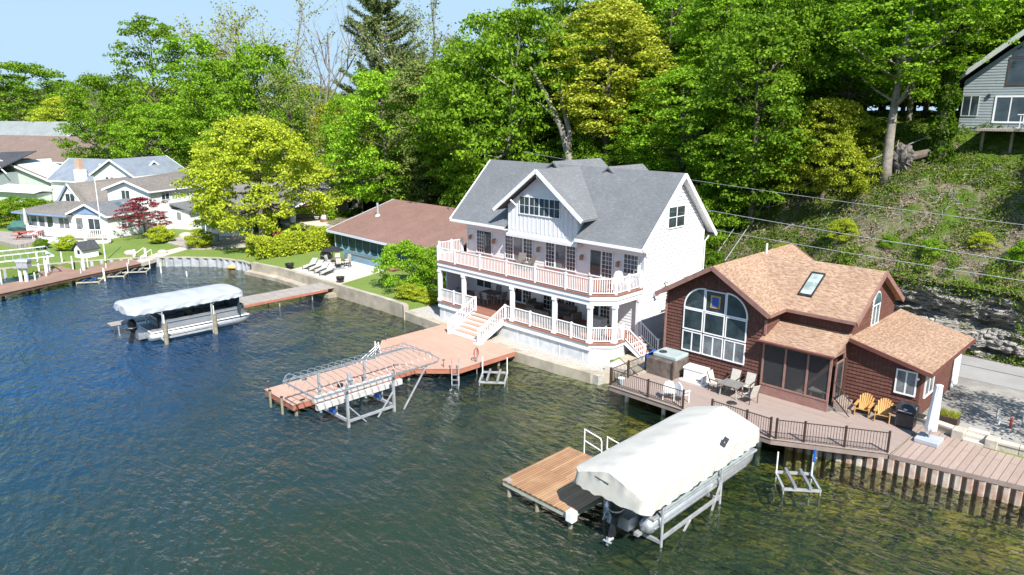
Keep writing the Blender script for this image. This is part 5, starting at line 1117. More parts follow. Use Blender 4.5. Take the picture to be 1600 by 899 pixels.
k_ = MB().box(-27.2, -12, 8.0, 8.1, .86, 1.25); t.part('knee_wall', k_, fr2)
t.part('top_beam', MB().bar((-27.5, 8.05, 2.86), (-8.6, 8.05, 2.72), .16, .2), fr2)
n = 14
for k in range(n + 1): x = -27.2 + k * 1.32; t.part('screen_post', MB().box(x - .05, x + .05, 8.0, 8.12, 1.25 if k else .86, 2.8), bluewhite if k in (0, 8) else fr2)
for k in range(n):
    x = -27.15 + k * 1.32; mb = MB().box(x, x + 1.22, 8.05, 8.06, 1.25, 2.8); t.part('screen_panel', mb, vinyl_b)
    vs = [(x + 1.22 * i / 8, 7.985, 1.30 + .42 * (2 * i / 8 - 1) ** 2 * (.6 + .4 * math.sin(k * 2.1))) for i in range(9)]; cl = MB(); cl.add([(v[0], v[1], 1.26) for v in vs] + vs, [(i, i + 1, 10 + i, 9 + i) for i in range(8)])
    t.part('vinyl_curtain', cl, MATS['plain_blue_vinyl'] if 'plain_blue_vinyl' in MATS else plain('plain_blue_vinyl', (.33, .47, .58), (.22, .36, .48), 2, .4))
for b in (9.4, 10.8): t.part('screen_post', MB().box(-27.25, -27.13, b - .05, b + .05, .86, 3.2), bluewhite)
t.part('side_screen', MB().box(-27.2, -27.19, 8.1, 12, .9, 3.2), vinyl_b)
t.part('stove_pipe', MB().cyl(-25.2, 12.3, 4.2, 5.9, .13), galv); t.part('pipe_flashing', MB().cyl(-25.2, 12.3, 4.25, 4.65, .35, .2), trimw)
t.part('chimney', MB().box(-13.0, -12.4, 17.2, 17.8, 4.8, 6.9), brick)
t.part('entry_steps', MB().box(-15.7, -14.2, 6.1, 7.0, .88, 1.05).box(-15.6, -14.3, 6.6, 7.9, 1.05, 1.2), cedar)
t = T('raised_planter', 'long blue painted planter trough before the screened porch', 'planter', WH, (-20, 6.5, .88)); t.part('trough', MB().box(-22.7, -17.0, 6.2, 6.75, .88, 1.42), fr2); t.part('soil', MB().box(-22.6, -17.1, 6.26, 6.69, 1.42, 1.45), soil)
# patio things
t = T('outdoor_rug', 'black and white patterned rug under the patio dining set', 'rug', WH, (-20, 3.9, .89)); t.part('rug', MB().box(-21.6, -18.6, 2.5, 5.0, .888, .9), plain('patterned_rug', (.6, .6, .6), (.08, .09, .1), 2.2, .9, detail=1))
t = T('patio_dining_table', 'round black metal table among its chairs on the far patio', 'table', WH, (-20.1, 3.9, .9)); t.part('tabletop', MB().cyl(-20.1, 3.9, 1.58, 1.62, .7, n=24), wicker); t.part('pedestal', MB().cyl(-20.1, 3.9, .9, 1.58, .06, n=8).cyl(-20.1, 3.9, .9, .95, .3, n=12), black_m)
pd = dining_chair(sling, 'beige metal chair on the seawall side of the far patio table', WH, (-20.1, 2.9, .9), RZ + math.pi, 'chairs round the far patio table', 'patio_chair', black_m)
for k, l in enumerate(['beige metal chair at the far patio table, on its lounger side', 'beige metal chair at the far patio table, next to the covered barbecue', 'beige metal chair at the far patio table, backing on the blue planter', 'beige metal chair at the far patio table, towards the entry steps', 'beige metal chair at the far patio table, towards the plank dock']):
    a = (k + 1) * math.pi / 3; copy_thing(pd, WH, (-20.1 + math.sin(a) * -1.0, 3.9 - math.cos(a) * 1.0, .9), RZ + math.pi - a, l)
t = T('black_patio_umbrella', 'low black half open umbrella over a grill by the rug', 'umbrella', WH, (-22.2, 4.6, .88)); x, y = -22.2, 4.6
um = MB(); vs = [(x, y, 2.55)] + [(x + 1.15 * math.cos(k * math.pi / 4), y + 1.15 * math.sin(k * math.pi / 4), 2.1) for k in range(8)]; um.add(vs + [(v[0], v[1], v[2] - .05) for v in vs], [(0, k, k % 8 + 1) for k in range(1, 9)] + [(9, 9 + k % 8 + 1, 9 + k) for k in range(1, 9)] + [(k, 9 + k, 9 + k % 8 + 1, k % 8 + 1) for k in range(1, 9)]); t.part('canopy', um, black_m); t.part('pole', MB().cyl(x, y, .88, 2.5, .03), black_m); t.part('base', MB().cyl(x, y, .88, .98, .3), black_m)
t = T('covered_barbecue', 'black covered barbecue under the low black umbrella', 'grill', WH, (-22.1, 3.9, .88)); t.part('cover', MB().xprism([(3.5, .9), (4.2, .9), (4.15, 1.8), (4.0, 1.98), (3.7, 1.98), (3.55, 1.8)], -22.8, -21.6), blackp); t.part('handle', MB().box(-22.5, -21.9, 3.44, 3.5, 1.6, 1.64), galv)
def lounger(lab, a, b):
    t = T('sun_lounger', lab, 'sun lounger', WH, (a, b, .89), RZ + .5, 'sun loungers on the far patio', local=True)
    t.part('frame', MB().bar((-.3, -.95, .32), (-.3, .9, .32), .04).bar((.3, -.95, .32), (.3, .9, .32), .04).bar((-.3, -.9, .0), (-.3, -.9, .32), .04).bar((.3, -.9, 0), (.3, -.9, .32), .04).bar((-.3, .5, 0), (-.3, .5, .32), .04).bar((.3, .5, 0), (.3, .5, .32), .04), black_m)
    t.part('sling', MB().box(-.28, .28, -.95, .3, .33, .36), sling); t.part('backrest', MB().bar((0, .3, .35), (0, .95, .78), .56, .03), sling); return t.o
l0 = lounger('beige sun lounger on the far patio, nearest the black fire pit', -21.2, 1.5)
for k, l in enumerate(['beige sun lounger on the far patio, second from the fire pit', 'beige sun lounger on the far patio, third from the fire pit', 'beige sun lounger on the far patio, nearest the plank dock']): copy_thing(l0, WH, (-20.0 + k * 1.15, 1.45 - k * .1, .89), None, l)
for (a, b, r, l) in [(-22.3, -.1, .42, 'black round fire pit at the corner of the patio'), (-13.9, .25, .36, 'small black fire bowl at the end of the plank dock')]:
    t = T('fire_pit', l, 'fire pit', WH, (a, b, .88)); t.part('bowl', MB().tube([(a, b, 1.0), (a, b, 1.15), (a, b, 1.38)], [r * .6, r * .95, r], 16), blackp); t.part('rim', MB().tube([(a + r * math.cos(k * math.pi / 8), b + r * math.sin(k * math.pi / 8), 1.38) for k in range(17)], .03, 6), black_m); t.part('stand', MB().cyl(a, b, .88, 1.02, r * .5), black_m)

# cottage behind the lime tree
t = T('grey_cottage', 'low grey cottage with dark roof half hidden by the lime tree', 'house', WH, (-55, 18, .86))
gable_house(t, -62, -49, 6.5, 27, 3.5, 5.9, 'b', .5, taupe_sid, plain('grey_asphalt_roof', (.20, .19, .18), (.13, .125, .12), 1.1, .9), trimw, lap=.22)
t.part('porch_roof', MB().slab([(-44.2, 12.2, 3.4), (-44.2, 14.7, 4.4), (-49.5, 14.7, 4.4), (-49.5, 12.2, 3.4)][::-1], .12).slab([(-44.2, 17.2, 3.4), (-49.5, 17.2, 3.4), (-49.5, 14.7, 4.4), (-44.2, 14.7, 4.4)][::-1], .12), MATS['grey_asphalt_roof'])
f = MB(); rake(f, (-44.15, 12.1, 3.4), (-44.15, 14.7, 4.42), .25); rake(f, (-44.15, 17.3, 3.4), (-44.15, 14.7, 4.42), .25); t.part('porch_trim', f, trimw)
t.part('porch_gable', MB().xprism([(12.4, 3.3), (17.0, 3.3), (14.7, 4.25)], -44.5, -44.4), cedar)
for b in (12.5, 16.9): t.part('porch_column', MB().box(-44.75, -44.25, b - .25, b + .25, 1.5, 3.35), trimw); t.part('column_base', MB().box(-44.85, -44.15, b - .35, b + .35, .86, 1.6), brick)
for k in range(3): t.part('porch_step', MB().box(-43.9 + k * .4 - 1.2, -42.4 + k * -.0 - k * .4, 13, 16.4, .87, 1.05 + .14 * (2 - k) - .14), concrete_l) if k < 1 else None
t.part('porch_floor', MB().box(-49, -44.0, 12.2, 17.2, .87, 1.2), concrete_l)
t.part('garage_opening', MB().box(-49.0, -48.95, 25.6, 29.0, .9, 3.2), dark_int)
t.part('garage', MB().box(-60, -49.0, 27, 30.5, .86, 3.6), taupe_sid); t.part('garage_roof', MB().slab([(-61, 27.4, 3.65), (-48.4, 27.4, 3.65), (-48.4, 31, 3.65), (-61, 31, 3.65)], .12), MATS['grey_asphalt_roof'])
for b in (26.0, 29.6): t.part('garage_post', MB().box(-48.95, -48.85, b - .1, b + .1, .9, 3.4), trimw)
win(t, 'a', -49, 1, 18.2, 19.2, 1.3, 3.0, 1, 1); win(t, 'a', -49, 1, 23.6, 24.4, 1.9, 3.0, 1, 1); win(t, 'a', -49, 1, 8.0, 10.6, 1.4, 2.9, 3, 1)
sr = MB().prism([(-49, 2.4), (-44.3, 2.4), (-43.2, 4.2), (-43.2, 6.4), (-49, 6.4)], .86, 3.3); t.part('sunroom', sr, trimw); t.part('sunroom_roof', MB().prism([(-49.4, 2.0), (-44, 2.0), (-42.8, 4.0), (-42.8, 6.8), (-49.4, 6.8)], 3.3, 3.42), MATS['grey_asphalt_roof'])
for k in range(3): win(t, 'b', 2.4, -1, -48.7 + k * 1.5, -47.5 + k * 1.5, 1.1, 3.0, 1, 1, gl=glass_b)
win(t, 'a', -43.2, 1, 4.5, 6.1, 1.1, 3.0, 2, 1, gl=glass_b)

# white lakeside cottages (axes of the far shore)
t = T('white_lake_cottage', 'white cottage with pale blue front gable and railed deck', 'house', LF, (-77, 67, .86))
gable_house(t, -78.8, -73.1, 62.3, 70.5, 3.7, 4.85, 'b', .35, white, grey_roof, trimw, lap=.2)
t.part('gable_panel', MB().yprism([(-78.6, 3.72), (-73.3, 3.72), (-75.95, 4.68)], 62.2, 62.26), plain('steel_blue_paint', (.22, .32, .50), (.18, .28, .45), 1, .6))
t.part('side_wing', MB().box(-87.8, -78.8, 62.6, 69, .8, 3.35), white); t.part('wing_roof', MB().slab([(-88.2, 61.9, 3.5), (-78.5, 61.9, 3.45), (-77.3, 67, 4.6), (-86, 67, 4.3)], .14), far_taupe); t.part('wing_fascia', MB().bar((-88.2, 61.85, 3.38), (-79, 61.85, 3.33), .06, .2), MATS['steel_blue_paint'])
for u in (-87.2, -85.9, -84.6): win(t, 'b', 62.6, -1, u, u + 1.0, 1.2, 3.0, 1, 1, gl=glass_l)
win(t, 'b', 62.6, -1, -83.2, -82.2, 1.1, 3.05, 1, 1, name='door'); win(t, 'b', 62.6, -1, -81.2, -79.5, 1.7, 3.0, 2, 1, gl=glass_l)
win(t, 'b', 62.3, -1, -78.0, -76.9, 1.6, 3.2, 1, 1, gl=glass_l); win(t, 'b', 62.3, -1, -76.0, -74.2, 1.2, 3.2, 2, 1, name='door')
win(t, 'a', -73.1, 1, 64.2, 65.8, 1.8, 3.1, 2, 2, gl=glass_l); t.part('skylight', MB().slab([(-75.3, 65.5, 4.78), (-74.5, 65.5, 4.5), (-74.5, 66.6, 4.5), (-75.3, 66.6, 4.78)], .1), glass_b)
dk = [(-82.2, 59.3), (-77.6, 59.0), (-73.2, 59.3), (-70.9, 60.4), (-73.0, 62.2), (-82.2, 62.4)]
t.part('deck', MB().prism(dk, 1.35, 1.45), grey_wood); t.part('deck_skirt', MB().prism(inset(dk, .1), .86, 1.35), skirtm)
for i in range(3): t.part('deck_railing', rail(MB(), (*dk[i], 1.45), (*dk[i + 1], 1.45), 1.0, .22, .06, .1), trimw)
for p in dk[:4]: post(t, p, 1.0, 1.6, trimw, .11)
for k in range(4): t.part('deck_step', MB().box(-79.2, -76.9, 58.9 - (k + 1) * .35, 58.9 - k * .35, .86, 1.36 - k * .13), trimw)
t.part('stair_railing', rail(MB(), (-79.3, 58.9, 1.4), (-79.3, 57.4, .9), .95, .2, .06, .09), trimw)
t = T('white_two_storey_house', 'two storey white house with grey roof beside the burgundy maple', 'house', LF, (-76, 71, .86))
gable_house(t, -79.3, -72.4, 68.2, 78, 6.0, 7.1, 'b', .4, white, far_taupe, trimw, lap=.2)
win(t, 'b', 68.2, -1, -76.9, -75.6, 4.6, 5.9, 2, 1); win(t, 'a', -72.4, 1, 70.0, 71.2, 4.7, 5.6, 2, 1)
t.part('side_porch', MB().box(-72.4, -69.6, 71.4, 77.5, .8, 3.3), white); t.part('side_porch_roof', MB().slab([(-72.3, 71.0, 4.1), (-69.1, 71.0, 3.35), (-69.1, 78, 3.35), (-72.3, 78, 4.1)], .14), grey_roof); win(t, 'b', 71.4, -1, -71.6, -70.9, 2.0, 3.0, 1, 1, gl=glass_l)
t = T('weathered_gable_cottage', 'white cottage with steep weathered taupe roof between the white houses', 'house', LF, (-86, 74, .86))
gable_house(t, -90.2, -86.0, 70.0, 74, 3.7, 6.1, 'b', .3, white, far_taupe, trimw, lap=.2)
t.part('long_roof', MB().slab([(-88.1, 70.5, 6.15), (-85.6, 70.5, 3.6), (-78.5, 74.5, 3.9), (-80, 86, 6.7), (-86, 86, 6.7)], .12), far_taupe); win(t, 'b', 70.0, -1, -88.9, -87.3, 3.5, 4.8, 2, 1)
t.part('blue_rake', MB().bar((-90.5, 69.65, 3.45), (-88.1, 69.65, 6.1), .06, .22), MATS['steel_blue_paint'])
t = T('blue_roofed_house', 'white house with pale blue grey roof and brick chimney', 'house', LF, (-97, 85, .86))
gable_house(t, -104.3, -88, 80.0, 88, 5.4, 8.2, 'a', .4, white, blue_roof, trimw, lap=0)
gable_house(t, -93.5, -85.8, 78.5, 88, 6.6, 8.7, 'b', .4, white, blue_roof, trimw, lap=0, roofname='cross_roof', wallname='cross_wall')
for k in range(4): win(t, 'b', 78.5, -1, -91.2 + k * .95, -90.6 + k * .95, 5.3, 6.2, 1, 1, fw=.09)
t.part('chimney', MB().box(-98.0, -97.1, 79.3, 80.1, .9, 8.6), plain('pale_brick', (.50, .36, .28), (.42, .29, .22), 3, .9)); t.part('chimney_base', MB().box(-98.15, -96.95, 79.1, 80.3, .86, 7.0), white)
t.part('flue', MB().cyl(-92.6, 79.0, 5.3, 8.0, .14), trimw); t.part('front_porch', MB().box(-114, -104.5, 77.5, 80.5, .8, 3.3), sage); t.part('front_porch_roof', MB().slab([(-114.5, 76.8, 3.6), (-104, 76.8, 3.6), (-104, 80.5, 4.2), (-114.5, 80.5, 4.2)], .14), trimw); win(t, 'b', 80.0, -1, -99.9, -98.5, 4.2, 5.0, 2, 1)
t = T('long_brown_roofed_house', 'sage house under a very long weathered brown roof', 'house', LF, (-110, 98, .86))
gable_house(t, -150, -84, 95.5, 113, 6.6, 10.5, 'a', .5, sage, far_brown, trimw, lap=0)
t.part('front_wing', MB().yprism([(-133, .8), (-113.5, .8), (-113.5, 3.6), (-124.5, 7.0), (-133, 4.2)], 88.5, 97), sage)
t.part('wing_roof', MB().slab([(-126, 88, 7.2), (-113, 88, 3.5), (-113, 99, 3.5), (-126, 99, 7.2)], .14).slab([(-126, 99, 7.2), (-150, 99, 7.2), (-150, 88, 3.2), (-126, 88, 3.2)], .14), far_brown)
t.part('dormer', MB().yprism([(-114.5, 5.5), (-106, 5.5), (-110.2, 8.0)], 92.5, 96), sage); t.part('dormer_roof', MB().slab([(-110.2, 92, 8.15), (-105.2, 92, 5.5), (-105.2, 97.5, 5.5), (-110.2, 100, 8.15)], .14).slab([(-110.2, 100, 8.15), (-115.4, 97.5, 5.3), (-115.4, 92, 5.3), (-110.2, 92, 8.15)], .14), far_brown)
f = MB(); rake(f, (-115.4, 91.95, 5.3), (-110.2, 91.95, 8.15), .25); rake(f, (-105.2, 91.95, 5.5), (-110.2, 91.95, 8.15), .25); rake(f, (-113, 87.9, 3.5), (-126, 87.9, 7.2), .3); t.part('dormer_trim', f, trimw)
for k in range(5): win(t, 'b', 95.5, -1, -98 + k * 2.6, -96.4 + k * 2.6, 2.2, 4.2, 1, 1)
t.part('covered_porch', MB().box(-97, -85, 91.5, 95.5, 3.4, 3.6), trimw)
for k in range(4): t.part('porch_post', MB().box(-96.8 + k * 3.8, -96.6 + k * 3.8, 91.7, 91.9, .86, 3.4), trimw)
t = T('charcoal_roofed_shed', 'dark charcoal roofed building in front of the long brown roof', 'house', LF, (-137, 88, .86))
t.part('wall', MB().box(-139, -123, 84, 92, .8, 5.2), grey_sid); t.part('roof', MB().slab([(-140.5, 83.4, 5.0), (-122.5, 83.4, 5.4), (-122.3, 92, 8.6), (-131, 92, 8.2)], .14), dark_roof); f = MB(); rake(f, (-123.5, 84.0, 8.2), (-122.2, 86, 5.2), .2); t.part('trim', f, trimw)
t = T('tall_grey_roofed_house', 'tall house with pale grey roof at the left edge', 'house', LF, (-152, 120, .86))
gable_house(t, -185, -142.5, 112, 126, 8.8, 12.9, 'a', .6, grey_sid, far_grey, trimw, lap=0)
t = T('white_gable_house', 'white gabled wall peeking out at the left edge', 'house', LF, (-134, 80, .86)); gable_house(t, -146, -128.5, 79.5, 88, 3.2, 6.0, 'b', .3, white, far_brown, trimw, lap=0)
for (x, y, ax, wd, dp, ze, zr, rmm, l) in [(-102, 178, 0, 22, 9, 4.5, 7.2, dark_roof, 'distant dark roofed building behind the long brown roof'), (-88, 150, 1, 12, 8, 4.0, 6.5, far_grey, 'distant pale building glimpsed through the trees'), (-55, 128, 1, 11, 8, 3.6, 6.0, far_brown, 'brown roofed cottage among the trees behind the lime tree'), (-6, 116, 1, 10, 8, 4, 6.6, far_grey, 'pale cottage glimpsed behind the trees at the boathouse')]:
    t = T('distant_house', l, 'house', WD, (x, y, .86), R(-20), local=True); gable_house(t, -wd / 2, wd / 2, -dp / 2, dp / 2, ze, zr, 'a' if not ax else 'b', .4, white, rmm, trimw, lap=0, z0=0)
    win(t, 'b', -dp / 2, -1, -2.6, -1.2, 1.2, 2.6, 1, 1); win(t, 'b', -dp / 2, -1, 1.0, 2.4, 1.2, 2.6, 1, 1)
# small open garage with something red in it
t = T('open_garage', 'small white open garage with a red mower inside', 'garage', WD, (-50.0, 176, .86), R(-5), local=True)
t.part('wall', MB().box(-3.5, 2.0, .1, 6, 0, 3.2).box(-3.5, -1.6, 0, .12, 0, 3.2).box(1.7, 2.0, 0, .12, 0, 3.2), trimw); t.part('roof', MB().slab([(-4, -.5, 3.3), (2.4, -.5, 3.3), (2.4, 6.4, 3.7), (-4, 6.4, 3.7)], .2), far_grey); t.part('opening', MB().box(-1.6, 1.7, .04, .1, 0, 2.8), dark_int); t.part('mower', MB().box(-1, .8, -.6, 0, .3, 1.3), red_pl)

# garden things
p = LP(226, 375, .86)
t = T('picnic_table', 'red picnic table on the grey timber deck at far left', 'picnic table', WD, LP(46, 372, 1.3), R(10), local=True)
t.part('tabletop', MB().box(-1.5, 1.5, -.45, .45, .72, .78), red_pl)
for y in (-.85, .85): t.part('bench', MB().box(-1.5, 1.5, y - .15, y + .15, .42, .47), red_pl)
for x in (-1.0, 1.0): t.part('leg', MB().bar((x, -.85, 0), (x, .3, .72), .08).bar((x, .85, 0), (x, -.3, .72), .08).bar((x, -.9, .4), (x, .9, .4), .08), red_pl)
t = T('timber_deck', 'low grey timber deck under the red picnic table', 'deck', WD, LP(30, 378, .86), 0); e = [LP(-20, 372, 1.2), LP(25, 384, 1.2), LP(66, 377, 1.2), LP(62, 366, 1.2), LP(0, 362, 1.2)]; t.part('deck_boards', MB().prism([(v.x, v.y) for v in e], 1.18, 1.26), grey_wood); t.part('skirt', MB().prism(inset([(v.x, v.y) for v in e][::1], .0), .8, 1.18), grey_wood)
t = T('covered_patio_set', 'dark teal tarpaulin heap beside the red picnic table', 'covered furniture', WD, LP(32, 361, 1.26), 0, local=True); t.part('cover', MB().tube([(-1.4, 0, .3), (-.6, 0, .55), (.5, 0, .6), (1.3, 0, .3)], [.3, .7, .7, .3], 8), plain('teal_tarp', (.06, .16, .14), (.04, .11, .1), 2, .7)); 
t = T('beige_closed_umbrella', 'furled beige umbrella standing before the left cottage wing', 'umbrella', WD, LP(43, 362, 1.26), 0, local=True); t.part('canopy', MB().tube([(0, 0, .9), (0, 0, 1.2), (0, 0, 2.6), (0, 0, 2.9)], [.22, .24, .14, .03], 8), sling); t.part('pole', MB().cyl(0, 0, 0, 1, .04), trimw)
t = T('garden_playhouse', 'tiny white playhouse with dark roof on the lawn by the seawall', 'playhouse', WD, LP(136, 401, .86), R(-28), local=True)
t.part('wall', MB().yprism([(-.75, 0), (.75, 0), (.75, .95), (0, 1.5), (-.75, .95)], -.8, .8), trimw); t.part('roof', MB().slab([(0, -1, 1.65), (.95, -1, .85), (.95, 1, .85), (0, 1, 1.65)], .08).slab([(0, 1, 1.65), (-.95, 1, .85), (-.95, -1, .85), (0, -1, 1.65)], .08), dark_roof); t.part('window', MB().box(-.2, .2, -.83, -.8, .4, .8), dark_int)
t = T('flagpole', 'tall thin white flagpole standing by the corrugated seawall', 'flagpole', WD, LP(165, 408, .86), 0, local=True); t.part('pole', MB().cyl(0, 0, 0, 8.2, .06, .03), trimw); t.part('ball', MB().cyl(0, 0, 8.2, 8.35, .08), trimw)
for px, py, s_, l in [(204, 398, .5, 'pale round boulder on the lawn near the far steps'), (254, 396, .4, 'small pale boulder beside the garden path'), (292, 372, .7, 'pale boulder at the edge of the stone terrace')]:
    random.seed(px); mb = MB(); vs = []
    for j in range(7):
        for i in range(10): th = math.pi * j / 6; ph = 2 * math.pi * i / 10; rr = s_ * (1 + .2 * noise.noise(Vector((i, j, px)))); vs.append((rr * math.sin(th) * math.cos(ph) * 1.4, rr * math.sin(th) * math.sin(ph), rr * math.cos(th) * .7 + s_ * .3))
    mb.add(vs, [(j * 10 + i, j * 10 + (i + 1) % 10, (j + 1) * 10 + (i + 1) % 10, (j + 1) * 10 + i) for j in range(6) for i in range(10)]); single('boulder', mb, stone, l, 'boulder', WD, LP(px, py, .86), 0, group='pale garden boulders', local=True, smooth=True)
t = T('red_wagon', 'small red garden cart in front of the grey cottage', 'cart', WD, LP(437, 371, .9), 0, local=True); t.part('body', MB().box(-.7, .7, -.4, .4, .35, .7), red_pl); t.part('wheel', MB().tube([(-.4, -.45, .2), (-.4, -.38, .2)], .2, 10), blackp); t.part('wheel', MB().tube([(.4, -.45, .2), (.4, -.38, .2)], .2, 10), blackp)
t = T('blue_barrel', 'small blue barrel on the stone terrace', 'barrel', WD, LP(338, 377, 1.0), 0, local=True); t.part('body', MB().cyl(0, 0, 0, .8, .35), teal); t.part('lid', MB().cyl(0, 0, .8, .86, .37), teal)

# ================================================================ on the hill
t = T('grey_hill_house', 'grey gabled house on stilts at the top of the slope', 'house', BH, (5, 32, 14.6))
t.part('wall', MB().yprism([(.85, 14.3), (12, 14.3), (12, 17.3), (6.3, 22.4), (.85, 18.0)], 28, 40).laps('b', 28, -1, [(.85, 14.6), (12, 14.6), (12, 17.3), (6.3, 22.4), (.85, 18.0)], .2, .03), grey_sid)
t.part('roof', MB().slab([(6.3, 27.2, 22.95), (-.1, 27.2, 17.75), (-.1, 41, 17.75), (6.3, 41, 22.95)][::-1], .16).slab([(6.3, 27.2, 22.95), (12.9, 27.2, 17.4), (12.9, 41, 17.4), (6.3, 41, 22.95)], .16), dark_roof)
f = MB(); rake(f, (-.1, 27.15, 17.78), (6.3, 27.15, 23.0), .34, .09); rake(f, (12.9, 27.15, 17.4), (6.3, 27.15, 23.0), .34, .09); t.part('roof_trim', f, plain('pale_green_trim', (.5, .54, .5), (.45, .5, .46)))
win(t, 'b', 28, -1, 3.1, 4.9, 15.1, 16.8, 2, 1, name='sliding_door', fw=.12); win(t, 'b', 28, -1, .95, 1.95, 15.5, 16.9, 2, 1, fr=MATS['pale_green_trim'], fw=.05); win(t, 'b', 28, -1, 3.55, 7.2, 17.7, 19.5, 3, 1, fr=plain('brown_window_frame', (.12, .07, .05)))
n = 12; t.part('window_pane', MB().yprism([(5.37 + 1.75 * math.cos(math.pi * k / n), 19.6 + 1.1 * math.sin(math.pi * k / n)) for k in range(n + 1)], 27.93, 27.97), glassm); t.part('wall_lantern', MB().box(2.5, 2.65, 27.85, 28, 16.8, 17.05), black_m)
t.part('deck', MB().box(2.6, 12, 25.4, 28, 14.45, 14.6), grey_wood)
for a in (2.9, 4.7, 7.5, 10.5): t.part('stilt', MB().box(a - .09, a + .09, 26.4, 26.6, 11.2, 14.45), post_wood)
t.part('deck_railing', rail(MB(), (5.0, 25.45, 14.6), (12, 25.45, 14.6), 1.0, .2, .05, .08), trimw)
# hillside handrail following the steps
t = T('hillside_stair', 'galvanised pipe handrails climbing the hill behind the brown house', 'stair', BH, (-12, 20, 5))
up = [(-12.65, 17.0), (-11.84, 21.67), (-10.6, 21.8), (-8.7, 22.8), (-7.6, 22.95), (-5.9, 24.1), (-3.9, 24.1), (-.4, 26.4)]
def hp(a, b, dz): return (a, b, hz(a, b) + dz)
for s_ in (0, 1): t.part('handrail', MB().tube([hp(a + s_ * 1.0, b, 1.0) for a, b in up[:2]], .035, 6), galv)
t.part('handrail', MB().tube([hp(a + (1.0 if k == 0 else 0), b, 1.0) for k, (a, b) in enumerate(up[1:])], .035, 6), galv)
for a, b in up: t.part('handrail_post', MB().tube([hp(a, b, -.2), hp(a, b, 1.0)], .03, 6), galv)
sb = MB()
for k in range(22): q = k / 21; a = -12.1 + .8 * q; b = 16.6 + 5.0 * q; z = hz(a, b); sb.box(a - .45, a + .45, b, b + .24, z - .05, z + .12)
t.part('steps', sb, post_wood); t.part('landing', MB().box(-12.3, -10.4, 21.6, 22.8, hz(-11.5, 22) + .1, hz(-11.5, 22) + .2), grey_wood)
# torn root ball
def rootball():
    mb = MB(); vs = []; random.seed(8)
    for j in range(15):
        for i in range(22):
            th = math.pi * j / 14; ph = 2 * math.pi * i / 22; r = .95 * (1 + .35 * noise.noise(Vector((math.cos(ph) * 2 * math.sin(th), math.sin(ph) * 2 * math.sin(th), math.cos(th) * 2)))+ .12 * random.random())
            vs.append((r * math.sin(th) * math.cos(ph), r * math.sin(th) * math.sin(ph) * .55, r * math.cos(th)))
    mb.add(vs, [(j * 22 + i, j * 22 + (i + 1) % 22, (j + 1) * 22 + (i + 1) % 22, (j + 1) * 22 + i) for j in range(14) for i in range(22)]); return mb
t = T('fallen_root_ball', 'dark torn root ball of a fallen tree on the slope', 'tree stump', BH, (-1.5, 23.6, hz(-1.5, 23.6) + 1.0), RZ - .4, local=True); t.part('root_ball', rootball(), plain('burnt_bark', (.05, .04, .035), (.22, .2, .18), 3, .95, bump=1, bs=8)); t.part('log', MB().tube([(0, .2, 0), (.4, 1.2, .2), (.7, 1.9, .4)], [.42, .34, .3], 10), bark)
rt = MB(); random.seed(5)
for k in range(14): a = random.uniform(0, 6.28); rt.tube([(0, 0, 0), (math.cos(a) * .9, -.4, math.sin(a) * .9), (math.cos(a) * 1.3, -.6 + random.random() * .4, math.sin(a) * 1.35)], [.12, .06, .02], 5)
t.part('roots', rt, bark_l)
for k, (a, b, L_, r_) in enumerate([(-8.0, 19.4, 1.6, .1), (1.2, 20.5, 1.4, .09), (-4.5, 21.5, 2.2, .07)]):
    z = hz(a, b); single('dead_branch', MB().tube([(0, 0, 0), (L_ * .5, .2, .35), (L_, -.2, .9)], [r_, r_ * .8, r_ * .4], 6), bark_l, ['pale snag leaning on the slope above the tan roof', 'pale dead branch on the bare patch of the slope', 'thin bent dead branch below the tall slope tree'][k], 'branch', BH, (a, b, z), RZ + k, local=True)
# overhead cables and the poles they hang from
wires = [((-60, 12.5, 11.2), (60, 12.5, 5.0)), ((-60, 12.5, 9.7), (60, 12.5, 4.8)), ((-60, 12.5, 13.6), (60, 12.5, 7.0))]
labs = ['middle grey overhead cable crossing before the slope', 'lowest grey overhead cable just above the tan roof', 'highest thin overhead cable crossing before the slope']
zz = [(8.68, 7.63), (7.32, 6.61), (10.71, 9.7)]
for k in range(3):
    m_ = (zz[k][1] - zz[k][0]) / 20.0; pts = [(a, 12.5, zz[k][0] + (a + 11) * m_ + (a + 14) * (a - 9) * .0007 * (1 if abs(a) < 60 else 1)) for a in range(-30, 41, 2)]
    single('overhead_cable', MB().tube(pts, .02 if k < 2 else .014, 5), galv, labs[k], 'cable', BH, (0, 12.5, 7))
for (x, y, hh, l) in [(-45.5, 165, 12, 'thin pale utility pole beside the red mower garage'), (-7.5, 95, 9.5, 'pale wooden utility pole between the trees behind the boathouse'), (-26.5, 120, 6, 'slim lamp pole on the driveway behind the boathouse')]:
    t = T('utility_pole', l, 'utility pole', WD, (x, y, .86), 0, local=True); t.part('pole', MB().cyl(0, 0, 0, hh, .14, .1), bark_l); t.part('crossarm', MB().box(-.8, .8, -.06, .06, hh - .8, hh - .65), bark_l)
for px, py, l in [(58, 99, 'dark bird flying over the far trees, left of the two'), (85, 99.5, 'dark bird flying over the far trees, right of the two')]:
    d = 200; u = (px - 800) / FPX; x = u * d * 1.0; z = CAM_H + d * math.tan(math.atan((449.5 - py) / FPX) - R(PITCH))
    single('bird', MB().add([(-.5, 0, .2), (0, .15, 0), (.5, 0, .2), (0, -.15, .02), (0, .5, 0), (0, -.45, .05)], [(0, 1, 3), (1, 2, 3), (1, 4, 3), (3, 5, 1)]), black_m, l, 'bird', WD, (x, d, z), 0, local=True)

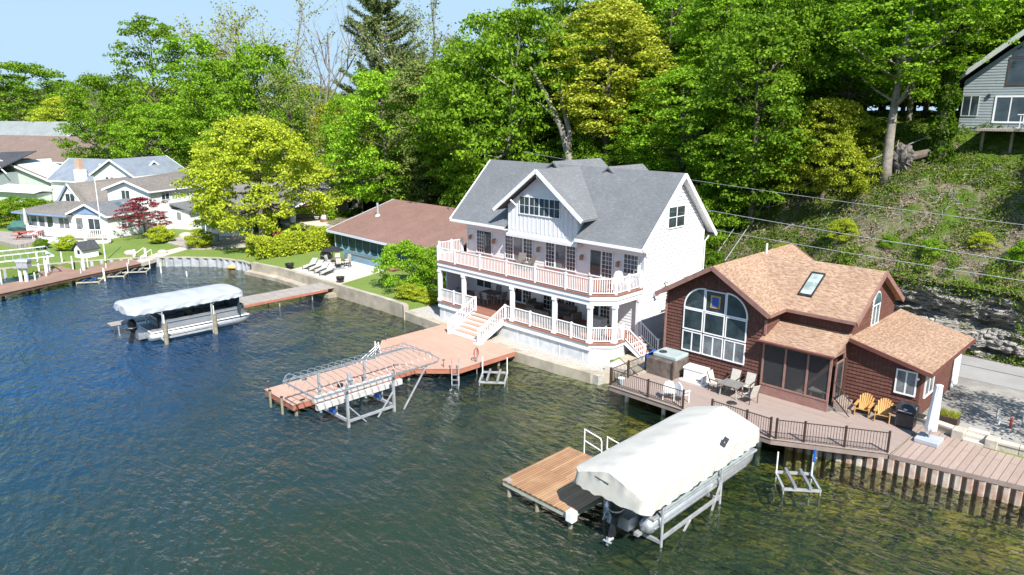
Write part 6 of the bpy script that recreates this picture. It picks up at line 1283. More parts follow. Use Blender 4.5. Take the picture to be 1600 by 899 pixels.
# ================================================================ vegetation
def leaf_mesh(name, P, size, rng, nrm=None, upbias=.3, aspect=.7):
    """one small folded-free leaf blade per point of P (n,3)"""
    n = len(P); d = rng.normal(size=(n, 3)); d[:, 2] += upbias
    if nrm is not None: d += nrm * 1.1
    d /= np.linalg.norm(d, axis=1)[:, None]; u = np.cross(d, rng.normal(size=(n, 3))); u /= np.linalg.norm(u, axis=1)[:, None]; v = np.cross(d, u)
    s = (size * rng.uniform(.6, 1.3, n))[:, None] * .5
    V = np.stack([P - u * s, P - v * s * aspect + u * s * .1, P + u * s, P + v * s * aspect - u * s * .1], 1).reshape(-1, 3)
    me = bpy.data.meshes.new(name); me.vertices.add(4 * n); me.vertices.foreach_set('co', V.ravel().astype(np.float32))
    me.loops.add(4 * n); me.loops.foreach_set('vertex_index', np.arange(4 * n, dtype=np.int32)); me.polygons.add(n)
    me.polygons.foreach_set('loop_start', np.arange(0, 4 * n, 4, dtype=np.int32)); me.update(calc_edges=True); return me
def crown_points(rng, R_, z0, z1, ncl, per, shape='round', clr=(.7, 1.3), inner=.35, flat=.55, lean=(0, 0)):
    C = []; 
    while len(C) < ncl:
        ph = rng.uniform(0, 2 * np.pi); t = rng.uniform(0, 1); 
        if shape == 'round': prof = math.sin(math.pi * (t * .86 + .1)) ** .6
        elif shape == 'oval': prof = math.sin(math.pi * (t * .8 + .12)) ** .8
        elif shape == 'cone': prof = (1 - t) ** .75 * .95 + .06
        elif shape == 'dome': prof = math.sqrt(max(0, 1 - t ** 2.2)) * (.82 + .18 * min(1, t * 5))
        else: prof = 1
        wob = 1 + .24 * math.sin(3 * ph + t * 5 + R_) + .14 * math.sin(5 * ph - t * 9)
        rr = R_ * prof * wob * (inner + (1 - inner) * rng.uniform(0, 1) ** .45)
        C.append((rr * math.cos(ph) + lean[0] * t, rr * math.sin(ph) + lean[1] * t, z0 + (z1 - z0) * t, rng.uniform(*clr)))
    C = np.array(C); Pn = []; Nn = []
    for x, y, z, r in C:
        m = int(per * (r / clr[1]) ** 1.6); d = rng.normal(size=(m, 3)); d /= np.linalg.norm(d, axis=1)[:, None]; d[:, 2] = np.where(d[:, 2] < -.25, -d[:, 2] * .6, d[:, 2])
        rad = r * (rng.uniform(.55, 1.12, m))[:, None]; Pn.append(np.array([x, y, z]) + d * rad * np.array([1.15, 1.15, flat])); Nn.append(d)
    return np.concatenate(Pn), np.concatenate(Nn), C
def trunk_mb(h, r0, C, rng, nl=9, fork=.35, lean=(0, 0), sway=.3):
    mb = MB(); top = h; pts = []; rad = []
    for i in range(8):
        t = i / 7; pts.append((lean[0] * t + sway * math.sin(t * 4 + r0 * 30) * t, lean[1] * t + sway * math.cos(t * 3.3) * t, -0.6 + (top + .6) * t)); rad.append(r0 * (1.25 if i == 0 else 1) * (1 - .82 * t))
    mb.tube(pts, rad, 9)
    idx = rng.choice(len(C), size=min(nl, len(C)), replace=False)
    for i in idx:
        x, y, z, r = C[i]; tt = max(fork, min(.85, (z / h) * .75)); b = Vector((lean[0] * tt, lean[1] * tt, h * tt - .0)); e = Vector((x, y, z)); m = b.lerp(e, .5) + Vector((0, 0, -.06 * (e - b).length)) + Vector((rng.normal() * .2, rng.normal() * .2, 0))
        rr = r0 * (1 - .8 * tt) * .6; mb.tube([b, b.lerp(m, .5), m, m.lerp(e, .55), e], [rr, rr * .8, rr * .6, rr * .38, rr * .15], 6)
    return mb
PROTO = {}
def make_tree(key, seed, h, R_, z0, ncl, per, ls, shape, lm, bm, r0=.3, clr=(.8, 1.5), nl=10, lean=(0, 0), inner=.35, flat=.55, first=None):
    """builds the meshes once; the first placed tree uses them directly, later ones are copies"""
    rng = np.random.default_rng(seed)
    Pn, Nn, C = crown_points(rng, R_, z0, h - clr[0] * .5, ncl, per, shape, clr, inner, flat, lean)
    me = leaf_mesh('crown', Pn, ls, rng, Nn); me.materials.append(lm)
    tm = trunk_mb(h * .86, r0, C, rng, nl, lean=lean).mesh('trunk', smooth=True); tm.materials.append(bm)
    PROTO[key] = dict(crown=me, trunk=tm, h=h, R=R_, lm=lm)
def tree(key, x, y, z, h, rad=None, rz=0, label=None, cat='tree', group=None, lm=None, name='tree', trunk=True):
    p = PROTO[key]; o = bpy.data.objects.new(name, None); COL.objects.link(o); o.location = (x, y, z); sh = h / p['h']; sr = (rad / p['R']) if rad else sh
    o.scale = (sr, sr, sh); o.rotation_euler = (0, 0, rz); tag(o, label, cat, group)
    c = bpy.data.objects.new('crown', p['crown']); COL.objects.link(c); c.parent = o
    if lm: c.material_slots[0].link = 'OBJECT'; c.material_slots[0].material = lm
    if trunk: k = bpy.data.objects.new('trunk', p['trunk']); COL.objects.link(k); k.parent = o
    return o
make_tree('broad', 11, 17, 6.0, 2.6, 330, 125, .30, 'round', L_mid, bark, .34, (.5, 1.15), 16, flat=.85, inner=.45)
make_tree('tall', 12, 20, 4.7, 3.2, 330, 120, .29, 'oval', L_mid, bark, .30, (.5, 1.1), 16, flat=.85, inner=.45)
make_tree('wide', 13, 15, 6.6, 2.0, 350, 120, .29, 'round', L_mid, bark_l, .32, (.45, 1.1), 16, lean=(.8, -.4), flat=.8, inner=.45)
make_tree('high', 25, 22, 4.6, 10.5, 230, 110, .28, 'oval', L_mid, bark_l, .42, (.5, 1.1), 14, flat=.85, inner=.4)
make_tree('loose', 14, 22, 5.2, 5.0, 230, 80, .32, 'oval', L_bright, bark, .32, (.45, 1.05), 30, inner=.3, flat=.8)
make_tree('maple', 15, 13.4, 7.0, 1.9, 480, 150, .27, 'dome', L_lime, bark, .36, (.45, 1.0), 22, flat=.8, inner=.5)
make_tree('small', 16, 7.5, 2.9, 2.0, 130, 110, .20, 'dome', L_lime, bark_l, .17, (.3, .65), 14, flat=.5)
make_tree('airy', 18, 18, 4.6, 3.0, 190, 60, .28, 'oval', L_grey, bark, .24, (.4, 1.0), 34, inner=.3, flat=.85)
make_tree('shrub', 19, 3.2, 2.3, .25, 120, 120, .15, 'dome', L_lime, bark, .1, (.28, .55), 5, inner=.45, flat=.8)
make_tree('ball', 20, 1.5, .8, .15, 90, 150, .09, 'round', L_yel, bark, .05, (.16, .28), 3, inner=.6, flat=.9)
make_tree('jmaple', 21, 4.6, 2.6, 1.5, 110, 80, .16, 'dome', L_red, bark, .12, (.25, .5), 16, flat=.5)
def bare_mesh(seed, h, spread, r0):
    rng = random.Random(seed); mb = MB()
    def grow(p, d, L, r, lev):
        pts = [p]; q = p; dd = d.copy()
        for i in range(4):
            dd = (dd + Vector((rng.gauss(0, .11), rng.gauss(0, .11), .05))).normalized(); q = q + dd * L / 4; pts.append(q)
        mb.tube(pts, [r * (1 - .14 * i) for i in range(5)], 7 if lev < 2 else 4, cap=False)
        if lev >= 4: return
        for k in range(3 if lev else 5):
            s = rng.uniform(.35, 1.0); b = pts[min(4, int(s * 4))]; a = rng.uniform(0, 6.28); ang = rng.uniform(.35, .85) * spread
            u = dd.orthogonal().normalized(); w = dd.cross(u); nd = (dd * math.cos(ang) + (u * math.cos(a) + w * math.sin(a)) * math.sin(ang)).normalized()
            grow(b, nd, L * rng.uniform(.55, .78), r * .52, lev + 1)
    grow(Vector((0, 0, -.5)), Vector((0, 0, 1)), h * .5, r0, 0); return mb
bm_ = [bare_mesh(s, 24, 1.0, .26).mesh('trunk') for s in (31, 32)]
for m_ in bm_: m_.materials.append(bark_l)
def bare_tree(k, x, y, z, h, label, rz=0, buds=None):
    o = bpy.data.objects.new('bare_tree', None); COL.objects.link(o); o.location = (x, y, z); o.scale = (h / 19,) * 3; o.rotation_euler = (0, 0, rz); tag(o, label, 'tree')
    c = bpy.data.objects.new('trunk', bm_[k]); COL.objects.link(c); c.parent = o
    if buds:
        V = np.array([v.co[:] for v in bm_[k].vertices]); rng = np.random.default_rng(k); V = V[V[:, 2] > 11]; V = V[rng.choice(len(V), min(len(V), 5000), replace=False)] + rng.normal(size=(min(len(V), 5000), 3)) * .22
        me = leaf_mesh('crown', V, .24, rng); me.materials.append(buds); c = bpy.data.objects.new('crown', me); COL.objects.link(c); c.parent = o
    return o
def _unused(): pass
def pine_tree(x, y, z, h, label):
    rng = np.random.default_rng(5); o = bpy.data.objects.new('pine_tree', None); COL.objects.link(o); o.location = (x, y, z); tag(o, label, 'tree')
    mb = MB(); mb.tube([(0, 0, -.5), (0, 0, h * .5), (0, 0, h)], [.42, .28, .04], 9); P_ = []
    zz = 9.0
    while zz < h - .4:
        t = (zz - 9) / (h - 9); L = 9.6 * (1 - t) ** .62 + .5; n = 6 if t < .8 else 5
        for k in range(n):
            a = rng.uniform(0, 6.28); l = L * rng.uniform(.55, 1.1); pts = [Vector((math.cos(a) * l * s, math.sin(a) * l * s, zz + l * (.05 * s + .30 * s * s) - .25 * math.sin(s * 3.1))) for s in (0, .35, .7, 1)]
            mb.tube(pts, [.09, .07, .045, .02], 5)
            m = int(150 * l); s = rng.uniform(.28, 1.03, m); w = .16 + .42 * (1 - np.abs(s - .7)) ; px = math.cos(a) * l * s + rng.normal(size=m) * w * .6; py = math.sin(a) * l * s + rng.normal(size=m) * w * .6
            pz = zz + l * (.05 * s + .30 * s * s) - .25 * np.sin(s * 3.1) + rng.normal(size=m) * .14 + .08; P_.append(np.stack([px, py, pz], 1))
        zz += rng.uniform(.75, 1.35) * (1.15 if t < .6 else .8)
    me = leaf_mesh('crown', np.concatenate(P_), .42, rng, upbias=.8, aspect=.3); me.materials.append(L_pine); c = bpy.data.objects.new('crown', me); COL.objects.link(c); c.parent = o
    tm = mb.mesh('trunk', smooth=True); tm.materials.append(bark); c = bpy.data.objects.new('trunk', tm); COL.objects.link(c); c.parent = o

Gz = .86
# --- left and centre
tree('maple', -28.6, 81.5, Gz, 14.0, 7.6, .4, 'round yellow green tree in front of the grey cottage', name='lime_tree')
tree('loose', -61.5, 128, Gz, 30, 7.0, .3, 'tall loose green tree with dark trunk left of centre in the grove', lm=L_mid)
tree('loose', -53.5, 125, Gz, 27, 6.5, 2.1, 'tall green tree right beside the loosest grove tree', lm=L_bright)
tree('broad', -68.5, 122, Gz, 20, 5.5, 1.0, 'rounded mid green tree at the left foot of the grove', lm=L_mid)
tree('wide', -57.0, 118, Gz, 15.5, 6.5, 2.4, 'low spreading green tree over the long brown roof end', lm=L_bright)
tree('tall', -45.5, 116, Gz, 22, 6.2, 3.9, 'dense fresh green tree behind the yellow green tree, on its left', lm=L_bright)
tree('broad', -38.0, 112, Gz, 24, 6.6, 1.7, 'dense bright green tree behind the yellow green tree, the tallest there', lm=L_mid)
tree('airy', -32.5, 108, Gz, 20.5, 5.2, .4, 'airy pale green tree right of the dense bright green ones', lm=L_grey)
tree('wide', -30.0, 122, Gz, 16, 6.0, .9, 'yellowish green tree below the tall pine', lm=L_yel)
bare_tree(0, -54.0, 150, Gz, 31, 'leafless spreading oak crown above the grove', .6, L_grey)
bare_tree(1, -44.8, 142, Gz, 33, 'nearly bare oak with olive yellow buds against the sky', 2.2, L_yel)
bare_tree(0, -36.5, 140, Gz, 33, 'slim leafless tree standing left of the tall pine', 4.0)
bare_tree(1, -11.5, 128, Gz, 32, 'thin bare tree just left of the wooded hill', 1.0, L_grey)
pine_tree(-22.6, 130, Gz, 37.5, 'tall dark white pine with open layered branches')
tree('broad', -16.8, 97, Gz, 19.6, 6.6, 5.1, 'broad green tree behind the boathouse, left of the two', lm=L_bright)
tree('tall', -11.2, 94, Gz, 20.6, 5.6, .2, 'pale green tree behind the boathouse, right of the two', lm=L_grey)
tree('wide', -22.0, 104, Gz, 16.5, 6.0, 3.3, 'green tree left behind the boathouse over the driveway', lm=L_mid)
tree('broad', -6.0, 92, Gz, 12.5, 5, 2.2, 'low dark green tree between the boathouse roof and the hill', lm=L_dark)
tree('airy', -8.5, 108, Gz, 25, 5.5, 2.0, 'tall airy tree rising left of the big hill maple', lm=L_grey)
tree('wide', -3.5, 80, Gz, 9.5, 4.2, 1.2, 'small bright tree beside the white house back corner', lm=L_bright)
# --- hill specimens
def ht(key, x, y, top, rad, rz, label, lm, sink=0): z = land(x, y) - .3; return tree(key, x, y, z, top - z, rad, rz, label, lm=lm)
mp_ = ht('wide', -.6, 79, 25.6, 8.0, 0, 'huge green maple with pale forked trunk behind the white house roof', L_mid)
fk = MB(); zb0 = land(5.9, 73.2) - .5
fk.tube([(5.9, 73.2, zb0), (5.7, 73.2, 11.2), (4.9, 73.6, 14.0), (3.4, 74.6, 17.2), (1.8, 76.5, 20)], [.55, .42, .32, .24, .12], 10).tube([(5.6, 73.2, 11.6), (5.7, 73.4, 13.6), (4.9, 74.2, 16.8), (4.6, 76, 20)], [.34, .28, .2, .1], 9).tube([(4.4, 73.8, 15), (3.0, 73.6, 16.2), (1.6, 74, 17)], [.16, .1, .05], 6)
fm = fk.mesh('fork', (mp_.location.x, mp_.location.y, mp_.location.z), True); fm.materials.append(bark_l); c = bpy.data.objects.new('leaning_trunk', fm); COL.objects.link(c); c.parent = mp_; c.scale = (1 / mp_.scale.x, 1 / mp_.scale.y, 1 / mp_.scale.z)
ht('broad', -4.2, 84, 22.0, 7.0, 2.5, 'mid green tree at the left edge of the hill wood', L_bright)
ht('tall', 9.6, 75, 26.0, 5.7, 1.1, 'tall yellow green tree behind the white house ridge', L_yel)
ht('broad', 15.6, 67, 19.2, 5.4, 3.0, 'vivid green tree right behind the white house gable', L_bright)
ht('wide', 19.0, 62, 14.5, 4.2, 4.4, 'vivid leafy tree low on the slope beside the white gable', L_bright)
t_ = BH.w(-6.6, 22.5); tree('maple', t_.x, t_.y, land(t_.x, t_.y) - .3, 8.0, 3.9, .7, 'small lime green tree by the hillside handrail', lm=L_lime)
t_ = BH.w(-2.2, 22.9); z = land(t_.x, t_.y); tree('high', t_.x, t_.y, z - .4, 15.5, 4.8, 1.2, 'slim grey trunked tree beside the fallen root ball', lm=L_bright)
t_ = BH.w(.5, 25.6); z = land(t_.x, t_.y); o_ = tree('high', t_.x, t_.y, z - .4, 21, 5.0, 2.7, 'thick ivy covered tree trunk left of the grey hill house', lm=L_bright, name='ivy_covered_tree')
rng = np.random.default_rng(77); n = 5200; zz_ = rng.uniform(0, 10.5, n); a_ = rng.uniform(0, 6.28, n); rr = (.55 + .35 * rng.random(n)) * (1 - zz_ * .035) * (1 + .25 * np.sin(zz_ * 3)); me = leaf_mesh('ivy', np.stack([rr * np.cos(a_), rr * np.sin(a_), zz_], 1), .26, rng); me.materials.append(L_dark)
c = bpy.data.objects.new('ivy', me); COL.objects.link(c); c.parent = o_; c.scale = (1 / o_.scale.x, 1 / o_.scale.y, 1 / o_.scale.z)
p = BH.w(1.5, 45); tree('tall', p.x, p.y, land(p.x, p.y) - .3, 21, 5.5, 1.4, 'tall tree rising behind the left of the grey hill house', lm=L_mid)
# --- hill wood
random.seed(21); spots = []
def px_of(x, y): return 800 + FPX * x / (y * .98)
CN = {L_dark.name: 'deep green', L_mid.name: 'mid green', L_bright.name: 'fresh green', L_yel.name: 'yellow green', L_grey.name: 'pale olive', L_lime.name: 'lime green'}
def wood_label(x, y, m):
    p = px_of(x, y); w_ = 'left of the white house ridge' if p < 770 else 'over the white roof, left half' if p < 920 else 'over the white roof, right half' if p < 1070 else 'between white gable and handrail' if p < 1200 else 'over the tan roofed house' if p < 1400 else 'around the grey hill house'
    return CN[m.name] + (' tall' if y % 2 < 1 else ' broad') + ' hillside tree ' + w_ + (', far back' if y > 88 else ', low on the slope' if y < 68 else '')
def belt_label(x, y, m):
    p = px_of(x, y); w_ = 'behind the roofs at the left edge' if p < 150 else 'behind the tall loose grove' if p < 330 else 'behind the yellow green garden tree' if p < 520 else 'beyond the boathouse'
    return CN[m.name] + ' tree in the far belt ' + w_
keys = ['broad', 'tall', 'wide', 'tall', 'broad', 'airy']; tries = 0
fixed = [(.6, 79), (-4.2, 84), (9.6, 78), (15.6, 67)]
while tries < 6000 and len(spots) < 88:
    tries += 1; a = random.uniform(-62, 30); b = random.uniform(17.5, 74)
    if a > -11 and b < 25.5: continue
    if a > -15 and b < 20: continue
    if -6 < a < 17 and b < 45: continue
    if a < -46 and b < 24: continue
    p = BH.w(a, b); px_ = 800 + 1125 * p.x / (p.y * .98)
    if 690 < px_ < 1010 and p.y < 84: continue
    if 990 < px_ < 1165 and p.y < 70: continue
    md = 4.6 if b < 45 else 6.2
    if any((p.x - q[0]) ** 2 + (p.y - q[1]) ** 2 < md * md for q in spots) or any((p.x - q[0]) ** 2 + (p.y - q[1]) ** 2 < 30 for q in fixed): continue
    spots.append((p.x, p.y, a, b))
for i, (x, y, a, b) in enumerate(spots):
    h = random.uniform(12.5, 18.5) if b < 40 else random.uniform(16, 23)
    if a < -48: h *= .8
    lm_ = random.choice([L_mid, L_mid, L_dark, L_dark, L_bright, L_bright, L_mid])
    tree(random.choice(['tall', 'airy', 'tall']) if y % 2 < 1 else random.choice(['broad', 'wide']), x, y, land(x, y) - .3, h, random.uniform(4.0, 5.0) if y % 2 < 1 else random.uniform(5.2, 6.6), random.uniform(0, 6.28), *(lambda l: (l, 'tree', 'hillside wood: ' + l))(wood_label(x, y, lm_)), lm=lm_)
random.seed(31)
for i in range(58):
    a = -70 + 118 * (i + random.random()) / 58; b = random.uniform(76, 112); p = BH.w(a, b); z = land(p.x, p.y) if b < 125 else 14
    m_ = random.choice([L_mid, L_dark, L_bright]); q = px_of(p.x, p.y); l = CN[m_.name] + ' tree at the very back of the wood, ' + ('left of the white ridge' if q < 770 else 'over the white roof' if q < 1070 else 'over the tan roofed house' if q < 1400 else 'behind the grey hill house')
    tree(random.choice(['broad', 'wide']), p.x, p.y, z - 1.0, random.uniform(15, 21), random.uniform(7, 9.5), random.uniform(0, 6), l, group='back trees: ' + l, lm=m_)
# understory shrubs at the foot of the wood
random.seed(4)
for i in range(46):
    a = random.uniform(-44, -11.5); b = random.uniform(15.6, 24)
    p = BH.w(a, b); m_ = random.choice([L_mid, L_dark, L_bright]); q = px_of(p.x, p.y)
    l = CN[m_.name] + ' bush at the foot of the wood ' + ('hidden left of the white house' if q < 700 else 'behind the white house roof' if q < 1060 else 'just right of the white gable')
    tree('shrub', p.x, p.y, land(p.x, p.y) - .2, random.uniform(2.6, 5.0), random.uniform(2.0, 3.4), random.uniform(0, 6), l, 'bush', 'bushes: ' + l, m_, 'bush', trunk=False)
# --- far band of trees
random.seed(9)
for i in range(96):
    d = random.uniform(185, 330); x = random.uniform(-.80, .10) * d; h = random.uniform(15, 23) * (d / 235) ** .55
    if d < 200 and -70 < x < -40: continue
    if d > 290: h *= .9
    lm_ = random.choice([L_mid, L_bright, L_grey, L_grey, L_yel, L_mid])
    tree(random.choice(['broad', 'wide', 'tall', 'airy', 'broad']), x, d, Gz, h, random.uniform(6.5, 9.5), random.uniform(0, 6.28), *(lambda l: (l, 'tree', 'distant belt: ' + l))(belt_label(x, d, lm_)), lm=lm_)
tree('broad', -128, 195, Gz, 26, 13, .5, 'big dark rounded tree at the far left skyline', lm=L_mid)
tree('wide', -105, 172, Gz, 17.5, 8, 1.5, 'lime green tree standing behind the pale grey roof', lm=L_lime)
tree('airy', -86, 165, Gz, 17, 7, 1.5, 'thin olive tree behind the long brown roof', lm=L_grey)
bare_tree(0, -91, 168, Gz, 21, 'bare grey tree among the olive ones behind the roofs', 1.1, L_grey)
tree('broad', -77, 150, Gz, 19, 7.5, 2.5, 'rounded green tree left of the tall grove', lm=L_bright)
tree('wide', -69, 140, Gz, 14.5, 7, .9, 'low bright green tree at the end of the brown roof', lm=L_bright)
for k, (x, y, h, r_) in enumerate([(-40, 168, 16, 8), (-28, 160, 17, 8), (-20, 150, 18, 8), (-62, 160, 20, 8), (-50, 190, 19, 9), (-36, 185, 18, 9), (-8, 140, 22, 8), (-2, 120, 19, 7), (-14, 125, 17, 7)]):
    tree(['broad', 'wide', 'tall'][k % 3], x, y, Gz, h, r_, k * 1.3, ['mid green tree far behind the yellow green garden tree', 'fresh green tree behind the tall pine, on its left', 'pale olive tree standing close behind the pine', 'mid green tree deep behind the left grove', 'fresh green tree on the skyline behind the bare oak', 'pale olive tree on the skyline left of the pine', 'mid green tree on the skyline right of the pine', 'fresh green tree behind the pale utility pole', 'pale olive tree behind the broad boathouse trees'][k], group='trees between the grove and the hill', lm=[L_mid, L_bright, L_grey][k % 3])
# --- garden plants
p = LP(229, 372, .86); tree('jmaple', p.x, p.y, Gz, 4.9, 3.0, .3, 'burgundy ornamental maple against the white two storey house', name='burgundy_maple')
for px, py, h, r_, l in [(250, 380, 1.9, 1.15, 'round clipped yellow green bush by the burgundy maple'), (316, 388, 2.0, 1.2, 'round clipped yellow green bush at the stone terrace'), (105, 391, 1.5, 1.0, 'small bright bush at the foot of the cottage deck steps'), (117, 392, .9, .6, 'smallest low bush beside the deck steps bush'), (66, 389, 1.1, .7, 'dark narrow bush left of the white deck steps')]:
    p = LP(px, py, .86); tree('ball', p.x, p.y, Gz, h, r_, px, l, 'bush', name='bush', lm=L_lime if px in (250, 316, 105) else L_mid)
for px, py, h, r_, l, lm_ in [(30, 350, 3.4, 4.0, 'wide green shrub at the left end of the cottage', L_mid), (10, 352, 3.0, 3.2, 'pale green shrub at the very left edge of the lawn', L_lime), (65, 348, 3.0, 3.0, 'green shrub between the left shrubs and the cottage wing', L_mid)]:
    p = LP(px, py, .86); tree('shrub', p.x, p.y, Gz, h, r_, px, l, 'bush', name='bush', lm=lm_, trunk=False)
p = WH.w(-8.6, 3.4); tree('shrub', p.x, p.y, Gz, 3.9, 2.6, 1.0, 'big bright green shrub between the boathouse and white house', 'bush', name='bush', lm=L_bright, trunk=False)
p = WH.w(-6.4, 4.6); tree('shrub', p.x, p.y, Gz, 3.5, 2.2, 2.0, 'second bright green shrub close to the white house porch', 'bush', name='bush', lm=L_bright, trunk=False)
for k in range(3):
    p = WH.w(-5.2 + .9 * k, 1.2 + .5 * k); tree('ball', p.x, p.y, .7, 1.3 - .2 * k, .9, k, ['low yellow green hedge bush by the porch corner, outermost', 'low yellow green hedge bush by the porch corner, middle one', 'low green plant tight against the white porch skirt'][k], 'bush', name='bush', lm=L_lime)
def hedge(name, label, pts, w_, h, n, ls, lm, seed, cat='hedge'):
    rng = np.random.default_rng(seed); P_ = []; seg = [(Vector(pts[i]), Vector(pts[i + 1])) for i in range(len(pts) - 1)]; L = [(b - a).length for a, b in seg]; tot = sum(L)
    for (a, b), l in zip(seg, L):
        m = int(n * l / tot); t = rng.random(m); d = (b - a).normalized(); nn = Vector((-d.y, d.x)); u = rng.uniform(-1, 1, m); zz = rng.uniform(0, 1, m) ** .6
        side = rng.random(m) < .6; u = np.where(side, np.sign(u) * (1 - .25 * rng.random(m)), u); zz = np.where(~side, 1 - .18 * rng.random(m), zz); hh = h * (1 + .16 * np.sin(t * l * 1.7) + .1 * np.sin(t * l * 4.1)); ww = w_ * (1 + .15 * np.sin(t * l * 2.3))
        rnd_ = np.sqrt(np.clip(1 - (zz * .75) ** 3, 0, 1))
        P_.append(np.stack([a.x + (b.x - a.x) * t + nn.x * u * ww * rnd_, a.y + (b.y - a.y) * t + nn.y * u * ww * rnd_, hh * zz], 1))
    P_ = np.concatenate(P_); c0 = P_.mean(0); c0[2] = 0; me = leaf_mesh('hedge', P_ - c0, ls, rng); me.materials.append(lm)
    o = bpy.data.objects.new(name, me); COL.objects.link(o); o.location = (c0[0], c0[1], .86); tag(o, label, cat); return o
W2 = lambda a, b: (WH.w(a, b).x, WH.w(a, b).y)
hedge('hedge', 'long rambling bright green hedge between lawn and driveway', [W2(-29.3, -.6), W2(-29.2, 3.5), W2(-29.8, 7), W2(-30.2, 11)], 1.25, 2.0, 15000, .26, L_lime, 3)
hedge('hedge', 'shaded foundation planting before the grey cottage', [W2(-44.5, 7.2), W2(-47.6, 11.5)], 1.0, 1.2, 2600, .25, L_dark, 4)
hedge('hedge', 'green climber beside the grey cottage porch column', [W2(-46.5, 17.6), W2(-46.0, 19.4)], .7, 2.4, 2000, .22, L_bright, 6)
hedge('hedge', 'dark shrubs along the grey cottage wall by its garage', [W2(-47.4, 19.5), W2(-47.8, 25)], .6, 1.0, 2200, .22, L_dark, 7)
hedge('hedge', 'yellow flowering plants at the far end of the hedge', [W2(-31.6, 10.5), W2(-33.5, 13)], .7, 1.1, 1600, .2, L_yel, 8)
# --- undergrowth scattered over the open slope and along the lane
rng = np.random.default_rng(40); P_ = []; N_ = 0
while N_ < 130000:
    a = rng.uniform(-18, 34, 20000); b = 15.2 + 17 * rng.random(20000) ** 1.1
    for k in range(20000):
        v = noise.noise(Vector((a[k] * .30, b[k] * .42, 1.7))) + .45 * noise.noise(Vector((a[k] * 1.3, b[k] * 1.3, 4)))
        if v < (-.30 if a[k] < -4 else -.02 if b[k] < 21 else -.08 if b[k] < 24 else -.30): continue
        z = hz(a[k], b[k]); hgt = .12 + .5 * max(0, noise.noise(Vector((a[k] * .9, b[k] * .9, 8))) + .25)
        for j in range(3): P_.append((a[k] + rng.normal() * .12, b[k] + rng.normal() * .12, z + .02 + rng.random() * hgt)); N_ += 1
P_ = np.array(P_); me = leaf_mesh('undergrowth', P_, .19, rng, upbias=.5, aspect=.38); me.materials.append(L_under); o = bpy.data.objects.new('undergrowth', me); COL.objects.link(o); o.location = BH.w(0, 0, 0); o.rotation_euler = (0, 0, R(ANG)); tag(o, kind='stuff')
P_ = []
for k in range(30000):
    a = rng.uniform(-6, 34); u = rng.random(); open_ = -3 < a < 8.5
    if u < .35: (None if open_ and rng.random() < .6 else P_.append((a, rng.uniform(14.6, 15.1), 1.0 + rng.random() ** 2 * (.4 if open_ else 1.0))))
    elif open_:
        if noise.noise(Vector((a * .8, 3, 1))) < .1: continue
        b = rng.uniform(15.3, 16.8); P_.append((a, b, hz(a, b) + .3 + rng.random() * .4))
    else:
        q = rng.random(); P_.append((a, 14.6 + .9 * q + rng.normal() * .15, 1.0 + 4.4 * q))
for k in range(9000):
    a = rng.uniform(-6, 30); q = rng.random() ** 2; P_.append((a, 14.75 + rng.random() * .8, hz(a, 15.1) + .35 - q * 1.0 + .2 * noise.noise(Vector((a, 0, 0)))))
me = leaf_mesh('cliff_weeds', np.array(P_), .19, rng, upbias=.7, aspect=.4); me.materials.append(L_under); o = bpy.data.objects.new('cliff_weeds', me); COL.objects.link(o); o.location = BH.w(0, 0, 0); o.rotation_euler = (0, 0, R(ANG)); tag(o, kind='stuff')
random.seed(14)
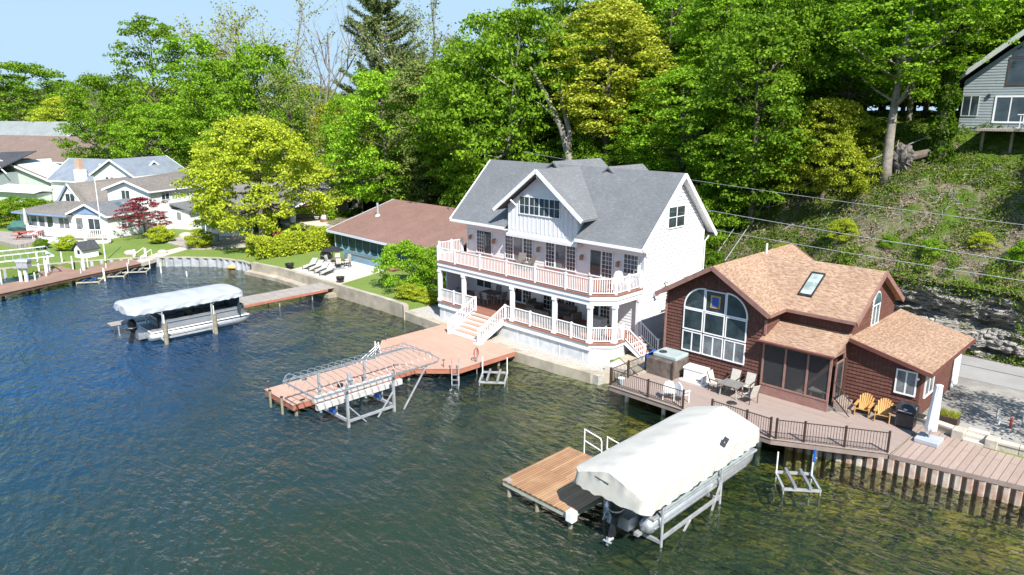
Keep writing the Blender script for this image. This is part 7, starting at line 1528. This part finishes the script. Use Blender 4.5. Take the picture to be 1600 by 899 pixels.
for k, (a, b, h, r_) in enumerate([(-3.2, 18.6, 1.6, 1.1), (3.0, 17.0, 1.2, .8), (5.6, 18.2, 1.1, .8), (8.6, 17.2, 1.9, 1.4), (-7.2, 18.0, 1.6, 1.3), (.2, 17.6, .9, .7), (9.8, 20.5, 1.5, 1.2)]):
    p = BH.w(a, b); tree('shrub', p.x, p.y, land(p.x, p.y) - .1, h, r_, k, ['low shrub on the slope below the lime green tree', 'low shrub on the slope above the pale rock', 'low lime green shrub at the right end of the rock', 'wide shrub on the slope towards the right edge', 'low shrub by the leaning snag over the tan roof', 'smallest shrub on the rock behind the tan ridge', 'upper shrub on the slope below the grey hill house'][k], 'bush', 'low shrubs on the open slope', L_bright if k % 2 else L_lime, 'bush', trunk=False)

# trees beyond the right edge of the photograph, whose shade falls on the slope and the drive
for k, (a, b, key, h, r_, l) in enumerate([(19, 18.5, 'tall', 18, 5.5, 'tall tree on the slope further right along the lane'), (16, 24, 'wide', 14, 5, 'spreading tree below the grey hill house deck'), (15.5, 3.3, 'airy', 9, 3.0, 'small airy tree beside the gravel drive and boardwalk')]):
    p = BH.w(a, b); tree(key, p.x, p.y, land(p.x, p.y) - .3, h, r_, k, l, lm=L_mid)

# dead sticks and leaf litter on the bare lower slope
rs = random.Random(6); mb = MB()
for k in range(1500):
    a = rs.uniform(-9, 20); b = rs.uniform(15.6, 25) ; z = hz(a, b) + .08; th = rs.uniform(0, 6.28); L_ = rs.uniform(.3, 1.3); e = (a + math.cos(th) * L_, b + math.sin(th) * L_ * .6); ze_ = hz(*e) + rs.uniform(.05, .3)
    mb.tube([(a, b, z), ((a + e[0]) / 2 + rs.uniform(-.08, .08), (b + e[1]) / 2, (z + ze_) / 2 + .06), (e[0], e[1], ze_)], [.028, .02, .008], 3, cap=False)
single('dead_brush', mb, bark_l, None, None, BH, kind='stuff')
rng = np.random.default_rng(90); P_ = []
for k in range(26000):
    a = rng.uniform(-10, 24); b = 15.4 + 9.5 * rng.random()
    if noise.noise(Vector((a * .5, b * .5, 3))) > -.1: P_.append((a, b, hz(a, b) + .03 + rng.random() * .1))
me = leaf_mesh('leaf_litter', np.array(P_), .15, rng, upbias=2.0, aspect=.6); me.materials.append(plain('dead_leaves', (.34, .26, .17), (.17, .12, .075), 3, .9)); o = bpy.data.objects.new('leaf_litter', me); COL.objects.link(o); o.location = BH.w(0, 0, 0); o.rotation_euler = (0, 0, R(ANG)); tag(o, kind='stuff')
